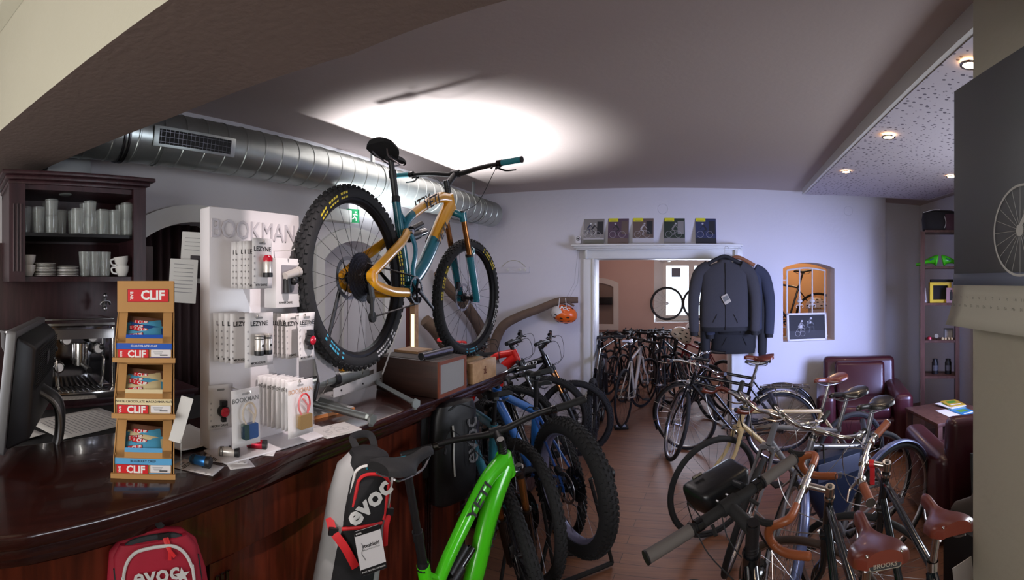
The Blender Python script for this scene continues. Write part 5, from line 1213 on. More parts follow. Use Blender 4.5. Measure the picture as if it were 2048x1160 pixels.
# uplighter: wooden floor lamp behind the bike
ul = thing('floor_uplighter', 'slim wooden uplighter glowing in the corner behind the displayed bike', 'lamp', TR(-2.09, 3.05, 0)); mb = MB(); mb.lathe([(0, 0), (.14, 0), (.14, .02), (.02, .03), (.02, 1.0)], SHELFW, 20); mb.build('base', ul)
mb = MB(); mb.box((0, 0, 1.28), (.045, .05, .56), LIGHTW); mb.box((-.05, .0, 1.28), (.03, .04, .5), mat('red brown wood', '#6a2a1c', .5)); mb.build('wooden_body', ul)
mb = MB(); mb.box((.004, -.0255, 1.26), (.030, .002, .42), mat('warm glow strip', '#ffe2b8', .5, emit='#ffd9a8', estr=2.2)); mb.build('glow_strip', ul)
mb = MB(); mb.lathe([(.02, 1.56), (.06, 1.60), (.065, 1.60), (.025, 1.55)], BLK, 20); mb.build('reflector', ul)

# backpacks hanging on the counter front ----------------------------------------
def strapt(mb, pts, w_, t, m): mb.tube(spl(pts, 5), w_, m, 6, ref=(0, 0, 1), ab=(t / w_, 1))
RSF = mat('crimson fabric', '#a51530', .7, noise=.10, nscale=14, bump=.6, bscale=14); BF = mat('black fabric', '#131316', .8, bump=.4, bscale=40); GF = mat('light grey fabric', '#a8a8a8', .75, noise=.06, nscale=9, bump=.5, bscale=12)
PW = mat('white piping', '#d4d4d2', .5); REDF = mat('red fabric', '#c61f26', .6); DGF = mat('charcoal fabric', '#2b2f33', .8)
def pack_frame(px, ztop, x, yaw=0):      # local x: right along the counter (+Y), y: up, z: outwards (+X)
    y = x / tan(th(px)); return Matrix(((0, 0, 1, x), (1, 0, 0, y), (0, 1, 0, ztop), (0, 0, 0, 1))) @ RY(yaw)
rp = thing('backpack', 'crimson red backpack with white piping hanging at the near end of the counter', 'backpack', pack_frame(300, 1.098, -1.12, -.35) @ RZ(radians(7)) @ Matrix.Diagonal((1, 1, .5, 1)))
YZ = RX(pi/2)                            # loft axis along local -y... sections given by height below top
def body(mb, secs, m, e=2.8, n=28): mb.loft([(s[0], s[1], s[2], s[3], s[4]) for s in secs], m, n, e, Matrix(((1, 0, 0, 0), (0, 0, -1, 0), (0, 1, 0, 0), (0, 0, 0, 1))))
mb = MB(); body(mb, [(.0, 0, .04, .03, .025), (.010, 0, .045, .078, .036), (.04, 0, .048, .110, .045), (.12, 0, .05, .126, .05), (.25, 0, .055, .130, .055), (.40, 0, .055, .128, .055), (.44, 0, .05, .11, .045)], RSF); mb.build('main_body', rp)
mb = MB(); body(mb, [(.012, .004, .065, .05, .015), (.018, .004, .075, .085, .030), (.045, .004, .082, .104, .040), (.2, .004, .09, .108, .045), (.40, .004, .09, .108, .045)], RSF); mb.build('front_pocket', rp)
def arc(w_, y0, y1, z, n=12, x0=.004): return [(x0 - w_, y1, z*.9)] + [(x0 + w_*math.copysign(abs(sin(a))**.6, sin(a)), y0 - (1 - cos(a)) * .5*(y0 - y1)*.45, z) for a in [(-pi/2 + pi*i/n) for i in range(n + 1)]] + [(x0 + w_, y1, z*.9)]
mb = MB(); mb.tube(spl(arc(.100, -.010, -.42, .088), 3), .009, DGF, 6); mb.build('zip', rp)
mb = MB(); mb.tube(spl(arc(.086, -.024, -.42, .124), 3), .0042, PW, 6); mb.build('white_piping', rp)
mb = MB(); mb.text('evoc', TR(.000, -.088, .137), .060, PW, bold=.022, sx=1.0); mb.text('FR', TR(.048, -.120, .137), .016, PW, bold=.01)
st5 = [(.020*(1 if i % 2 == 0 else .42)*sin(i*pi/5), .020*(1 if i % 2 == 0 else .42)*cos(i*pi/5)) for i in range(10)]; mb.prism(st5, .001, PW, TR(.062, -.100, .137)); mb.build('logo_print', rp)
mb = MB(); strapt(mb, [(.03, -.010, .095), (.036, -.03, .128), (.05, -.052, .138)], .005, .002, REDL); strapt(mb, [(.036, -.010, .095), (.04, -.032, .128), (.036, -.058, .138)], .005, .002, REDL); mb.box((.03, -.008, .097), (.03, .014, .008), BLK); mb.build('zip_puller', rp)
mb = MB(); strapt(mb, [(-.02, .0, .04), (-.05, .02, .01), (-.06, -.03, -.0), (-.12, -.15, .015), (-.13, -.35, .02)], .02, .006, BF); strapt(mb, [(-.03, -.0, .05), (0, .03, .03), (.03, .0, .05)], .010, .004, BF); mb.build('shoulder_strap', rp)

gp = thing('backpack', 'light grey and black backpack with red straps hanging at the middle of the counter', 'backpack', pack_frame(720, 1.150, -1.09, -.62) @ RZ(radians(-8)))
mb = MB(); body(mb, [(.0, .01, .05, .03, .03), (.012, .01, .055, .06, .04), (.05, .005, .055, .088, .05), (.15, 0, .055, .10, .055), (.30, 0, .06, .105, .06), (.48, -.005, .06, .11, .062), (.52, -.005, .05, .09, .05)], GF); mb.build('main_body', gp)
mb = MB(); body(mb, [(.02, .025, .09, .035, .015), (.03, .025, .10, .058, .03), (.08, .02, .105, .066, .034), (.17, .015, .11, .068, .036), (.215, .012, .105, .066, .03)], BF); mb.build('front_pocket', gp)
mb = MB(); body(mb, [(-.012, .02, .05, .03, .03), (.0, .02, .055, .062, .045), (.03, .02, .058, .078, .052), (.06, .018, .058, .082, .053)], BF); mb.build('top_flap', gp)
mb = MB(); body(mb, [(.215, .012, .10, .066, .028), (.30, .005, .10, .072, .03), (.45, 0, .10, .075, .03), (.50, 0, .09, .07, .03)], BF); mb.build('lower_pocket', gp)
def arc2(w_, y0, y1, z, x0): return [(x0 - w_ - .006, y1, z*.96)] + [(x0 + w_*math.copysign(abs(sin(a))**.7, sin(a)), y0 - (1 - cos(a))*.035, z) for a in [(-pi/2 + pi*i/10) for i in range(11)]] + [(x0 + w_, y1, z*.96)]
mb = MB(); mb.tube(spl(arc2(.064, -.024, -.20, .120, .024), 3), .005, PW, 6); mb.build('white_piping', gp)
mb = MB(); mb.tube(spl(arc2(.052, -.045, -.19, .136, .022), 3), .0055, REDF, 6); strapt(mb, [(-.06, -.225, .128), (.0, -.21, .142), (.07, -.20, .132)], .006, .004, REDF); mb.build('red_trim', gp)
mb = MB(); mb.text('evoc', TR(.012, -.130, .1475) @ RZ(radians(48)), .088, PW, bold=.035, sx=1.0); mb.build('logo_print', gp)
for pts, w_ in (([(-.095, -.21, .09), (-.085, -.235, .125), (-.05, -.27, .14), (-.02, -.31, .14), (0, -.34, .135)], .015), ([(.085, -.13, .09), (.092, -.17, .12), (.086, -.22, .13), (.095, -.28, .12)], .010), ([(-.108, -.42, .07), (-.09, -.425, .11), (-.04, -.43, .13)], .014)):
    mb = MB(); strapt(mb, pts, w_, .003, REDF); mb.box(pts[1], (.03, .022, .012), BLK); mb.build('red_strap', gp)
mb = MB(); strapt(mb, [(-.02, .0, .03), (-.03, .03, .0), (.03, .04, .0), (.05, -.01, .03)], .014, .005, BF); mb.build('carry_loop', gp)
mb = MB(); mb.tube(spl([(.08, -.05, .09), (.088, -.11, .10), (.07, -.16, .12)], 4), .004, PW, 5); mb.build('side_piping', gp)
hg = thing('hang_tag', 'white and black printed tag hanging from the light grey backpack', 'tag', gp.matrix_world @ TR(.035, -.275, .155) @ RZ(radians(18)))
mb = MB(); mb.rrect(Matrix(), .085, .145, .001, WHT, .006); mb.build('card', hg)
mb = MB(); mb.rrect(TR(0, .064, .0012), .085, .016, .0004, BLK, .003); mb.rrect(TR(0, -.062, .0012), .085, .020, .0004, BLK, .003); mb.text('liteshield', TR(.004, .018, .0016), .016, TXTB, bold=.025); mb.text('BACK PROTECTOR', TR(.004, .006, .0016), .0065, TXTB); mb.text('BACK PROTECTOR INSIDE', TR(0, -.062, .0018), .0065, TXTW, bold=.01)
mb.tube([(-.025 + .004*sin(k), .03 - .007*k, .0016) for k in range(9)], .0012, TXTG, 4); mb.text('evoc', TR(-.028, .064, .0018), .010, TXTW, bold=.02); mb.build('print', hg)
bp_ = thing('backpack', 'black roll-top bag with a striped logo hanging at the far end of the counter', 'backpack', pack_frame(890, 1.150, -1.19, -.40) @ RZ(radians(3)) @ Matrix.Diagonal((1.07, 1, .85, 1)))
mb = MB(); body(mb, [(0, .02, .05, .05, .03), (.012, .02, .055, .10, .045), (.06, .015, .055, .118, .052), (.2, .0, .055, .122, .056), (.38, -.005, .055, .122, .056), (.46, -.01, .055, .115, .05), (.48, -.01, .05, .09, .04)], mat('black tarpaulin', '#101014', .45, bump=.5, bscale=10)); mb.build('main_body', bp_)
mb = MB()
T_M = TR(.072, -.20, .114) @ RZ(pi/2)
mb.text('evoc', T_M, .118, mat('reflective grey', '#9a9a9e', .4, .3), bold=.01)
for k in range(26): mb.box((.030 + .004*k, -.20, .1165), (.0018, .22, .0008), mat('black tarpaulin', '#101014', .45)) if k % 2 else None
mb.build('logo_print', bp_)
mb = MB(); mb.tube(spl([(-.03, -.10, .115), (-.028, -.16, .118), (-.034, -.24, .118), (-.03, -.34, .115)], 5), .0045, PW, 6); mb.build('grey_piping', bp_)
mb = MB(); mb.tube(spl([(-.04, -.03, .10), (.02, -.01, .11), (.10, -.05, .10)], 5), .004, DGF, 5); strapt(mb, [(-.06, .0, .04), (-.10, .02, .02), (-.13, -.10, .02), (-.13, -.34, .02)], .02, .008, BF); mb.build('strap', bp_)
# ================================================================== ON THE WALLS
# ventilation duct along the left wall
DX, DZ, DR = -2.38, 2.50, .142; DYe = 4.98
du = thing('ventilation_duct', 'galvanised spiral ventilation duct running under the ceiling along the left wall', 'duct', TR(DX, 2.5, DZ)); di = du.matrix_world.inverted()
mb = MB(di); prof = []; y = .30
while y < DYe:
    prof += [(DR, y), (DR, y + .118), (DR + .0035, y + .122), (DR + .0035, y + .128)]; y += .132
prof += [(DR, DYe), (DR*.985, DYe + .02), (DR*.9, DYe + .07), (DR*.70, DYe + .115), (DR*.4, DYe + .138), (0, DYe + .145)]
mb.lathe([(r, y) for r, y in prof], GALV, 40, c=(DX, 0, DZ), ax='y')
# slant the seams: shear the ring positions slightly round the circumference
vv = []
for q in mb.v: vv.append(Vector((q.x, q.y + (.12 * q.z if q.y < 2.3 else 0), q.z)))
mb.v = vv; mb.build('spiral_pipe', du)
for y in (.86, .885): mb = MB(di); mb.lathe([(DR + .003, y), (DR + .010, y + .004), (DR + .010, y + .012), (DR + .003, y + .016)], STEEL, 36, c=(DX, 0, DZ), ax='y'); mb.build('joint_ring', du)
ga = radians(-12)
gm = Matrix.Translation((DX, 1.27, DZ)) @ RY(-ga)         # grille on the side of the duct facing the shop
mb = MB(di @ gm); mb.box((DR + .004, 0, 0), (.008, .50, .105), GALV); mb.build('grille_frame', du, bevel=.002)
mb = MB(di @ gm); mb.box((DR + .0085, 0, 0), (.002, .44, .075), BLKM)
for k in range(3): mb.box((DR + .010, 0, -.026 + k*.026), (.003, .44, .002), STEEL)
for k in range(18): mb.box((DR + .010, -.21 + k*.025, 0), (.002, .002, .075), STEEL)
mb.build('grille_slots', du)
for y in (1.1, 2.9, 4.6): mb = MB(di); mb.box((DX, y, (DZ + DR + H)/2), (.02, .03, H - DZ - DR - .002), GALV); mb.lathe([(DR + .004, y - .012), (DR + .006, y - .012), (DR + .006, y + .012), (DR + .004, y + .012)], GALV, 30, c=(DX, 0, DZ), ax='y'); mb.build('hanger', du)
vd = thing('vertical_duct', 'grey square duct coming down behind the glass cabinet', 'duct', TR(LX + .13, .66, 2.30)); mb = MB(); mb.hexa([(-.128, -.14, -.05), (.03, -.14, -.05), (.03, .12, -.05), (-.128, .12, -.05), (-.128, -.09, .32), (.03, -.09, .32), (.03, .10, .32), (-.128, .10, .32)], mat('grey sheet', '#8b8d8e', .5, .2)); mb.build('body', vd, bevel=.004)
# exit sign on a housing above the arched niche
GR_ = mat('exit green', '#168a52', .4, emit='#168a52', estr=.12)
ex = thing('exit_sign', 'small green emergency exit sign on a white housing above the arched niche', 'exit sign', TR(P(703, 428, 3.80)) @ RZ(0)); 
exf = Vector((LX, ex.matrix_world.translation.y, 0)); ex.matrix_world = TR(LX + .055, P(690, 428, 3.80).y, 2.245)
mb = MB(); mb.box((0, 0, 0), (.105, .34, .10), TRIMW); mb.build('housing', ex, bevel=.006)
mb = MB()
M_ = frame((.054, .10, .005), (.45, .89, 0)) @ FR
mb.rrect(M_ @ TR(0, 0, -.004), .11, .11, .008, GR_, .003)
mb.build('sign_plate', ex)
mb = MB(); Mx = M_ @ TR(0, 0, .005)
mb.rrect(Mx @ TR(-.032, 0, 0), .008, .06, .0006, TXTW, .001); mb.prism([(-.046, -.018), (-.018, -.018), (-.032, -.036)], .0006, TXTW, Mx)
mb.rrect(Mx @ TR(.022, .030, 0), .014, .014, .0006, TXTW, .006)
for a, b in (((.018, .018), (.012, -.008)), ((.018, .016), (-.002, .006)), ((.020, .016), (.036, .004)), ((.012, -.008), (.028, -.022)), ((.028, -.022), (.026, -.042)), ((.012, -.008), (-.002, -.024)), ((-.002, -.024), (-.012, -.026))):
    a, b = Vector((*a, .0003)), Vector((*b, .0003)); d = (b - a).normalized(); n_ = Vector((-d.y, d.x, 0))*.0045; mb.add([Mx @ (a + n_), Mx @ (a - n_), Mx @ (b - n_), Mx @ (b + n_)], [(0, 1, 2, 3)], TXTW)
mb.build('running_figure', ex)
# notices hanging beside the dark curtain
for (px, py, w_, h, lab, dd) in ((383, 515, .11, .26, 'tall white notice hanging beside the dark curtain, behind the display board', 0), (366, 562, .14, .22, 'lower grey notice hanging beside the dark curtain, behind the display board', .03)):
    q = P(px, py, 2.45 - dd); a = th(px); t = thing('wall_notice', lab, 'notice', frame((q.x, q.y, q.z), (cos(a), -sin(a), 0)) @ FR @ RZ(-.06))
    mb = MB(); mb.rrect(Matrix(), w_, h, .002, PAPER, .004); mb.build('sheet', t)
    mb = MB(); [mb.box((0, h*.38 - k*.02, .0024), (w_*.7, .003, .0004), TXTG) for k in range(8 if dd else 4)]
    if not dd: mb.box((w_*.2, -h*.18, .0024), (w_*.5, h*.45, .0006), mat('notice dark', '#3a3438', .6))
    mb.build('print', t)

# wall light fittings / shapes on the back wall
q = BWP(1037, 540, .002); t = thing('coat_rail', 'long white wall rail with three round knobs left of the doorway', 'coat rack', wallM(BWP(1026, 540, 0)))
mb = MB(); mb.rrect(TR(0, 0, .002), .42, .072, .014, WALL, .006); mb.build('backboard', t, bevel=.002)
for x in (-.055, .10, .165):
    mb = MB(TR(x, 0, .016)); mb.lathe([(.012, 0), (.012, .012), (.018, .016), (.018, .022), (0, .026)], TRIMW, 16); mb.build('knob', t)
mb = MB(wallM(BWP(1027, 524, 0))); mb.tube([(.27*sin(radians(a)), -.42 + .47*cos(radians(a)) - .03, .003) for a in range(-36, 37, 4)], .004, CREAM, 6); t = mb.build('arched_ridge', None); tag(t, 'thin arched plaster ridge on the wall above the white rail', 'moulding')
for px, py, lab in ((1697, 422, 'faint round plaster ring on the wall above the barred opening'),):
    mb = MB(wallM(BWP(px, py, 0))); mb.lathe([(.052, .001), (.058, .004), (.062, .001)], WALL, 32); tag(mb.build('plaster_ring'), lab, 'moulding')
mb = MB(wallM(BWP(1326, 418, 0))); mb.lathe([(.052, .001), (.058, .004), (.062, .001)], WALL, 32); tag(mb.build('plaster_ring'), 'faint round plaster ring on the wall above the catalogues', 'moulding')

# lintel shelf: catalogues, little camera
BRWN = mat('sepia print', '#6b5a52', .5); DKG = mat('dark print', '#2c2d30', .5); MIDG = mat('mid grey print', '#8b8784', .5); YLL = mat('yellow label', '#e3dc2a', .5); NAV = mat('night blue print', '#353c5c', .5); DGP = mat('forest print', '#2f3a30', .5); PLP = mat('plum print', '#5a4656', .5); LTP = mat('pale print', '#b9b2ac', .5)
def rider(mb, M, s, m, m2, wheels=True, flip=1):
    for x in (-.030, .030):
        if wheels: mb.tube([M @ Vector((s*(x*flip + .021*cos(a)), s*(-.028 + .021*sin(a)), .0006)) for a in [2*pi*i/16 for i in range(16)]], .0011*s**.5, m2, 4, closed=True)
    for a, b, w_ in (((-.010, .006), (.010, .036), .010), ((.010, .034), (.030, .010), .004), ((-.010, .006), (.008, -.008), .006), ((.008, -.008), (.0, -.032), .005), ((-.03, -.028), (-.012, .0), .002), ((-.012, .0), (.026, -.002), .002), ((.03, -.028), (.026, .002), .002)):
        a, b = Vector((a[0]*s*flip, a[1]*s, .0008)), Vector((b[0]*s*flip, b[1]*s, .0008)); d = (b - a).normalized(); n_ = Vector((-d.y, d.x, 0))*w_*s/2; mb.add([M @ (a + n_), M @ (a - n_), M @ (b - n_), M @ (b + n_)], [(0, 1, 2, 3)], m)
    mb.rrect(M @ TR(.014*s*flip, .044*s, .0006), .012*s, .012*s, .0004, m2, .005*s)
cats = [(1187, MIDG, LTP, 0, 'leftmost catalogue on the lintel shelf, two racing cyclists and no yellow label', DKG), (1236, PLP, BRWN, 1, 'catalogue on the lintel shelf with dark clothed cyclist before a purple wall', DKG), (1286, BRWN, LTP, 1, 'catalogue on the lintel shelf with warm brown street picture and a cyclist in beige', LTP),
        (1349, DGP, MIDG, 1, 'catalogue on the lintel shelf with dark green picture of a parked bike', MIDG), (1412, NAV, DKG, 1, 'catalogue nearest the jackets, person on bike against blue dusk', DKG)]
for i, (px, bgm, gm_, lab_, lab, fm) in enumerate(cats):
    p = BWP(px, 488, .07); p.z = LZ + .002
    t = thing('cycling_catalogue', lab, 'catalogue', wallM(p) @ RX(radians(-14)), 'catalogues on the lintel shelf')
    w_, h = .240, .315; mb = MB(); mb.rrect(TR(0, h/2, 0), w_, h, .004, PAPER, .001); mb.build('pages', t)
    mb = MB(); mb.rrect(TR(0, h/2, .0042), w_, h, .0004, bgm, .001); mb.rrect(TR(0, h*.11, .0046), w_, h*.22, .0003, gm_, .001); mb.rrect(TR(w_*.3, h*.62, .0046), w_*.3, h*.5, .0003, gm_ if i % 2 else DKG, .001)
    if i == 0: mb.rrect(TR(0, h*.09, .0049), w_, h*.18, .0003, mat('olive print', '#6a6a5e', .6), .001)
    rider(mb, TR(-.01, h*.52, .0050), 1.8, fm if fm != bgm else DKG, LTP, flip=-1 if i in (1, 4) else 1)
    if i == 0: rider(mb, TR(-.06, h*.58, .0050), 1.5, NAV, TXTW)
    if lab_: mb.rrect(TR(-w_*.24, h - .024, .0052), w_*.46, .044, .0004, YLL, .001); mb.rrect(TR(-w_*.24, h - .036, .0057), w_*.3, .004, .0002, mat('olive print', '#6a6a5e', .6), .001)
    mb.build('cover', t)
p = BWP(1157, 486, .06); p.z = LZ; t = thing('security_camera', 'tiny white camera with black round lens at the left end of the lintel shelf', 'camera', wallM(p))
mb = MB(); mb.rrect(TR(0, .004, -.02) @ RX(-pi/2) @ TR(0, 0, -.004), .05, .05, .008, WHT, .02); mb.rrect(TR(0, .055, 0), .06, .085, .022, WHT, .012); mb.build('housing', t)
mb = MB(TR(0, .066, .022)); mb.lathe([(.024, 0), (.024, .004), (.019, .006)], BLK, 24); mb.lathe([(0, .0065), (.009, .006), (.01, .003)], BLK, 16); mb.lathe([(.010, .004), (.019, .005)], WHT, 20); mb.build('lens', t)

# jackets on hangers
def jacket(name, label, M, mt, dark, zip_=True, sw=.235, L=.66, hang=(DSTEEL), group=None, collar=True, hwood=None):
    t = thing(name, label, 'jacket', M, group)
    Q = Matrix(((1, 0, 0, 0), (0, 0, -1, 0), (0, 1, 0, 0), (0, 0, 0, 1)))
    mb = MB(); mb.loft([(.0, 0, 0, .060, .05), (.02, 0, 0, .072, .055), (.045, 0, 0, .14, .06), (.085, 0, 0, sw*.93, .065), (.16, 0, 0, sw*.96, .08), (.35, 0, 0, sw*.97, .085), (L - .07, 0, 0, sw*.98, .085), (L - .05, 0, 0, sw*.97, .082)], mt, 30, 2.3, Q); mb.build('body', t)
    mb = MB(); mb.loft([(L - .058, 0, 0, sw*.955, .080), (L - .02, 0, 0, sw*.95, .078), (L, 0, 0, sw*.93, .074)], dark, 30, 2.3, Q); mb.build('waistband', t)
    for s_ in (-1, 1):
        mb = MB(); mb.tube(spl([(s_*sw*.62, -.075, 0), (s_*sw*1.02, -.15, .0), (s_*sw*1.22, -.34, .02), (s_*sw*1.27, -.52, .03), (s_*sw*1.24, -L - .0, .035)], 6), [.070, .046], mt, 14, ref=(0, 0, 1), ab=(.8, 1.15)); mb.build('sleeve', t)
        mb = MB(); mb.tube([(s_*sw*1.245, -L + .01, .035), (s_*sw*1.24, -L - .045, .036)], [.043, .038], dark, 14, ref=(0, 0, 1), ab=(.8, 1.1)); mb.build('cuff', t)
    if collar:
        mb = MB(); n = 20; rows = []
        for k, (z, a, b) in enumerate(((-.035, .085, .06), (.0, .075, .055), (.025, .068, .05))):
            rows.append([Vector((a*cos(2*pi*i/n), z - (.03 if sin(2*pi*i/n) > .3 else 0), b*sin(2*pi*i/n))) for i in range(n)])
        mb.grid(rows, mt, close=True); mb.build('collar', t, solid=.005)
    if zip_:
        mb = MB(); mb.tube(spl([(0, -.03, .064), (0, -.15, .084), (0, -.4, .089), (0, -L + .02, .086)], 6), .004, dark, 5); mb.build('zip', t)
    for s_ in (-1, 1): mb = MB(); mb.tube([(s_*.09, -L + .19, .088), (s_*.135, -L + .10, .086)], .003, dark, 5); mb.build('pocket', t)
    return t
def hanger(label, M, m):
    t = thing('clothes_hanger', label, 'clothes hanger', M)
    mb = MB(); mb.tube(spl([(-.20, -.075, 0), (-.10, -.02, 0), (0, .018, 0), (.10, -.02, 0), (.20, -.075, 0)], 6), .018, m, 10, ref=(0, 0, 1), ab=(.8, 1.2)); mb.build('shoulders', t)
    mb = MB(); mb.tube([(0, .02, 0), (0, .085, 0)] + [(.022 + .022*cos(radians(a)), .085 + .022*sin(radians(a)) + .02, 0) for a in range(180, -30, -25)], .0022, CHR, 6); mb.build('hook', t)
JK1 = mat('charcoal wool', '#3b3a3d', .9, noise=.1, nscale=60, bump=.5, bscale=8); JK2 = mat('slate blue wool', '#343846', .9, noise=.1, nscale=60, bump=.5, bscale=8); JK3 = mat('navy wool', '#23263a', .9)
p1 = BWP(1449, 512, .30); p2 = BWP(1474, 512, .17); p3 = BWP(1470, 520, .10)
WR = RY(radians(0))
hanger('black hanger of the front charcoal jacket', wallM(p1) @ TR(0, -.02, 0), BLKM); hanger('wooden hanger peeping out behind the charcoal jacket', wallM(p2) @ TR(0, -.03, 0), wood('hanger wood', '#7a4a2c', '#96603c', 3, .4))
j1 = jacket('jacket', 'charcoal wool jacket with swing tag hanging in front beside the doorway', wallM(p1) @ TR(0, -.045, 0), JK1, BLKM, sw=.27, L=.78)
j2 = jacket('jacket', 'slate blue jacket on the wooden hanger behind the charcoal one', wallM(p2) @ TR(.03, -.08, .0), JK2, BLKM, sw=.27, L=.80)
j3 = jacket('long_shirt', 'black longer garment showing below the two jackets', wallM(p3) @ TR(-.02, -.10, .03), BLKM, BLKM, sw=.26, L=.96, zip_=False); j3['category'] = 'shirt'
tg_ = thing('swing_tag', 'cream and grey swing tag hanging on the charcoal jacket', 'tag', wallM(p1) @ TR(.005, -.47, .098) @ RZ(.5)); mb = MB(); mb.rrect(TR(0, 0, 0), .075, .10, .002, mat('tag cream', '#b5ac98', .6), .003); mb.build('card', tg_); mb = MB(); mb.rrect(TR(.0, .008, .0021), .06, .05, .0004, mat('tag grey', '#6a6a62', .6), .003); mb.build('print', tg_)
# driftwood branch with helmet
def wp_(px, py, d): return BWP(px, py, d)
br = thing('driftwood_branch', 'thick bare branch fixed across the back wall left of the doorway', 'branch', TR(wp_(1040, 650, .1))); bi = br.matrix_world.inverted()
mb = MB(bi); mb.tube(spl([wp_(1156, 600, .10), wp_(1118, 602, .14), wp_(1078, 618, .12), wp_(1036, 634, .14), wp_(1004, 655, .16), wp_(986, 700, .18), wp_(992, 742, .2), wp_(1000, 780, .22)], 6), [.035, .075], BARK, 12); mb.build('main_limb', br)
mb = MB(bi); mb.tube(spl([P(876, 545, 4.9), P(900, 580, 5.05), P(930, 610, 5.3), wp_(962, 660, .25), wp_(978, 720, .2), wp_(985, 780, .22)], 6), [.05, .085], BARK, 12); mb.build('side_limb', br)
mb = MB(bi); mb.tube(spl([P(850, 640, 4.7), P(880, 670, 4.8), P(920, 730, 5.1), wp_(972, 790, .26)], 6), [.06, .10], BARK, 12); mb.build('side_limb', br)
mb = MB(bi); mb.tube(spl([wp_(1098, 612, .13), wp_(1124, 600, .15), wp_(1148, 612, .14)], 5), [.018, .012], BARK, 8); mb.build('twig', br)
ORG = mat('orange helmet shell', '#ef6a1f', .35, coat=.3); BEI = mat('beige helmet shell', '#cdbfae', .4, coat=.3)
def helmet(label, M, m, m2=None, text=None, cat='helmet', group=None):
    t = thing('bike_helmet', label, cat, M, group)
    mb = MB(); n = 28; rows = []
    for i in range(9):
        a = pi/2 * i / 8; rows.append([Vector((.150*cos(q)*max(.02, sin(a))*(1.04 if cos(q) > 0 else .98), .108*sin(q)*max(.02, sin(a)), .115*cos(a))) for q in [2*pi*k/n for k in range(n)]])
    rows.append([Vector((q.x*.97, q.y*.97, -.035 + (.012 if abs(q.y) > .07 else 0))) for q in rows[-1]])
    mb.grid(rows, m, close=True); mb.build('shell', t, solid=.01)
    if m2:
        mb = MB(); rows = []
        for i in range(9):
            a = pi/2 * i / 8; rows.append([Vector((.152*cos(q)*max(.02, sin(a)), .110*sin(q)*max(.02, sin(a)), .117*cos(a))) for q in [radians(130 + 100*k/10) for k in range(11)]])
        mb.grid(rows, m2); mb.build('visor_panel', t, solid=.004)
    for a, q in ((38, -90), (62, -90), (62, -50), (62, -130), (85, -70), (85, -110), (38, -40), (38, -140), (62, 90), (62, 50), (62, 130), (85, 90), (38, 90), (85, -30), (85, -150)):
        mb = MB(); a, q = radians(a), radians(q); c = Vector((.151*cos(q)*sin(a), .109*sin(q)*sin(a), .116*cos(a))); nr = Vector((c.x/.0225, c.y/.0117, c.z/.0134)).normalized(); tx = Vector((1, 0, 0)); ty = nr.cross(tx).normalized(); tx = ty.cross(nr)
        mb.prism([(.020*cos(2*pi*k/10), .008*sin(2*pi*k/10)) for k in range(10)], .003, BLKM, Matrix(((tx.x, ty.x, nr.x, c.x), (tx.y, ty.y, nr.y, c.y), (tx.z, ty.z, nr.z, c.z), (0, 0, 0, 1)))); mb.build('vent', t)
    if text:
        mb = MB(TR(.02, .045, .1105) @ RX(radians(-20))); mb.text(text, TR(0, 0, .006), .055, TXTW, bold=.03); mb.build('logo_print', t)
    for y in (-.06, .06): mb = MB(); mb.tube(spl([(.05, y*1.4, -.02), (.0, y*1.1, -.09), (-.01, y*.2, -.14)], 4), .0035, WHT if m2 else BLKM, 4); mb.build('strap', t)
    return t
hm = wallM(BWP(1128, 628, .12)) @ RZ(radians(-12)) @ RX(radians(-14))
h1 = helmet('orange and white cycling helmet hanging upside on the branch beside the doorway', hm @ RY(0), ORG, WHT, 'POC')
mb = MB(h1.matrix_world.inverted())
for px0, px1 in ((1119, 1117), (1131, 1133)): mb.tube([BWP(px0, 596, .19), BWP(px1, 618, .24)], .004, WHT, 4)
mb.build('hanging_strap', h1)
mb = MB(wallM(BWP(1140, 600, 0))); t = mb
mb.tube([(.10, .62, .02), (.06, .2, .04), (-.02, .02, .15)], .0012, TXTG, 4); mb.tube([(.12, .62, .02), (.10, .2, .04), (.02, .02, .15)], .0012, TXTG, 4); tag(mb.build('nylon_cord'), 'thin cord running from the lintel shelf down to the branch', 'cord')

# barred opening: iron grille + framed photo
IRON = mat('white painted iron', '#d9d5d0', .45)
gr = thing('iron_grille', 'white wrought iron grille standing in the arched wall opening', 'grille', wallM(BWP(1605, 600, -.16))); gri = gr.matrix_world.inverted()
u0 = BWP(1605, 600, 0).dot(Tv); zc = BWP(1605, 600, 0).z
Lg = lambda px: BW(px).dot(Tv) - u0
mb = MB(); xa_, xb_ = Lg(1573), Lg(1651); zt, zb2 = nz1 - zc - .085, nz0 - zc + .045
mb.tube([(xa_, zb2, 0), (xa_, zt, 0)], .012, IRON, 8); mb.tube([(xb_, zb2, 0), (xb_, zt, 0)], .010, IRON, 8); mb.tube(spl([(xa_, zt, 0), ((xa_+xb_)/2, zt + .03, 0), (xb_, zt, 0)], 6), .011, IRON, 8); mb.tube([(xa_ - .04, zb2, 0), (xb_ + .04, zb2, 0)], .010, IRON, 8)
for z in (zt - .12, zb2 + .12): mb.tube([(xa_ - .06, z, 0), (xa_, z, 0)], .009, IRON, 6)
mb.build('frame', gr)
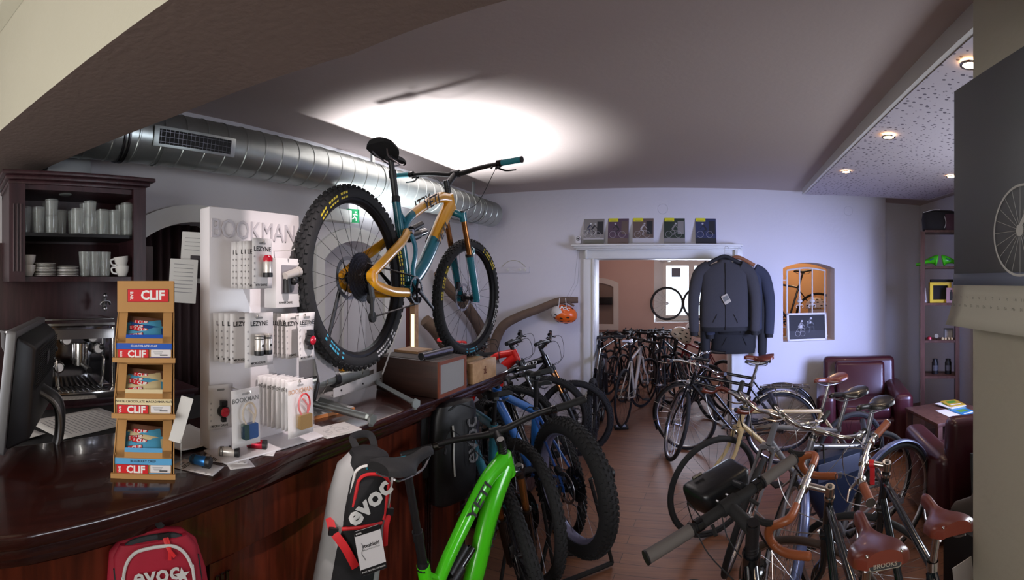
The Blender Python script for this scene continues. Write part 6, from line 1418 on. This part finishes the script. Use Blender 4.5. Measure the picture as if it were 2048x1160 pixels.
for px in (1599, 1625):
    x = Lg(px); mb = MB(); mb.tube([(x, zb2, 0), (x, zt + .02, 0)], .0095, IRON, 8); zm = -.01
    pass
    mb2 = MB(TR(x, zm, 0) @ RX(-pi/2)); mb2.lathe([(.008, -.07), (.020, -.05), (.012, -.03), (.036, -.010), (.036, .004), (.016, .020), (.022, .032), (.010, .05), (.014, .075), (.008, .10)], IRON, 14)
    for s_ in (-1, 1): mb2.tube(spl([(0, 0, -.06), (s_*.035, 0, -.05), (s_*.045, 0, -.075), (s_*.03, 0, -.085)], 4), .004, IRON, 5)
    mb2.build('turned_knot', gr); mb.build('bar', gr)
p = BWP(1615, 680, -.03); p.z = nz0 + .001; fp = thing('framed_photo', 'white framed black and white photo of people with a bicycle leaning in the opening', 'picture', wallM(p) @ RX(radians(-6)))
w_, h = .50, .335; mb = MB(); 
for s_ in (-1, 1): mb.box((s_*(w_/2 - .011), h/2, 0), (.022, h, .02), WHT)
for z in (.011, h - .011): mb.box((0, z, 0), (w_, .022, .02), WHT)
mb.build('frame', fp); mb = MB(); mb.rrect(TR(0, h/2, -.002), w_ - .04, h - .04, .004, mat('night photo', '#2a2a2e', .75), .001); mb.rrect(TR(0, h*.22, .0022), w_ - .044, h*.28, .0004, mat('night photo ground', '#3f3f44', .75), .001)
rider(mb, TR(-.09, h*.46, .0030), 1.9, MIDG, LTP, wheels=False); rider(mb, TR(.02, h*.50, .0030), 2.3, DKG, LTP, wheels=False)
for x in (-.12, -.06): mb.tube([(x + .03*cos(a), h*.26 + .03*sin(a), .003) for a in [2*pi*i/20 for i in range(20)]], .0018, LTP, 4, closed=True)
mb.rrect(TR(.03, h*.66, .003), .05, .03, .0004, LTP, .006); mb.rrect(TR(-.08, h*.52, .003), .04, .045, .0004, LTP, .006); mb.build('photo', fp)

# calendar on the pillar
cal = thing('wall_calendar', 'large grey wall calendar with a white bicycle wheel hanging on the right pillar', 'calendar', Matrix(((0, 0, -1, PX - .004), (-1, 0, 0, 0), (0, 1, 0, EYE), (0, 0, 0, 1))))
# local x = towards the camera (right in the picture), y up, z into the room
RS = PX; ya, yb = PX / tan(th(1912)), .45
zt_, zb_ = RS * .783, -RS * .150; zm_ = (EYE - P(1908, 569, 1).z) * 0
def cq(px, py): a = th(px); rho = PX / sin(a); return (-(rho*cos(a)), -(py - YH)/F*rho)
x0 = -ya; x1 = -yb
y_strip = cq(1910, 548)[1]; y_white = cq(1910, 570)[1]
mb = MB(); mb.add([(x0, y_white, .003), (x1, y_white - .0, .003), (x1, zt_, .003), (x0, zt_, .003)], [(0, 1, 2, 3)], mat('calendar slate', '#7a7e82', .7, noise=.05, nscale=300))
mb.add([(x0, y_white, .0034), (x1, y_white, .0034), (x1, y_strip, .0034), (x0, y_strip, .0034)], [(0, 1, 2, 3)], mat('calendar blue grey', '#7c869a', .7)); mb.build('picture_sheet', cal, solid=.002)
mb = MB(); yb0 = cq(1910, 648)[1]; rows = []
for j in range(5): rows.append([Vector((x0 + (x1 - x0)*i/12, yb0 + (y_white - yb0)*j/4 - (4 - j)*.0, .004 + .030*((4 - j)/4)**2)) for i in range(13)])
mb.grid(rows, mat('calendar paper', '#b4b1a2', .8)); mb.build('date_strip', cal, solid=.001)
mb = MB()
for i in range(17):
    x = x0 + .018 + i*.0345; nd = str(i + 1); mb.text(nd, TR(x, y_white - .040, .0085), .017, mat('calendar numerals', '#86857c', .8)); 
    mb.text(['Sa', 'So', 'Mo', 'Di', 'Mi', 'Do', 'Fr'][i % 7], TR(x, y_white - .062, .0135), .012, mat('calendar numerals', '#86857c', .8))
mb.build('dates', cal)
wc = cq(2046, 461); mb = MB(TR(wc[0], wc[1], .006)); rr_ = .118
mb.tube([(rr_*cos(2*pi*i/48)*1.0, rr_*sin(2*pi*i/48), 0) for i in range(48)], .0035, mat('calendar white', '#b9b9b4', .7), 5, closed=True, ref=(0, 0, 1), ab=(.2, 1)); 
for k in range(20): mb.tube([(0, 0, 0), (rr_*cos(2*pi*k/20), rr_*sin(2*pi*k/20), 0)], .0006, mat('calendar white', '#b9b9b4', .7), 3, ref=(0, 0, 1), ab=(.3, 1))
mb.tube([(-.012, -.005, 0), (.05, .07, 0)], .007, mat('calendar white', '#b9b9b4', .7), 5, ref=(0, 0, 1), ab=(.15, 1)); mb.lathe([(0, .001), (.016, .001)], mat('calendar white', '#b9b9b4', .7), 14); mb.build('wheel_print', cal)
# ================================================================== SEATING CORNER, SHELF, FURTHER ROOM
def armchair(label, M, s=1.0):
    t = thing('leather_armchair', label, 'armchair', M, 'maroon leather armchairs')
    # local: faces -y, origin at floor centre
    mb = MB(); mb.box((0, 0, .21), (.78, .74, .26), MAROON); mb.build('base', t, bevel=.03, seg=3)
    mb = MB(); mb.box((0, -.05, .39), (.48, .62, .14), MAROON); mb.build('seat_cushion', t, bevel=.045, seg=4)
    mb = MB(); mb.hexa([(-.36, .20, .10), (.36, .20, .10), (.36, .38, .10), (-.36, .38, .10), (-.36, .30, .84), (.36, .30, .84), (.36, .44, .84), (-.36, .44, .84)], MAROON); mb.build('backrest', t, bevel=.05, seg=4)
    mb = MB(); mb.hexa([(-.24, .11, .44), (.24, .11, .44), (.24, .22, .44), (-.24, .22, .44), (-.25, .22, .80), (.25, .22, .80), (.25, .32, .80), (-.25, .32, .80)], MAROON); mb.build('back_cushion', t, bevel=.04, seg=4)
    for x in (-.34, .34):
        mb = MB(); mb.box((x, -.02, .32), (.17, .80, .54), MAROON); mb.build('armrest', t, bevel=.06, seg=5)
    for x in (-.32, .32):
        for y in (-.32, .32): mb = MB(); mb.box((x, y, .04), (.05, .05, .08), DARKW); mb.build('leg', t)
    return t
armchair('maroon leather armchair with its back to the lit wall', TR(1.68, 4.88, 0) @ RZ(radians(-14)) @ Matrix.Diagonal((1.14, 1.08, 1.02, 1)))
armchair('second maroon leather armchair nearer the camera, beside the magazine table', TR(1.92, 3.02, 0) @ RZ(radians(172)))
# magazine table
tt = thing('low_table', 'low brown wooden table with magazines beside the armchairs', 'table', TR(2.22, 3.95, 0) @ RZ(.05))
mb = MB(); mb.box((0, 0, .485), (.60, .62, .03), SHELFW); mb.build('tabletop', tt, bevel=.004); mb = MB(); mb.box((0, 0, .25), (.54, .56, .02), SHELFW); mb.build('lower_shelf', tt)
for x in (-.27, .27):
    for y in (-.28, .28): mb = MB(); mb.box((x, y, .235), (.045, .045, .47), SHELFW); mb.build('leg', tt)
MC = [('white card', WHT), ('mag blue', mat('magazine blue', '#2f7fb8', .3)), ('mag green', mat('magazine green', '#5e9a3c', .3)), ('mag yellow', mat('magazine yellow', '#c9a83c', .3)), ('mag teal', mat('magazine teal', '#5f8f9a', .3))]
ml = [(0, -.08, 0, 1.0, 0, 'white sheet lying on the low table under the magazines'), (.12, .12, .3, .8, 1, 'blue magazine at the bottom of the pile on the low table'), (.10, -.12, .1, .8, 1, 'blue magazine lying loose at the near edge of the low table'), (.12, .10, -.2, .85, 4, 'grey green magazine in the middle of the pile on the low table'), (.10, .12, .15, .9, 0, 'white and green magazine second from the top of the pile'), (.14, .14, -.1, .8, 3, 'yellow and green magazine on top of the pile')]
zz = .5005
for i, (x, y, r, s_, ci, lab) in enumerate(ml):
    zi = .5005 if i in (0, 1, 2) else .5005 + .007*(i - 2)
    if i == 1: zi = .5015
    if i == 2: zi = .5015
    t = thing('magazine', lab, 'magazine', tt.matrix_world @ TR(x, y, zi) @ RZ(r), 'magazines on the low table' if i else None)
    mb = MB(); mb.rrect(Matrix(), .21*s_, .28*s_, .0058 if i else .0008, MC[ci][1], .001); mb.build('cover', t)
    if i: mb = MB(); mb.rrect(TR(0, .04*s_, .006), .12*s_, .10*s_, .0004, MC[2 if ci != 2 else 3][1], .002); mb.rrect(TR(0, -.08*s_, .006), .14*s_, .03*s_, .0004, TXTW if ci else DKG, .002); mb.build('cover_print', t)

# tall narrow shelf
SX, SY = 2.62, 4.86; sr = radians(-27)
sh = thing('narrow_shelf', 'tall narrow brown wooden shelf in the right corner', 'shelf', TR(SX, SY, 0) @ RZ(sr)); SM_ = sh.matrix_world.copy()
sw_, sdp, shh = .43, .30, 2.28
for x in (-1, 1): mb = MB(); mb.box((x*(sw_/2 - .02), 0, shh/2), (.05 if x < 0 else .045, sdp, shh), SHELFW); mb.build('side_panel', sh)
lv_ = [.42, .83, 1.09, 1.49, 1.88, 2.27]
lv_ = [EYE - (y - YH)/F*5.5 for y in (823, 748, 678, 605, 533, 462)]
for z in lv_: mb = MB(); mb.box((0, 0, z - .014), (sw_ - .09, sdp - .01, .026), SHELFW); mb.build('shelf_board', sh)
def on(x, y, k, r=0): return SM_ @ TR(x, y, lv_[k] + .0005) @ RZ(r)
t = thing('sports_bag', 'black and plum sports bag on top of the narrow shelf', 'bag', SM_ @ TR(0, .02, shh + .001)); mb = MB(); mb.loft([(0, 0, 0, .17, .12), (.03, 0, 0, .20, .14), (.15, 0, 0, .21, .14), (.23, 0, 0, .20, .12), (.25, 0, 0, .15, .08)], mat('bag black', '#1b191d', .7, bump=.4, bscale=20), 28, 4); mb.build('body', t)
mb = MB(); mb.loft([(.02, .12, -.02, .085, .125), (.14, .12, -.02, .09, .13), (.20, .12, -.02, .08, .12)], mat('bag plum', '#4a2c38', .7), 20, 4); mb.build('side_panel', t); mb = MB(); mb.tube(spl([(.05, -.15, .04), (.065, -.152, .10), (.05, -.150, .17)], 4), .004, PW, 5); mb.tube(spl([(-.19, -.10, .22), (-.08, -.13, .245), (0, -.11, .25)], 4), .005, PW, 5); mb.build('piping', t)
LG_ = mat('neon green rubber', '#52e022', .45, coat=.3)
for s_, lab in ((-1, 'neon green shoe cover pointing left on the shelf'), (1, 'neon green shoe cover pointing right on the shelf')):
    t = thing('shoe_cover', lab, 'shoe', on(s_*.075, -.05, 4)); mb = MB(); mb.tube(spl([(s_*-.05, 0, .065), (s_*-.01, 0, .072), (s_*.06, 0, .06), (s_*.13, 0, .032), (s_*.20, 0, .018)], 6), [.055, .064, .066, .064, .06, .056, .052, .048, .044, .04, .036, .032, .028, .025, .022, .02, .018, .018, .018, .018, .018, .018, .018, .018, .012][:25], LG_, 14); mb.build('body', t)
    mb = MB(); [mb.ball((s_*(.0 + .018*k), -.058 + .004*k, .085 - .008*k), .008, TEAL, 5) for k in range(3)]; mb.build('blue_print', t)
t = thing('yellow_box', 'yellow open display box with black window on the third shelf board', 'box', on(.0, .0, 3, .12)); mb = MB(); YB = mat('signal yellow', '#e8c81c', .4)
for x in (-.105, .105): mb.box((x, 0, .115), (.035, .14, .23), YB)
for z in (.017, .213): mb.box((0, 0, z), (.176, .14, .034), YB)
mb.build('frame', t); mb = MB(); mb.box((0, .03, .115), (.175, .06, .16), BLKM); mb.build('black_inlay', t)
t = thing('black_case', 'flat black case lying on the yellow box', 'box', on(.02, .03, 3, .12) @ TR(0, 0, .2315)); mb = MB(); mb.box((0, 0, .018), (.26, .10, .035), BLKM); mb.build('body', t, bevel=.004)
for x, y, c1, c2, lab, r in ((-.165, -.06, WHT, MIDG, 'grey white booklet leaning at the left of the yellow box', 1.15), (.125, -.11, mat('rose print', '#b8929a', .5), DKG, 'pink card with a dark figure standing before the yellow box', -.1)):
    t = thing('standing_card', lab, 'card', on(x, y, 3) @ RZ(r) @ RX(radians(-8))); mb = MB(); mb.rrect(FR @ TR(0, .085, 0), .11, .17, .003, c1, .001); mb.build('card', t); mb = MB(); mb.rrect(FR @ TR(0, .075, .0034), .035, .10, .0004, c2, .01); mb.rrect(FR @ TR(0, .135, .0034), .022, .024, .0004, c2, .01); mb.build('print', t)
t = thing('bicycle_bell', 'small red bicycle bell on the shelf below the yellow box', 'bell', on(-.12, -.09, 2)); mb = MB(); mb.lathe([(.028, 0), (.030, .012), (.024, .030), (0, .040)], mat('bell red', '#a82a3a', .3, .4), 20); mb.build('dome', t); mb = MB(); mb.lathe([(0, .001), (.031, .001), (.031, .006)], ALU, 20); mb.build('base', t)
t = thing('toy_lamp', 'small silver bicycle lamp next to the red bell', 'lamp', on(-.04, -.09, 2)); mb = MB(); mb.tube([(0, 0, .045), (0, -.03, .045)], [.012, .024], ALU, 14); mb.tube([(0, 0, .045), (0, .02, .0)], .006, BLK, 6); mb.build('housing', t)
t = thing('photo_cube', 'small dark picture frame standing at the right of the shelf below the yellow box', 'picture', on(.10, .0, 2)); mb = MB()
for x in (-.05, .05): mb.box((x, 0, .06), (.014, .03, .12), STEEL)
for z in (.007, .113): mb.box((0, 0, z), (.114, .03, .014), STEEL)
mb.build('frame', t); mb = MB(); mb.box((0, .005, .06), (.09, .006, .095), LTP); mb.build('picture', t)
for k in range(4):
    t = thing('wooden_piece', f'{["leftmost", "second", "third", "rightmost"][k]} of the pale carved wooden pieces at the shelf front', 'ornament', on(.03 + .034*k, -.11, 2, k*.8), 'pale wooden pieces'); mb = MB(); mb.loft([(0, 0, 0, .012, .010), (.008, 0, 0, .018, .013), (.024, 0, 0, .012, .01), (.030, 0, 0, .006, .006)], mat('pale carved wood', '#c9b48a', .5), 12, 2.2); mb.build('body', t)
for x, lab in ((-.055, 'black cylinder with printed label, left on the fourth shelf board'), (.095, 'black cylinder with printed label, right on the fourth shelf board')):
    t = thing('drinking_bottle', lab, 'bottle', on(x, 0, 1)); mb = MB(); mb.lathe([(0, 0), (.037, 0), (.038, .01), (.038, .13), (.030, .145), (.030, .17), (0, .172)], BLK, 20); mb.build('body', t); mb = MB(); mb.lathe([(.0385, .04), (.0385, .10)], mat('bottle label', '#5a5a60', .5), 20, arc=(-2.4, -.6)); mb.build('label', t)
for k in range(5):
    t = thing('silver_bell', f'{["leftmost", "second", "middle", "fourth", "rightmost"][k]} of the small shiny bells at the shelf edge by the armchair', 'bell', on(-.15 + .07*k, -.10 + .02*(k % 2), 0), 'small shiny bells'); mb = MB(); mb.lathe([(.022, 0), (.024, .012), (.018, .028), (0, .036)], CHR, 16); mb.build('dome', t); mb = MB(); mb.lathe([(0, .001), (.023, .001), (.026, .004)], STEEL, 16); mb.build('base', t)
# things on the floor in the right corner
cr = thing('black_crate', 'dark low box with shoes on it behind the racing bicycles', 'box', TR(1.62, 2.20, 0) @ RZ(.2)); mb = MB(); mb.box((0, 0, .20), (.62, .40, .40), BLKM); mb.build('body', cr, bevel=.01)
def shoe(label, M, m, sole, hi=.0):
    t = thing('shoe', label, 'shoe', M, None); mb = MB(); mb.loft([(.0, .0, 0, .135, .045), (.02, 0, 0, .14, .048), (.055, -.01, 0, .125, .044), (.085 + hi*.3, -.055, 0, .072, .040), (.11 + hi, -.075, 0, .050, .036)], m, 22, 2.3); mb.build('upper', t)
    mb = MB(); mb.loft([(-.018, 0, 0, .14, .046), (.003, 0, 0, .145, .05)], sole, 22, 2.3); mb.build('sole', t)
    mb = MB(); [mb.tube([(.0 - .014*k, -.022, .060 + .008*k), (.004 - .014*k, .022, .062 + .008*k)], .0025, WHT, 4) for k in range(4)]; mb.build('laces', t)
SG = mat('olive green suede', '#4f5f33', .8); SK = mat('grey brown suede', '#4a4440', .8)
M0 = cr.matrix_world @ TR(0, 0, .4185)
shoe('dark brown boot standing left on the black box', M0 @ TR(-.18, .09, 0) @ RZ(1.9), SK, BLK, .06); shoe('dark boot beside its pair on the black box', M0 @ TR(-.04, .10, 0) @ RZ(1.75), SK, BLK, .06)
shoe('olive green sports shoe on the black box', M0 @ TR(.12, .08, 0) @ RZ(1.9), SG, WHT, .02); shoe('green sports shoe lying at the front edge of the black box', M0 @ TR(-.12, -.13, 0) @ RZ(.3), mat('leaf green mesh', '#3f7a3a', .7), WHT)
pc = thing('white_disc', 'round white plate leaning against the black box in the lower right', 'plate', TR(1.36, 1.92, .185) @ RZ(.5) @ RX(radians(78))); mb = MB(); mb.lathe([(0, 0), (.10, 0), (.17, .012), (.175, .016), (.10, .008), (0, .006)], WHT, 36); mb.build('body', pc)
for i, (x, y, z, r, lab) in enumerate(((1.30, 2.05, .0, .3, 'white booklet standing against the black box beside the round plate'),)):
    t = thing('standing_booklet', lab, 'booklet', TR(x, y, .0) @ RZ(r) @ RX(radians(-10))); mb = MB(); mb.rrect(FR @ TR(0, .15, 0), .21, .30, .004, PAPER, .002); mb.build('cover', t)
kl = thing('white_pump', 'white jointed bicycle pump leaning over the black box at the right edge', 'pump', M0 @ TR(.22, .02, 0)); mb = MB(); mb.tube([(-.02, -.1, .02), (.06, .06, .22)], [.016, .013], WHT, 10); mb.build('barrel', kl); mb = MB(); mb.tube([(-.05, -.08, .018), (.02, -.14, .02)], .014, WHT, 8); mb.build('foot_plate', kl); mb = MB(); mb.tube(spl([(.06, .06, .22), (.02, .05, .30), (-.08, .0, .26), (-.12, -.06, .10), (-.08, -.1, .02)], 5), .004, WHT, 6); mb.build('hose', kl)
tv = thing('grey_panel', 'dark grey slab leaning against the second armchair', 'panel', TR(1.84, 2.46, 0) @ RZ(radians(-8)) @ RX(radians(-6))); mb = MB(); mb.box((0, 0, .33), (.50, .03, .62), mat('slate panel', '#3b3f42', .6)); mb.box((0, -.018, .33), (.40, .008, .50), mat('slate inner', '#26282b', .6)); mb.build('board', tv)

# frame bag of the silver bike, front bag of the black bike, small extras on the bikes
def wth(o, L): return o.matrix_world @ L
bpy.context.view_layer.update()
NAVB = mat('navy bag fabric', '#1f2c4e', .5, noise=.1, nscale=10); GRB = mat('silver blue flap', '#6f7ba6', .35, .3)
t = thing('frame_bag', 'navy bag with a silver blue front hanging in the frame of the silver bicycle', 'bag', wth(bL, TR(.50, 0, .60))); mb = MB(); mb.loft([(-.20, .02, 0, .07, .030), (-.12, .01, 0, .13, .045), (0, 0, 0, .20, .050), (.12, -.02, 0, .22, .050), (.17, -.02, 0, .22, .045)], NAVB, 26, 4); mb.build('body', t)
mb = MB(); mb.box((.02, .055, .10), (.30, .006, .10), GRB); mb.box((.02, .060, .06), (.03, .006, .04), ALU); mb.build('flap', t, bevel=.004)
for x in (-.16, .12): mb = MB(); mb.tube([(x, -.045, .12), (x, -.03, .235), (x, .03, .235), (x, .045, .12)], .006, BLKM, 5); mb.build('strap', t)
t = thing('handlebar_bag', 'black bag with small silver badge in front of the straight handlebar', 'bag', wth(bM, iM['TB'] @ TR(.075, -.045, .02) @ Matrix.Diagonal((.75, .75, .8, 1)))); mb = MB(); mb.hexa([(-.02, -.10, -.09), (.17, -.11, -.10), (.17, .11, -.10), (-.02, .10, -.09), (-.04, -.13, .02), (.12, -.14, .035), (.12, .14, .035), (-.04, .13, .02)], mat('bag coated black', '#121316', .35, bump=.3, bscale=20)); mb.build('body', t, bevel=.03, seg=3); mb = MB(); mb.tube([(.08, .045, .045), (.08, .09, .045)], .007, CHR, 8); mb.build('badge', t)
mb = MB(); mb.cyl((-.085, -.03, .0), (-.02, -.03, .0), .012, BLK); mb.build('bracket', t)
for (bk, inf, lab) in ((bI, iI, 'round chrome headlamp on the black city bike'),):
    q = inf['Ms'] @ (inf['HB'] + V2(.07, .03)); t = thing('bicycle_headlamp', lab, 'lamp', wth(bk, TR(q) @ Matrix.Rotation(radians(-68), 4, 'Z'))); mb = MB(); mb.lathe([(0, -.05), (.02, -.045), (.034, -.01), (.036, .012), (.032, .014)], CHR, 20, ax='x'); mb.lathe([(0, .012), (.031, .012)], WHT, 20, ax='x'); mb.build('housing', t)
    mb = MB(); mb.tube([(-.04, 0, 0), (-.065, 0, -.03)], .006, CHR, 6); mb.build('bracket', t)
# red band around the silver stem
q0 = iO['Ms'] @ iO['BC'].lerp(iO['HT'] + iO['axd']*.045, .35); t = thing('red_reflector_band', 'red band wrapped round the stem of the dark bicycle and hanging down', 'strap', wth(bO, TR(q0) @ Matrix.Rotation(radians(66), 4, 'Z')))
mb = MB(); mb.lathe([(.0155, -.011), (.0175, -.011), (.0175, .011), (.0155, .011), (.0155, -.011)], REDL, 16, ax='x'); mb.box((0, -.018, -.045), (.022, .0025, .11), REDL); mb.build('band', t)
# name plate on the saddle
q = MB(); P0 = iN['ST'] + iN['sd']*((1.03 - .04 - iN['ST'].z)/iN['sd'].z) + V2(.02, .044)
fl = MB(TR(P0 + V2(-.158, -.022)) @ RZ(-pi/2) @ RX(radians(82))); fl.rrect(TR(0, 0, 0), .085, .022, .0015, ALUP, .008); fl.rrect(TR(0, 0, .0013), .081, .018, .0004, TXTB, .007); fl.text('BROOKS', TR(0, 0, .0022), .016, ALUP, bold=.02); fl.build('name_plate', bN)
# black floor stand with round knobs beside the blue bike
fs = thing('bike_floor_stand', 'black floor stand with round knobs holding the bright blue bike', 'bike stand', TR(-.50, 2.62, 0)); fi = fs.matrix_world.inverted()
c0 = Vector((-.72, 2.66, .18 + .385)); side = Vector((cos(radians(47)), sin(radians(47)), 0))
for s_ in (-1, 1):
    a = c0 + side*(.10*s_); mb = MB(fi); mb.tube([a, a + side*(.16*s_) + Vector((0, 0, -.545))], .012, BLKM, 8); mb.build('upright', fs)
a, b = c0 + side*.11, c0 + side*.24; mb = MB(fi); mb.tube([a, b], .008, STEEL, 8); mb.build('axle_rod', fs); mb = MB(fi); mb.cyl(b, b + side*.018, .034, BLK, 20); mb.build('knob', fs)
mb = MB(fi); p0, p1 = G(1120, 1110, .02), G(1205, 1098, .02); mb.tube([p0, p1], .014, BLKM, 8); mb.tube([c0 + side*.26 + Vector((0, 0, -.545)), c0 - side*.26 + Vector((0, 0, -.545))], .014, BLKM, 8); mb.build('foot_bar', fs)
fs2 = thing('bike_floor_stand', 'black floor stand holding the rear wheel of the light teal bike', 'bike stand', TR(-.90, 2.36, 0)); fi = fs2.matrix_world.inverted(); c0 = Vector((-.90, 2.36, .17 + .366)); side = Vector((cos(radians(50)), sin(radians(50)), 0))
for s_ in (-1, 1):
    a = c0 + side*(.09*s_); mb = MB(fi); mb.tube([a, a + side*(.10*s_) + Vector((0, 0, -.525))], .010, BLKM, 8); mb.build('upright', fs2)
mb = MB(fi); mb.tube([c0 + side*.19 + Vector((0, 0, -.525)), c0 - side*.19 + Vector((0, 0, -.525))], .012, BLKM, 8); mb.build('foot_bar', fs2)
# platform under the bikes by the left wall
mb = MB(); mb.box((-2.02, 3.62, .069), (1.3, 1.3, .136), DARKW); o = mb.build('display_platform', bevel=.004); tag(o, 'low dark display platform under the red bike in the left corner', 'platform')

# --- doorway and further room ---------------------------------------------------
CRB = mat('off white frame', '#b5ac9e', .35, coat=.3)
bP, iP = bike('road_bike', 'pale cream racing bicycle with white saddle standing in the doorway', (-.93, 5.62), (-.80, 6.52), R=.34, tw=.014, col=CRB, bar='drop', barw=.42, gripm=BLKM, sadm=WSAD, sadz=1.0, nsp=20, steer=radians(-20), cass=1, tube=1.2)
bQ, iQ = bike('mountain_bike', 'black thick-tyred bicycle against the left door jamb', (-1.12, 4.80), head=radians(97), wb=1.05, R=.36, tw=.030, knob=1, col=BLKG, fork='susp', fcol=BLK, bar='flat', barw=.62, sadz=.92, cass=1, nsp=20, skip=('saddle',), tube=1.5)
bb_ = dict(R=.34, tw=.013, bar='drop', barw=.42, gripm=BLKM, sadz=.98, nsp=20, cass=1, rimm=DSTEEL)
REDK = mat('dark red frame', '#7a1f22', .3, coat=.4); BLUK = mat('petrol frame', '#1f3f5c', .3, coat=.4); GRK = mat('dull silver frame', '#77736e', .35, .4)
bR, _ = bike('road_bike', 'black racing bicycle at the left end of the rear row in the further room', (-1.72, 6.25), head=radians(72), wb=.98, col=BLKG, **bb_)
bS, _ = bike('road_bike', 'petrol blue racing bicycle in the middle of the further room', (-.30, 6.55), head=radians(112), wb=.98, col=BLUK, **bb_)
bT, _ = bike('road_bike', 'dull silver racing bicycle near the far window', (-.10, 6.90), head=radians(120), wb=.98, col=GRK, **bb_)
for i, (x, y, hd, lab) in enumerate(((-1.50, 6.45, 74, 'black racing bicycle second from the left in the further room'), (-1.30, 6.62, 76, 'black racing bicycle third from the left in the further room'), (-1.12, 6.78, 78, 'black racing bicycle behind the cream one, under the wall niche'),
                                     (-.58, 6.35, 104, 'black racing bicycle right behind the front wheel of the cream one'), (-.62, 6.85, 100, 'black racing bicycle in the middle of the rear row, left of the window'))):
    bpy.context.view_layer.update(); o = copy_tree(bR, label=lab); o.matrix_world = TR(x, y, 0) @ RZ(radians(hd)) @ RX(radians([-3, 3, -2, 4, -4][i]))
for o_ in [o for o in bpy.data.objects if o.get('category') == 'bicycle' and o.parent is None and o.location.y > 6.2]: o_['group'] = 'racing bicycles in the further room'
kw = dict(R=.345, tw=.020, nsp=20, rotor=1, rimm=DSTEEL)
bU, _ = bike('city_bike', 'dark bicycle with thick wheels right of the row, below the far window', (.12, 5.95), head=radians(128), wb=1.0, col=BLKG, bar='flat', sadz=.95, **kw)
bV, _ = bike('city_bike', 'dark red bicycle just inside the doorway beside the jackets', (.30, 6.30), head=radians(132), wb=1.0, col=REDK, bar='city', barm=CHR, sadz=.95, **kw)
# helmets hanging on the bars near the window
helmet('beige helmet hanging on a bar below the far window, left one', TR(P(1362, 672, 6.1)) @ RZ(.4) @ RX(.5) @ RY(.5), BEI, None, None, group='helmets below the window'); helmet('beige helmet hanging on a bar below the far window, right one', TR(P(1392, 662, 6.25)) @ RZ(-.3) @ RX(.4) @ RY(.3), BEI, WHT, None, group='helmets below the window')
# spare wheels on the window sill
for i, (px, py, lab) in enumerate(((1334, 607, 'dark spare wheel standing on the far window sill'), (1398, 607, 'second spare wheel on the window sill, mostly hidden by the jackets'))):
    q = far_px(px, py, .02); t = thing('spare_wheel', lab, 'bicycle wheel', wallM(Vector((q.x, q.y, wz0 + .3))) @ RX(radians(-6)))
    put_wheel('rim', t, RX(pi/2) @ RY(.4), R=.295, tw=.013, knob=0, rimm=DSTEEL, rotor=0, cass=0, nsp=20, tyrem=RUB, rimd=.02)
q = far_px(1352, 545, -.22); t = thing('window_poster', 'grey square poster stuck to the far window pane', 'poster', wallM(q)); mb = MB(); mb.rrect(Matrix(), .16, .16, .002, mat('grey poster', '#6f7684', .7), .002); mb.build('sheet', t)
# dark ornaments in the niche of the further room
q = far_px(1205, 600, .06); mb = MB(wallM(q)); mb.box((0, -.08, 0), (.34, .012, .10), DARKW); tag(mb.build('niche_shelf'), 'narrow dark shelf in the niche of the further room', 'shelf')
for x, w_, h, lab in ((-.10, .08, .26, 'tall dark box in the niche of the further room'), (.06, .22, .12, 'wide dark box in the niche of the further room')):
    mb = MB(wallM(q)); mb.box((x, -.072 + h/2, 0), (w_, h, .07), BLKM); tag(mb.build('niche_box', bevel=.004), lab, 'box')
# bicycle seen through the barred opening
bW, _ = bike('road_bike', 'racing bicycle hung high in the warm side room, seen through the barred opening', (1.55, 6.90), head=radians(172), z=.92, wb=.98, col=BLKG, R=.33, tw=.013, bar='drop', barw=.42, gripm=BLKM, sadz=.98, nsp=20, cass=1, steer=0)
bWm = TR(1.66, 6.75, .90) @ RZ(radians(172)); bW.matrix_world = bWm
mb = MB(); mb.box((1.62, 6.85, .45), (1.3, .5, .895), WALL); tag(mb.build('display_plinth'), 'white plinth carrying the bicycle in the side room', 'plinth')
helmet('white helmet lying behind the grille in the side room', TR(P(1632, 612, 6.6)), WHT, None, None)
mb = MB(); q = P(1632, 612, 6.6); mb.box((q.x, q.y, (q.z - .04)/2), (.18, .18, q.z - .042), WALL); tag(mb.build('helmet_stand'), 'small white block under the helmet behind the grille', 'block')
# little phone-like counter on the floor by the cream bicycle
q = G(1242, 856, 0); t = thing('price_tag', 'small black holder with pale blue card on the floor by the doorway', 'sign', TR(q.x, q.y, .0) @ RZ(.3)); mb = MB(); mb.box((0, 0, .012), (.16, .13, .024), BLKM); mb.build('holder', t, bevel=.003); mb = MB(); mb.box((0, 0, .0255), (.11, .09, .003), mat('pale blue card', '#9fb4d8', .4)); mb.build('card', t)
